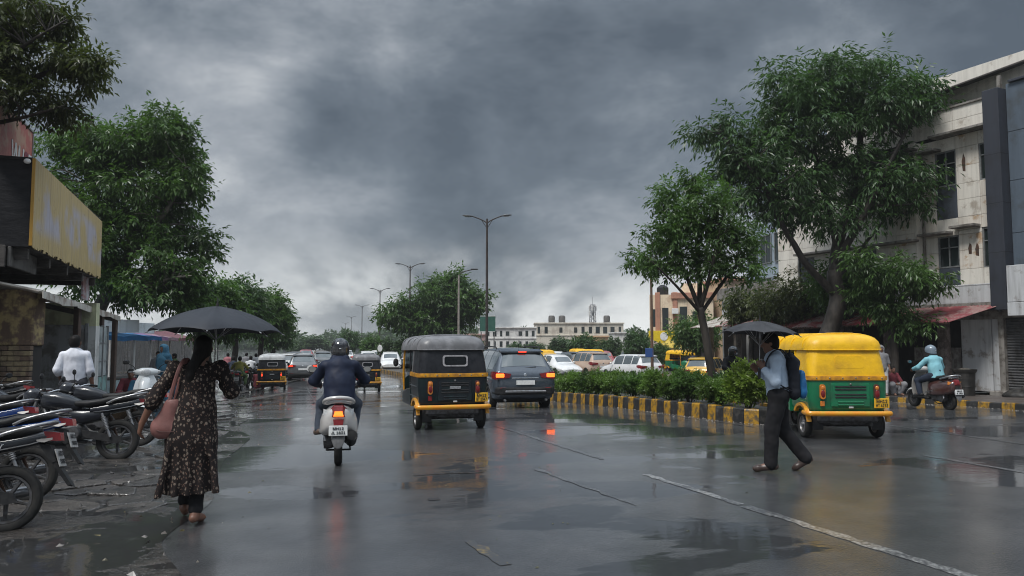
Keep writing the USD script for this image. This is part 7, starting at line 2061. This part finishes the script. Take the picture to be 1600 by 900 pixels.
        part(s.t, "hair", b.mesh(1), mat or HAIR, True)


def helmet(fig, mat, visor=True, open_face=False):
    c, R = fig.J["head"], fig.R
    P = lambda x, y, z: c + R @ V(x, y, z)
    b = Blob(c - .25, c + .25, .008)
    b.ell(P(0, -.005, .025), V(.122, .142, .135), R, .01)
    b.ell(P(0, -.02, -.06), V(.112, .125, .095), R, .04)
    b.plane(P(0, 0, -.135 if not open_face else -.05), R @ V(0, .25, -1))
    b.ell(P(0, .13, -.01), V(.085, .05, .052), R, .01, True)
    h = part(fig.t, "helmet", b.mesh(2), mat, True)
    if visor:
        a = np.linspace(-.95, .95, 11)
        g = np.array([[P(.124 * math.sin(q), -.005 + .143 * math.cos(q), z) for q in a] for z in np.linspace(-.055, .055, 4)])
        part(h, "visor", MB().slab(g, R @ V(0, -.006, 0)), CARGLASS, 40)
    part(h, "rear_badge", MB().rbox(P(0, -.149, .015), (.03, .008, .016), .004, R), SILVERPRINT, 30)
    part(h, "rim_band", MB().tube([P(.117 * math.sin(q), -.015 + .132 * math.cos(q), -.10) for q in np.linspace(.9, 2 * PI - .9, 22)], .007, 6), BLACKP, 40)


def standing(h=1.68, stride=0.0, lean=0.0):
    k = h / 1.68
    J = dict(pel=(0, 0, .95), chest=(0, .01 + lean, 1.28), neck=(0, .01 + lean * 1.2, 1.43), head=(0, .035 + lean * 1.3, 1.555),
             shL=(-.17, lean, 1.35), shR=(.17, lean, 1.35), elL=(-.235, -.03, 1.10), elR=(.235, -.03, 1.10), wrL=(-.25, .06, .86), wrR=(.25, .06, .86),
             hipL=(-.09, 0, .90), hipR=(.09, 0, .90), knL=(-.10, .02 + stride * .35, .49), knR=(.10, .02 - stride * .15, .49), anL=(-.10, stride * .55, .085), anR=(.10, -stride * .55, .085), toL=(-.11, .15 + stride * .55, .035), toR=(.11, .15 - stride * .55, .035))
    return {q: V(*v) * k for q, v in J.items()}


def umbrella(label, loc, rz, tip, Rc, H, tilt=(0, 0), mat=None, hand_z=-.75, arc=.92):
    """Canopy of eight gores on ribs; tip = the top's position relative to the base; the shaft hangs below it."""
    t = thing("umbrella", label, "umbrella", loc, rz)
    Rt = rotx(tilt[0]) @ roty(tilt[1])
    prof = lambda s: -H * (.72 * (1 - math.sqrt(1 - (arc * s) ** 2)) / (1 - math.sqrt(1 - arc ** 2)) + .28 * s)
    n, m = 64, 12
    v = []
    for j in range(m + 1):
        s = j / m
        for i in range(n):
            a = 2 * PI * i / n
            w = (a % (PI / 4)) / (PI / 4)
            sag = math.sin(w * PI)                                  # between two ribs
            rr = Rc * s * (1 - .055 * sag * s * s)
            z = prof(s) + -.055 * sag * s * (1 - s) * 1.6 + .022 * sag * s ** 6
            v.append((rr * math.cos(a), rr * math.sin(a), z))
    v = np.array(v)
    q = [[j * n + i, j * n + (i + 1) % n, (j + 1) * n + (i + 1) % n, (j + 1) * n + i] for j in range(m) for i in range(n)]
    q = np.array(q)
    N = len(v)
    inner = v + V(0, 0, -.004)
    e = [[m * n + i, m * n + (i + 1) % n, m * n + (i + 1) % n + N, m * n + i + N] for i in range(n)]
    mb = MB().add(np.vstack([v, inner]), np.vstack([q, q[:, ::-1] + N, np.array(e)]), Rt, tip)
    c = part(t, "canopy", mb, mat, 50)
    mb, tips = MB(), MB()
    for k in range(8):
        a = 2 * PI * k / 8
        p = [(Rc * s * math.cos(a), Rc * s * math.sin(a), prof(s) - .008) for s in np.linspace(.04, 1.0, 9)]
        part(t, "rib", MB().tube(p, .0035, 5).add(*_tm(MB().tube([p[4], (0, 0, -.30)], .003, 5))) if False else MB().add(*_tm(MB().tube(p, .0035, 5).tube([p[4], (0, 0, -.30)], .003, 5)), Rt, tip), STEEL, 40)
        part(t, "rib_tip", MB().add(*_tm(MB().cyl(p[-1], np.array(p[-1]) + V(math.cos(a), math.sin(a), -.4) * .022, .006, .004, 6)), Rt, tip), STEEL, 40)
    part(t, "ferrule", MB().add(*_tm(MB().lathe([(.016, -.02), (.014, .015), (.006, .03), (.005, .07), (.002, .075)], (0, 0, 0), (0, 0, 1), 10)), Rt, tip), BLACKP, 40)
    sh = part(t, "shaft", MB().add(*_tm(MB().cyl((0, 0, -.01), (0, 0, hand_z), .0065, .0065, 8)), Rt, tip), STEEL, 40)
    part(sh, "handle", MB().add(*_tm(MB().lathe([(.012, 0), (.016, -.03), (.016, -.11), (.010, -.13)], (0, 0, hand_z + .03), (0, 0, 1), 12)), Rt, tip), BLACKP, 40)
    return t


_tm = lambda mb: (mb.out().vertices, mb.out().faces)
NYLON = look("black_umbrella_nylon", (0.019, 0.021, 0.027), (0.028, 0.031, 0.038), 6, rough=0.42, rough2=0.55, spec=0.25)
NYLON2 = look("charcoal_umbrella_nylon", (0.024, 0.024, 0.027), (0.036, 0.036, 0.04), 6, rough=0.5, spec=0.25)

# ---- the woman walking away under her umbrella
KURTA = usdkit.material(stage, "/World/Looks/printed_kurta", {
    "tc": ("texture_coordinate", {}), "mp": ("mapping", {"mapping_type": "point", "scale": (1.0, 1.0, 0.72)}), "dn": ("noise_texture", {"scale": 9.0, "detail": 2.0}), "dm": ("mix", {"mix_type": "linear_light", "fac": 0.03}),
    "v": ("voronoi_texture", {"scale": 35.0, "feature": "f1", "randomness": 0.8}), "v2": ("voronoi_texture", {"scale": 52.0, "feature": "f1", "randomness": 0.9}),
    "r": ("rgb_ramp", {"interpolate": True, "ramp": [(0.0, (0.11, 0.085, 0.07)), (0.10, (0.09, 0.07, 0.055)), (0.18, (0.19, 0.155, 0.125)), (0.29, (0.15, 0.12, 0.10)), (0.36, (0.020, 0.015, 0.014)), (1.0, (0.014, 0.011, 0.011))]}),
    "r2": ("rgb_ramp", {"ramp": [(0.0, (0.16, 0.10, 0.075)), (0.20, (0.14, 0.09, 0.07)), (0.27, (0.0, 0.0, 0.0)), (1.0, (0.0, 0.0, 0.0))]}),
    "mask": ("math", {"math_type": "less_than", "value2": 0.72}), "rs": ("mix", {"color2": (0.015, 0.012, 0.012)}), "inv": ("math", {"math_type": "subtract", "value1": 1.0}), "sep": ("separate_color", {}),
    "a": ("mix", {"mix_type": "lighten", "fac": 1.0}), "p": ("principled_bsdf", {"roughness": 0.85, "specular_ior_level": 0.15})},
    [("tc.object", "mp.vector"), ("mp.vector", "dn.vector"), ("mp.vector", "dm.color1"), ("dn.color", "dm.color2"), ("dm.color", "v.vector"), ("dm.color", "v2.vector"), ("v.distance", "r.fac"), ("v2.distance", "r2.fac"),
     ("v.color", "sep.color"), ("sep.r", "mask.value1"), ("mask.value", "inv.value2"), ("r.color", "rs.color1"), ("inv.value", "rs.fac"), ("rs.color", "a.color1"), ("r2.color", "a.color2"), ("a.color", "p.base_color")], surface="p.BSDF")
W0 = (-2.76, 6.72, 0)
J = dict(pel=(0, 0, .90), chest=(.02, .02, 1.20), neck=(.045, .03, 1.375), head=(.055, .05, 1.495), shL=(-.165, .02, 1.325), shR=(.205, .02, 1.325), elL=(-.315, -.06, 1.06), elR=(.30, .05, 1.12), wrL=(-.405, -.04, .86), wrR=(.19, .26, 1.22),
         hipL=(-.085, .02, .85), hipR=(.085, -.02, .85), knL=(-.07, .20, .47), knR=(.055, .03, .46), anL=(-.075, .16, .115), anR=(.045, -.08, .085), toL=(-.09, .30, .045), toR=(.075, .075, .032))
f = Figure("woman walking away in a dark kurta printed with pale spots, under a black umbrella", W0, 14, J, SKIN, .0065, r=.93, headturn=8, nod=6, hands={"L": (V(-.25, .25, -.9), V(-.8, -.3, .1), .7), "R": (V(-.35, .5, .5), V(.6, -.4, .5), 1.3)})
def kurta(b, J):
    b.cap((0, 0, .92), (.015, .015, 1.20), .168, .150, .05, (V(0, 1, 0), .80))
    b.cap((.02, .02, 1.20), (.04, .03, 1.345), .135, .075, .06, (V(0, 1, 0), .8))
    b.cap((-.0, -.0, .95), (-.01, .0, .72), .175, .205, .06, (V(0, 1, 0), .80)).cap((-.01, -.0, .74), (-.02, .01, .30), .205, .235, .05, (V(0, 1, 0), .70))
    for q in "LR":
        b.cap((.02, .02, 1.27), J["sh" + q], .075, .066, .05)
        e = J["el" + q]
        b.cap(J["sh" + q], e, .064, .064, .03)
        if q == "R":
            b.cap(e, e + (J["wr" + q] - e) * .55, .064, .058, .03)
        else:
            b.cap(e, e + (J["wr" + q] - e) * .18, .062, .058, .03)
    b.ell((.075, -.10, 1.40), (.085, .09, .085), None, .015, True)     # scooped back of the neck
    for x0, x1 in ((-.17, -.24), (-.09, -.11), (-.01, -.01), (.07, .10), (.15, .22)):     # falling folds of the skirt
        b.cap((x0 * .8, -.10, .86), (x1, -.155, .26), .014, .030, .04)
f.cloth("kurta", KURTA, kurta, (.012, (12, 12, 4)), 4, cuts=[((0, 0, .285), V(.05, .12, -1))])
f.trousers(DARKCLOTH, .86, .0, (.004, 20), "leggings", .012, waist=.0)
f.hair(long=[(0, -.05, -.03, .045), (-.04, -.075, -.09, .042), (-.08, -.08, -.17, .038), (-.10, -.09, -.27, .032), (-.105, -.095, -.36, .020)])
umbrella("open black umbrella over the walking woman, eight gores with light rib tips", W0, 14, (.155, .12, 1.875), .565, .235, (-1.5, 1), NYLON, -.66, .90)
BAG = look("mauve_brown_leather", (0.20, 0.085, 0.075), (0.15, 0.065, 0.058), 9, rough=0.5, rough2=0.62, bump=0.003, bscale=30)
bg = thing("shoulder_bag", "mauve brown soft shoulder bag hanging on the woman's left side", "bag", (W0[0] + .05, W0[1] + .02, 0), 14)
b = Blob(V(-.42, -.25, .72), V(-.02, .16, 1.06), .008)
b.cap((-.315, -.06, .80), (-.20, -.08, .81), .06, .065, .03, (V(0, 1, 0), .75)).cap((-.29, -.055, .84), (-.215, -.075, 1.02), .085, .055, .06, (V(0, 1, 0), .6)).cap((-.23, -.07, .84), (-.21, -.075, 1.0), .075, .055, .06, (V(0, 1, 0), .6)).wrinkle(.010, (16, 16, 8), 2)
bgm = part(bg, "pouch", b.mesh(1), BAG, True)
for dx, dy in ((0, -.035), (.035, .03)):
    part(bg, "strap", MB().tube(spline([(-.255 + dx, -.06 + dy, .95), (-.215 + dx, -.07 + dy * .6, 1.15), (-.165 + dx * .6, -.065 + dy, 1.33), (-.14 + dx * .5, .02 + dy * .2, 1.405), (-.13 + dx * .5, .08, 1.36), (-.17 + dx, .07, 1.15), (-.225 + dx, .02, .95)], 5), .009, 6, flat=1.8), BAG, 40)
part(bg, "seam", MB().tube(spline([(-.37, -.08, .83), (-.30, -.125, .80), (-.16, -.135, .80), (-.09, -.10, .84)], 5), .004, 5), look("dark_thread", (.08, .04, .035), rough=.6), 40)

# ---- the scooter rider in helmet and navy jacket
JACKET = look("navy_rain_jacket", (0.009, 0.013, 0.030), (0.015, 0.022, 0.045), 7, rough=0.55, spec=0.22, rough2=0.65, bump=0.008, bscale=9)
JEANS = look("dark_jeans", (0.030, 0.040, 0.060), (0.05, 0.062, 0.085), 12, rough=0.85, bump=0.003, bscale=40)


def riding(h=1.0, lean=.06, foot=.30):
    return dict(pel=(0, -.20, .86), chest=(0, -.14 + lean, 1.16), neck=(0, -.11 + lean * 1.5, 1.325), head=(0, -.075 + lean * 1.7, 1.452), shL=(-.185, -.13 + lean, 1.235), shR=(.185, -.13 + lean, 1.235),
                elL=(-.335, .05, 1.04), elR=(.335, .05, 1.04), wrL=(-.30, .27, .99), wrR=(.30, .27, .99), hipL=(-.10, -.16, .83), hipR=(.10, -.16, .83), knL=(-.235, .21, .70), knR=(.225, .21, .70), anL=(-.265, .10, .375), anR=(.19, .12, .375), toL=(-.30, .235, .325), toR=(.20, .26, .325))


J = riding()
f = Figure("scooter rider seen from behind in a black helmet and hooded navy jacket", (-2.33, 10.45, 0), 12, J, SKIN, .009, headturn=0, hands={"L": (V(.2, .8, -.1), V(0, -.1, 1), 1.2), "R": (V(-.2, .8, -.1), V(0, -.1, 1), 1.2)})
f.shirt(JACKET, 1.02, -.10, .05, (.014, (10, 10, 7)), "jacket", False)
f.cloth("hood", JACKET, lambda b, J: b.cap(J["neck"] + V(-.07, -.045, .0), J["neck"] + V(.07, -.045, .0), .06, .06, .04).cap(J["neck"] + V(-.07, -.095, -.045), J["neck"] + V(.07, -.095, -.045), .052, .052, .04).cap(J["neck"] + V(0, -.095, -.12), J["neck"] + V(0, -.09, -.06), .025, .05, .04), (.006, 16), 2)
f.trousers(JEANS, .97, .014, (.006, 13), "jeans")
helmet(f, look("black_helmet_shell", (0.010, 0.010, 0.012), rough=0.12, coat=1.0))
SANDAL = look("brown_sandal", (0.09, 0.055, 0.04), (0.06, 0.04, 0.03), 12, rough=0.6)
f.shoes(SANDAL, "sandal")

# ---- the rider in light blue on the far scooter
SKYBLUE = look("light_blue_shirt", (0.21, 0.46, 0.52), (0.17, 0.39, 0.45), 6, rough=0.8, bump=0.005, bscale=12)
J = riding(lean=.05)
f = Figure("rider in a light blue shirt and grey cap like helmet on the maroon scooter", (10.65, 19.6, 0), 10, J, SKIN_D, .011, headturn=15, hands={"L": (V(.2, .8, -.1), V(0, -.1, 1), 1.2), "R": (V(-.2, .8, -.1), V(0, -.1, 1), 1.2)})
f.shirt(SKYBLUE, .97, -.06, .032, (.010, (11, 11, 9)), "shirt", True, 3)
f.trousers(DENIM, .97, .014)
f.shoes(BLACKP)
f.hair()
helmet(f, look("grey_blue_helmet_shell", (0.15, 0.19, 0.23), rough=0.3, coat=.6), False, True)

# ---- the man crossing with umbrella and backpack
PALEBLUE = look("pale_blue_shirt", (0.40, 0.49, 0.60), (0.34, 0.42, 0.52), 5, rough=0.8, bump=0.004, bscale=14)
M0, MR = (3.24, 9.40, 0), 78
J = dict(pel=(0, 0, .96), chest=(0, .035, 1.27), neck=(0, .05, 1.42), head=(0, .095, 1.54), shL=(-.165, .045, 1.345), shR=(.165, .045, 1.345), elL=(-.225, .06, 1.08), elR=(.22, .06, 1.10), wrL=(-.185, .19, 1.24), wrR=(.08, .24, 1.20),
         hipL=(-.09, .01, .905), hipR=(.09, -.01, .905), knL=(-.09, .10, .50), knR=(.09, -.04, .50), anL=(-.085, .12, .09), anR=(.085, -.31, .15), toL=(-.09, .27, .04), toR=(.095, -.20, .045))
f = Figure("man crossing leftwards in pale blue shirt and black trousers with a backpack and umbrella", M0, MR, J, SKIN_D, .008, nod=9, hands={"L": (V(.1, .5, .7), V(-.9, .1, .1), 1.25), "R": (V(-.1, .5, .7), V(.9, .1, .1), 1.25)})
f.shirt(PALEBLUE, .93, -.035, .022, (.008, (13, 13, 9)), "shirt", True, 6)
f.trousers(DARKCLOTH, .98, .020, (.006, 12), "trousers", .008)
part(f.t, "belt", MB().tube([(.158 * math.cos(q), .13 * math.sin(q), 1.005) for q in np.linspace(0, 2 * PI, 29)[:-1]], .016, 6, closed=True), BLACKP, 40)
f.shoes(look("brown_leather_shoe", (0.035, 0.022, 0.018), (0.055, 0.036, 0.03), 12, rough=0.35))
f.hair(puff=.004)
umbrella("open charcoal umbrella held low over the man crossing the road", M0, MR, (-.155, .215, 1.81), .46, .165, (2.0, 2.5), NYLON2, -.60, .90)
BPACK = look("black_backpack_cloth", (0.014, 0.016, 0.022), (0.024, 0.026, 0.034), 9, rough=0.75, bump=0.004, bscale=30, spec=0.2)
BBLUE = look("bright_blue_backpack_cloth", (0.010, 0.13, 0.32), (0.008, 0.09, 0.24), 7, rough=0.55, bump=0.006, bscale=14)
bp = thing("backpack", "black and bright blue backpack on the crossing man's back", "backpack", M0, MR)
b = Blob(V(-.25, -.50, .80), V(.25, 0, 1.50), .009)
b.cap((-.07, -.175, .96), (-.07, -.165, 1.30), .10, .085, .03, (V(0, 1, 0), .75)).cap((.07, -.175, .96), (.07, -.165, 1.30), .10, .085, .03, (V(0, 1, 0), .75)).cap((0, -.16, 1.30), (0, -.14, 1.37), .10, .06, .04).wrinkle(.008, 14, 1)
part(bp, "main_bag", b.mesh(1), BPACK, True)
b = Blob(V(-.25, -.50, .80), V(.25, 0, 1.50), .009)
b.cap((-.06, -.27, .955), (-.055, -.265, 1.16), .075, .055, .03, (V(0, 1, 0), .7)).cap((.06, -.27, .955), (.055, -.265, 1.16), .075, .055, .03, (V(0, 1, 0), .7)).wrinkle(.008, 14, 3)
part(bp, "front_pocket", b.mesh(1), BBLUE, True)
for s in (-1, 1):
    part(bp, "strap", MB().tube(spline([(s * .10, -.12, 1.36), (s * .115, -.02, 1.465), (s * .118, .09, 1.42), (s * .13, .155, 1.28), (s * .155, .11, 1.12), (s * .16, -.02, 1.03), (s * .14, -.15, .96)], 6), .017, 8, flat=.45), BPACK, 40)
part(bp, "top_loop", MB().tube(spline([(-.03, -.13, 1.40), (-.025, -.14, 1.45), (.025, -.14, 1.45), (.03, -.13, 1.40)], 4), .007, 6), BPACK, 40)
part(bp, "bottle", MB().lathe([(.02, -.09), (.032, -.085), (.033, .05), (.02, .08), (.013, .085), (.013, .11)], (.165, -.20, 1.06), (0, 0, 1), 12), GLASS, 40)

# ---- the man in the white shirt between the parked bikes
WSHIRT = look("white_cotton_shirt", (0.66, 0.67, 0.72), (0.50, 0.51, 0.56), 5, rough=0.8, bump=0.004, bscale=14)
J = standing(1.66)
J.update(elL=V(-.235, -.06, 1.10), wrL=V(-.20, .13, .94), wrR=V(.265, .02, .83), elR=V(.235, -.04, 1.08))
f = Figure("man in a white shirt with rolled sleeves, back turned, among the parked motorbikes", (-7.06, 12.45, 0.01), 22, J, SKIN_D, .010, headturn=-12)
f.shirt(WSHIRT, .66, -.12, .022, (.014, (12, 12, 6)), "shirt", True, 8)
f.trousers(look("grey_trousers", (0.045, 0.046, 0.052), (0.06, 0.06, 0.068), 8, rough=.85, spec=.2))
f.shoes(BLACKP)
f.hair()


# ---- smaller figures farther off
def passer(label, loc, rz, top, bottom, pose="stand", skin=SKIN_D, group=None, scarf=None, h=1.64, sleeve=.5, seed=0, head=None):
    J = standing(h, .25 if pose == "walk" else 0) if pose != "sit" and pose != "ride" else riding()
    if pose == "sit":
        J = {k: v * V(1, 1, 1) for k, v in {q: V(*w) for q, w in dict(pel=(0, 0, .28), chest=(0, .06, .58), neck=(0, .09, .74), head=(0, .13, .865), shL=(-.18, .06, .69), shR=(.18, .06, .69), elL=(-.25, .18, .46), elR=(.25, .18, .46), wrL=(-.10, .36, .40), wrR=(.10, .36, .40), hipL=(-.10, .04, .26), hipR=(.10, .04, .26),
                      knL=(-.22, .38, .38), knR=(.22, .38, .38), anL=(-.10, .28, .09), anR=(.10, .28, .09), toL=(-.14, .42, .04), toR=(.14, .42, .04)).items()}.items()}
    f = Figure(label, loc, rz, J, skin, .018, group=group)
    f.shirt(top, sleeve, -.12, .03, None, "shirt", False, seed)
    if scarf is not None:
        def drape(b, J):
            hd = J["head"]
            b.ell(hd + V(0, -.02, .02), (.115, .125, .13), None, .02)
            b.cap(hd + V(0, -.06, -.08), J["chest"] + V(0, -.03, 0), .11, .17, .05)
            b.cap(J["chest"] + V(0, -.02, 0), J["pel"] + V(0, .0, 0), .17, .19, .05)
            b.ell(hd + V(0, .11, -.02), (.075, .07, .09), None, .02, True)
        f.cloth("shawl", scarf, drape, (.012, 9), seed)
    f.trousers(bottom, .95, .03, None, "trousers", .01)
    if scarf is None:
        f.hair()
    if head is not None:
        helmet(f, head, False)
    return f


C = lambda n, c, c2=None: look(n, c, c2 or tuple(.8 * x for x in c), 7, rough=.85)
blue1, blue2, green1, yel1, red1, white1, grey1, pink1 = C("blue_sari", (.02, .10, .17)), C("pale_blue_sari", (.05, .16, .25)), C("green_cloth", (.06, .10, .03)), C("yellow_cloth", (.20, .18, .03)), C("maroon_cloth", (.14, .02, .03)), C("white_cloth", (.55, .55, .56)), C("grey_cloth", (.20, .20, .21)), C("pink_cloth", (.35, .13, .15))
st = "people by the stalls on the left"
for k, (u, D, top, bot, pose, sc, lb, rz) in enumerate([
    (222, 17.0, blue1, blue1, "sit", blue1, "seated person wrapped in a deep blue shawl, nearest of those by the stalls", 210),
    (238, 19.5, blue2, blue1, "sit", blue2, "seated person in a paler blue shawl by the white scooter", 190), (255, 21, blue1, blue2, "stand", blue2, "person in a blue shawl standing at the blue fronted stall", 160),
    (272, 30, green1, blue1, "stand", None, "person in green standing under the purple awning", 120), (246, 27, grey1, DENIM, "stand", None, "person in grey standing before the second blue awning", 200),
    (205, 19.0, red1, red1, "sit", None, "seated vendor in maroon among the baskets", 200)]):
    p = at(u, 600, D)
    passer(lb, (p[0], D, .02), rz, top, bot, pose, group=st, scarf=sc, seed=k)
wk = "people standing along the left side of the road"
for k, (u, D, top, bot, lb, rz) in enumerate([(364, 36, DENIM, DARKCLOTH, "person in navy sitting on a motorbike just right of the woman's shoulder", 20), (374, 34, yel1, green1, "person in yellow and green sitting on a motorbike at the road's left edge", 12), (391, 38, white1, DARKCLOTH, "person in white sitting on a motorbike near the white roofed rickshaw", 8),
                                              (384, 44, grey1, DENIM, "grey clad person behind the one in white", 10), (399, 42, white1, grey1, "another person in white, closest to the white roofed rickshaw", 30), (355, 43, pink1, DARKCLOTH, "person in pink behind the woman's right arm", 0)]):
    p = at(u, 600, D)
    passer(lb, (p[0], D, .02), rz, top, bot, "ride" if k < 3 else ("walk" if k % 2 else "stand"), group=wk, seed=20 + k)
    if k < 3:
        copy("/World/motorbike_002", ["black motorbike under the person in navy", "black motorbike under the person in yellow and green", "black motorbike under the person in white"][k], (p[0], D, .02), rz, .98, group="far motorbikes on the left")
rt = "people under the shop awnings on the right"
for k, (u, D, top, bot, lb, rz, pose) in enumerate([(1378, 25.5, grey1, white1, "person in a pale grey shawl standing right of the yellow hood", 170, "stand"), (1392, 26, red1, grey1, "seated person on the far pavement beside the small tree", 190, "sit")]):
    p = at(u, 600, D)
    passer(lb, (p[0], D, .15), rz, top, bot, pose, group=rt, scarf=grey1 if k == 0 else None, seed=30 + k)
passer("rider in black with a black helmet on the motorbike behind the hedge", (5.9, 20.6, 0), 205, DARKCLOTH, DARKCLOTH, "ride", sleeve=1.0, head=look("dark_helmet_shell", (.012, .012, .014), rough=.2, coat=.8))

for k, (src, u, D_, rz, lb) in enumerate([("/World/person_008", 1048, 60, 30, "tiny figure before the cream corner building's yellow sign"), ("/World/person_009", 1058, 57, 160, "tiny figure in bright clothes under the yellow awning"), ("/World/person_010", 872, 55, 90, "tiny figure in white at the hedge's far end"), ("/World/person_011", 1082, 52, 10, "small figure left of the median tree's trunk base"), ("/World/person_012", 912, 58, 200, "tiny pale figure below the lattice mast"), ("/World/person_010", 404, 36, 0, "figure in white left behind the white roofed rickshaw")]):
    p = at(u, 560, D_)
    copy(src, lb, (p[0], D_, 0), rz, group="far passers by")

# ------------------------------------------------------------------ litter, grit and fallen leaves
def scatter(name, pts, size, mat, seed, label, cat, flat=.25):
    r = np.random.RandomState(seed)
    pts = np.asarray(pts, float)
    pts[:, 2] += dz(pts[:, 1])
    n = len(pts)
    k = 5
    a = np.sort(r.uniform(0, 2 * PI, (n, k)), 1)
    rad = size * r.uniform(.4, 1.3, (n, 1)) * r.uniform(.5, 1, (n, k))
    rim = pts[:, None] + np.stack([rad * np.cos(a), rad * np.sin(a), np.full((n, k), .003) + r.uniform(0, size * flat, (n, k))], -1)
    top = pts + np.c_[np.zeros((n, 2)), size * flat * r.uniform(.8, 2, n) + .004]
    v = np.concatenate([rim, top[:, None]], 1).reshape(-1, 3)
    base = np.arange(n)[:, None] * (k + 1)
    f = np.concatenate([base + [j, (j + 1) % k, k] for j in range(k)])
    part(None, name, MB().add(v, f), mat, False, kind="stuff", label=label, cat=cat)


r = np.random.RandomState(12)
P = []
while len(P) < 420:
    y = 4 + 26 * r.rand() ** 1.4
    P.append((np.interp(y, VERGE[:, 1], VERGE[:, 0]) + .25 - abs(r.normal()) * 2.2, y, .03))
scatter("rubble", P, .035, look("wet_rubble", (.035, .031, .028), (.10, .09, .08), 3, rough=.35), 1, "small wet stones and grit strewn over the broken paving on the left", "rubble", .5)
P = []
while len(P) < 90:
    y = 4 + 22 * r.rand() ** 1.3
    P.append((np.interp(y, VERGE[:, 1], VERGE[:, 0]) + .6 - abs(r.normal()) * 2.0, y, .03))
scatter("litter", P, .028, look("paper_litter", (.20, .185, .16), (.12, .10, .04), 2, rough=.6, lo=.45, hi=.55), 2, "scraps of paper and leaf litter on the left verge", "litter", .4)
P = []
for a, b in zip(MLEFT[:-1], MLEFT[1:]):
    if a[1] < 34:
        t_ = unit(b - a)
        for _ in range(9):
            q = a + (b - a) * r.rand() + V(-abs(t_[1]) if a[0] < 4.4 else 0, -abs(t_[0])) * (.03 + abs(r.normal()) * .22)
            P.append((*q, .0))
for a, b in zip(FK[:-1], FK[1:]):
    for _ in range(16):
        q = a + (b - a) * r.rand() + V(-1, -.5) * (.04 + abs(r.normal()) * .16)
        P.append((*q, .0))
scatter("kerb_grit", P, .022, look("pale_grit", (.22, .20, .18), (.38, .36, .33), 3, rough=.6), 3, "pale grit washed up along the foot of the painted kerbs", "grit", .4)
P = [(np.interp(y, VERGE[:, 1], VERGE[:, 0]) + 9 * r.rand() + .5, y, 0) for y in 3.5 + 14 * r.rand(120) ** 1.2]
scatter("fallen_leaves", P, .022, look("fallen_leaf", (.10, .085, .03), (.05, .06, .02), 2, rough=.4), 4, "few fallen leaves stuck to the wet road", "leaves", .12)

# ------------------------------------------------------------------ rain haze over the far street
usdkit.material(stage, "/World/Looks/rain_haze", {"v": ("principled_volume", {"color": (0.86, 0.87, 0.88), "density": 0.00045, "anisotropy": 0.2})}, [], volume="v.volume")
part(None, "haze", MB().box((0, 215, 10.3), (900, 560, 24.2)), "/World/Looks/rain_haze", False, kind="stuff", label="thin rain haze over the far end of the street", cat="haze")
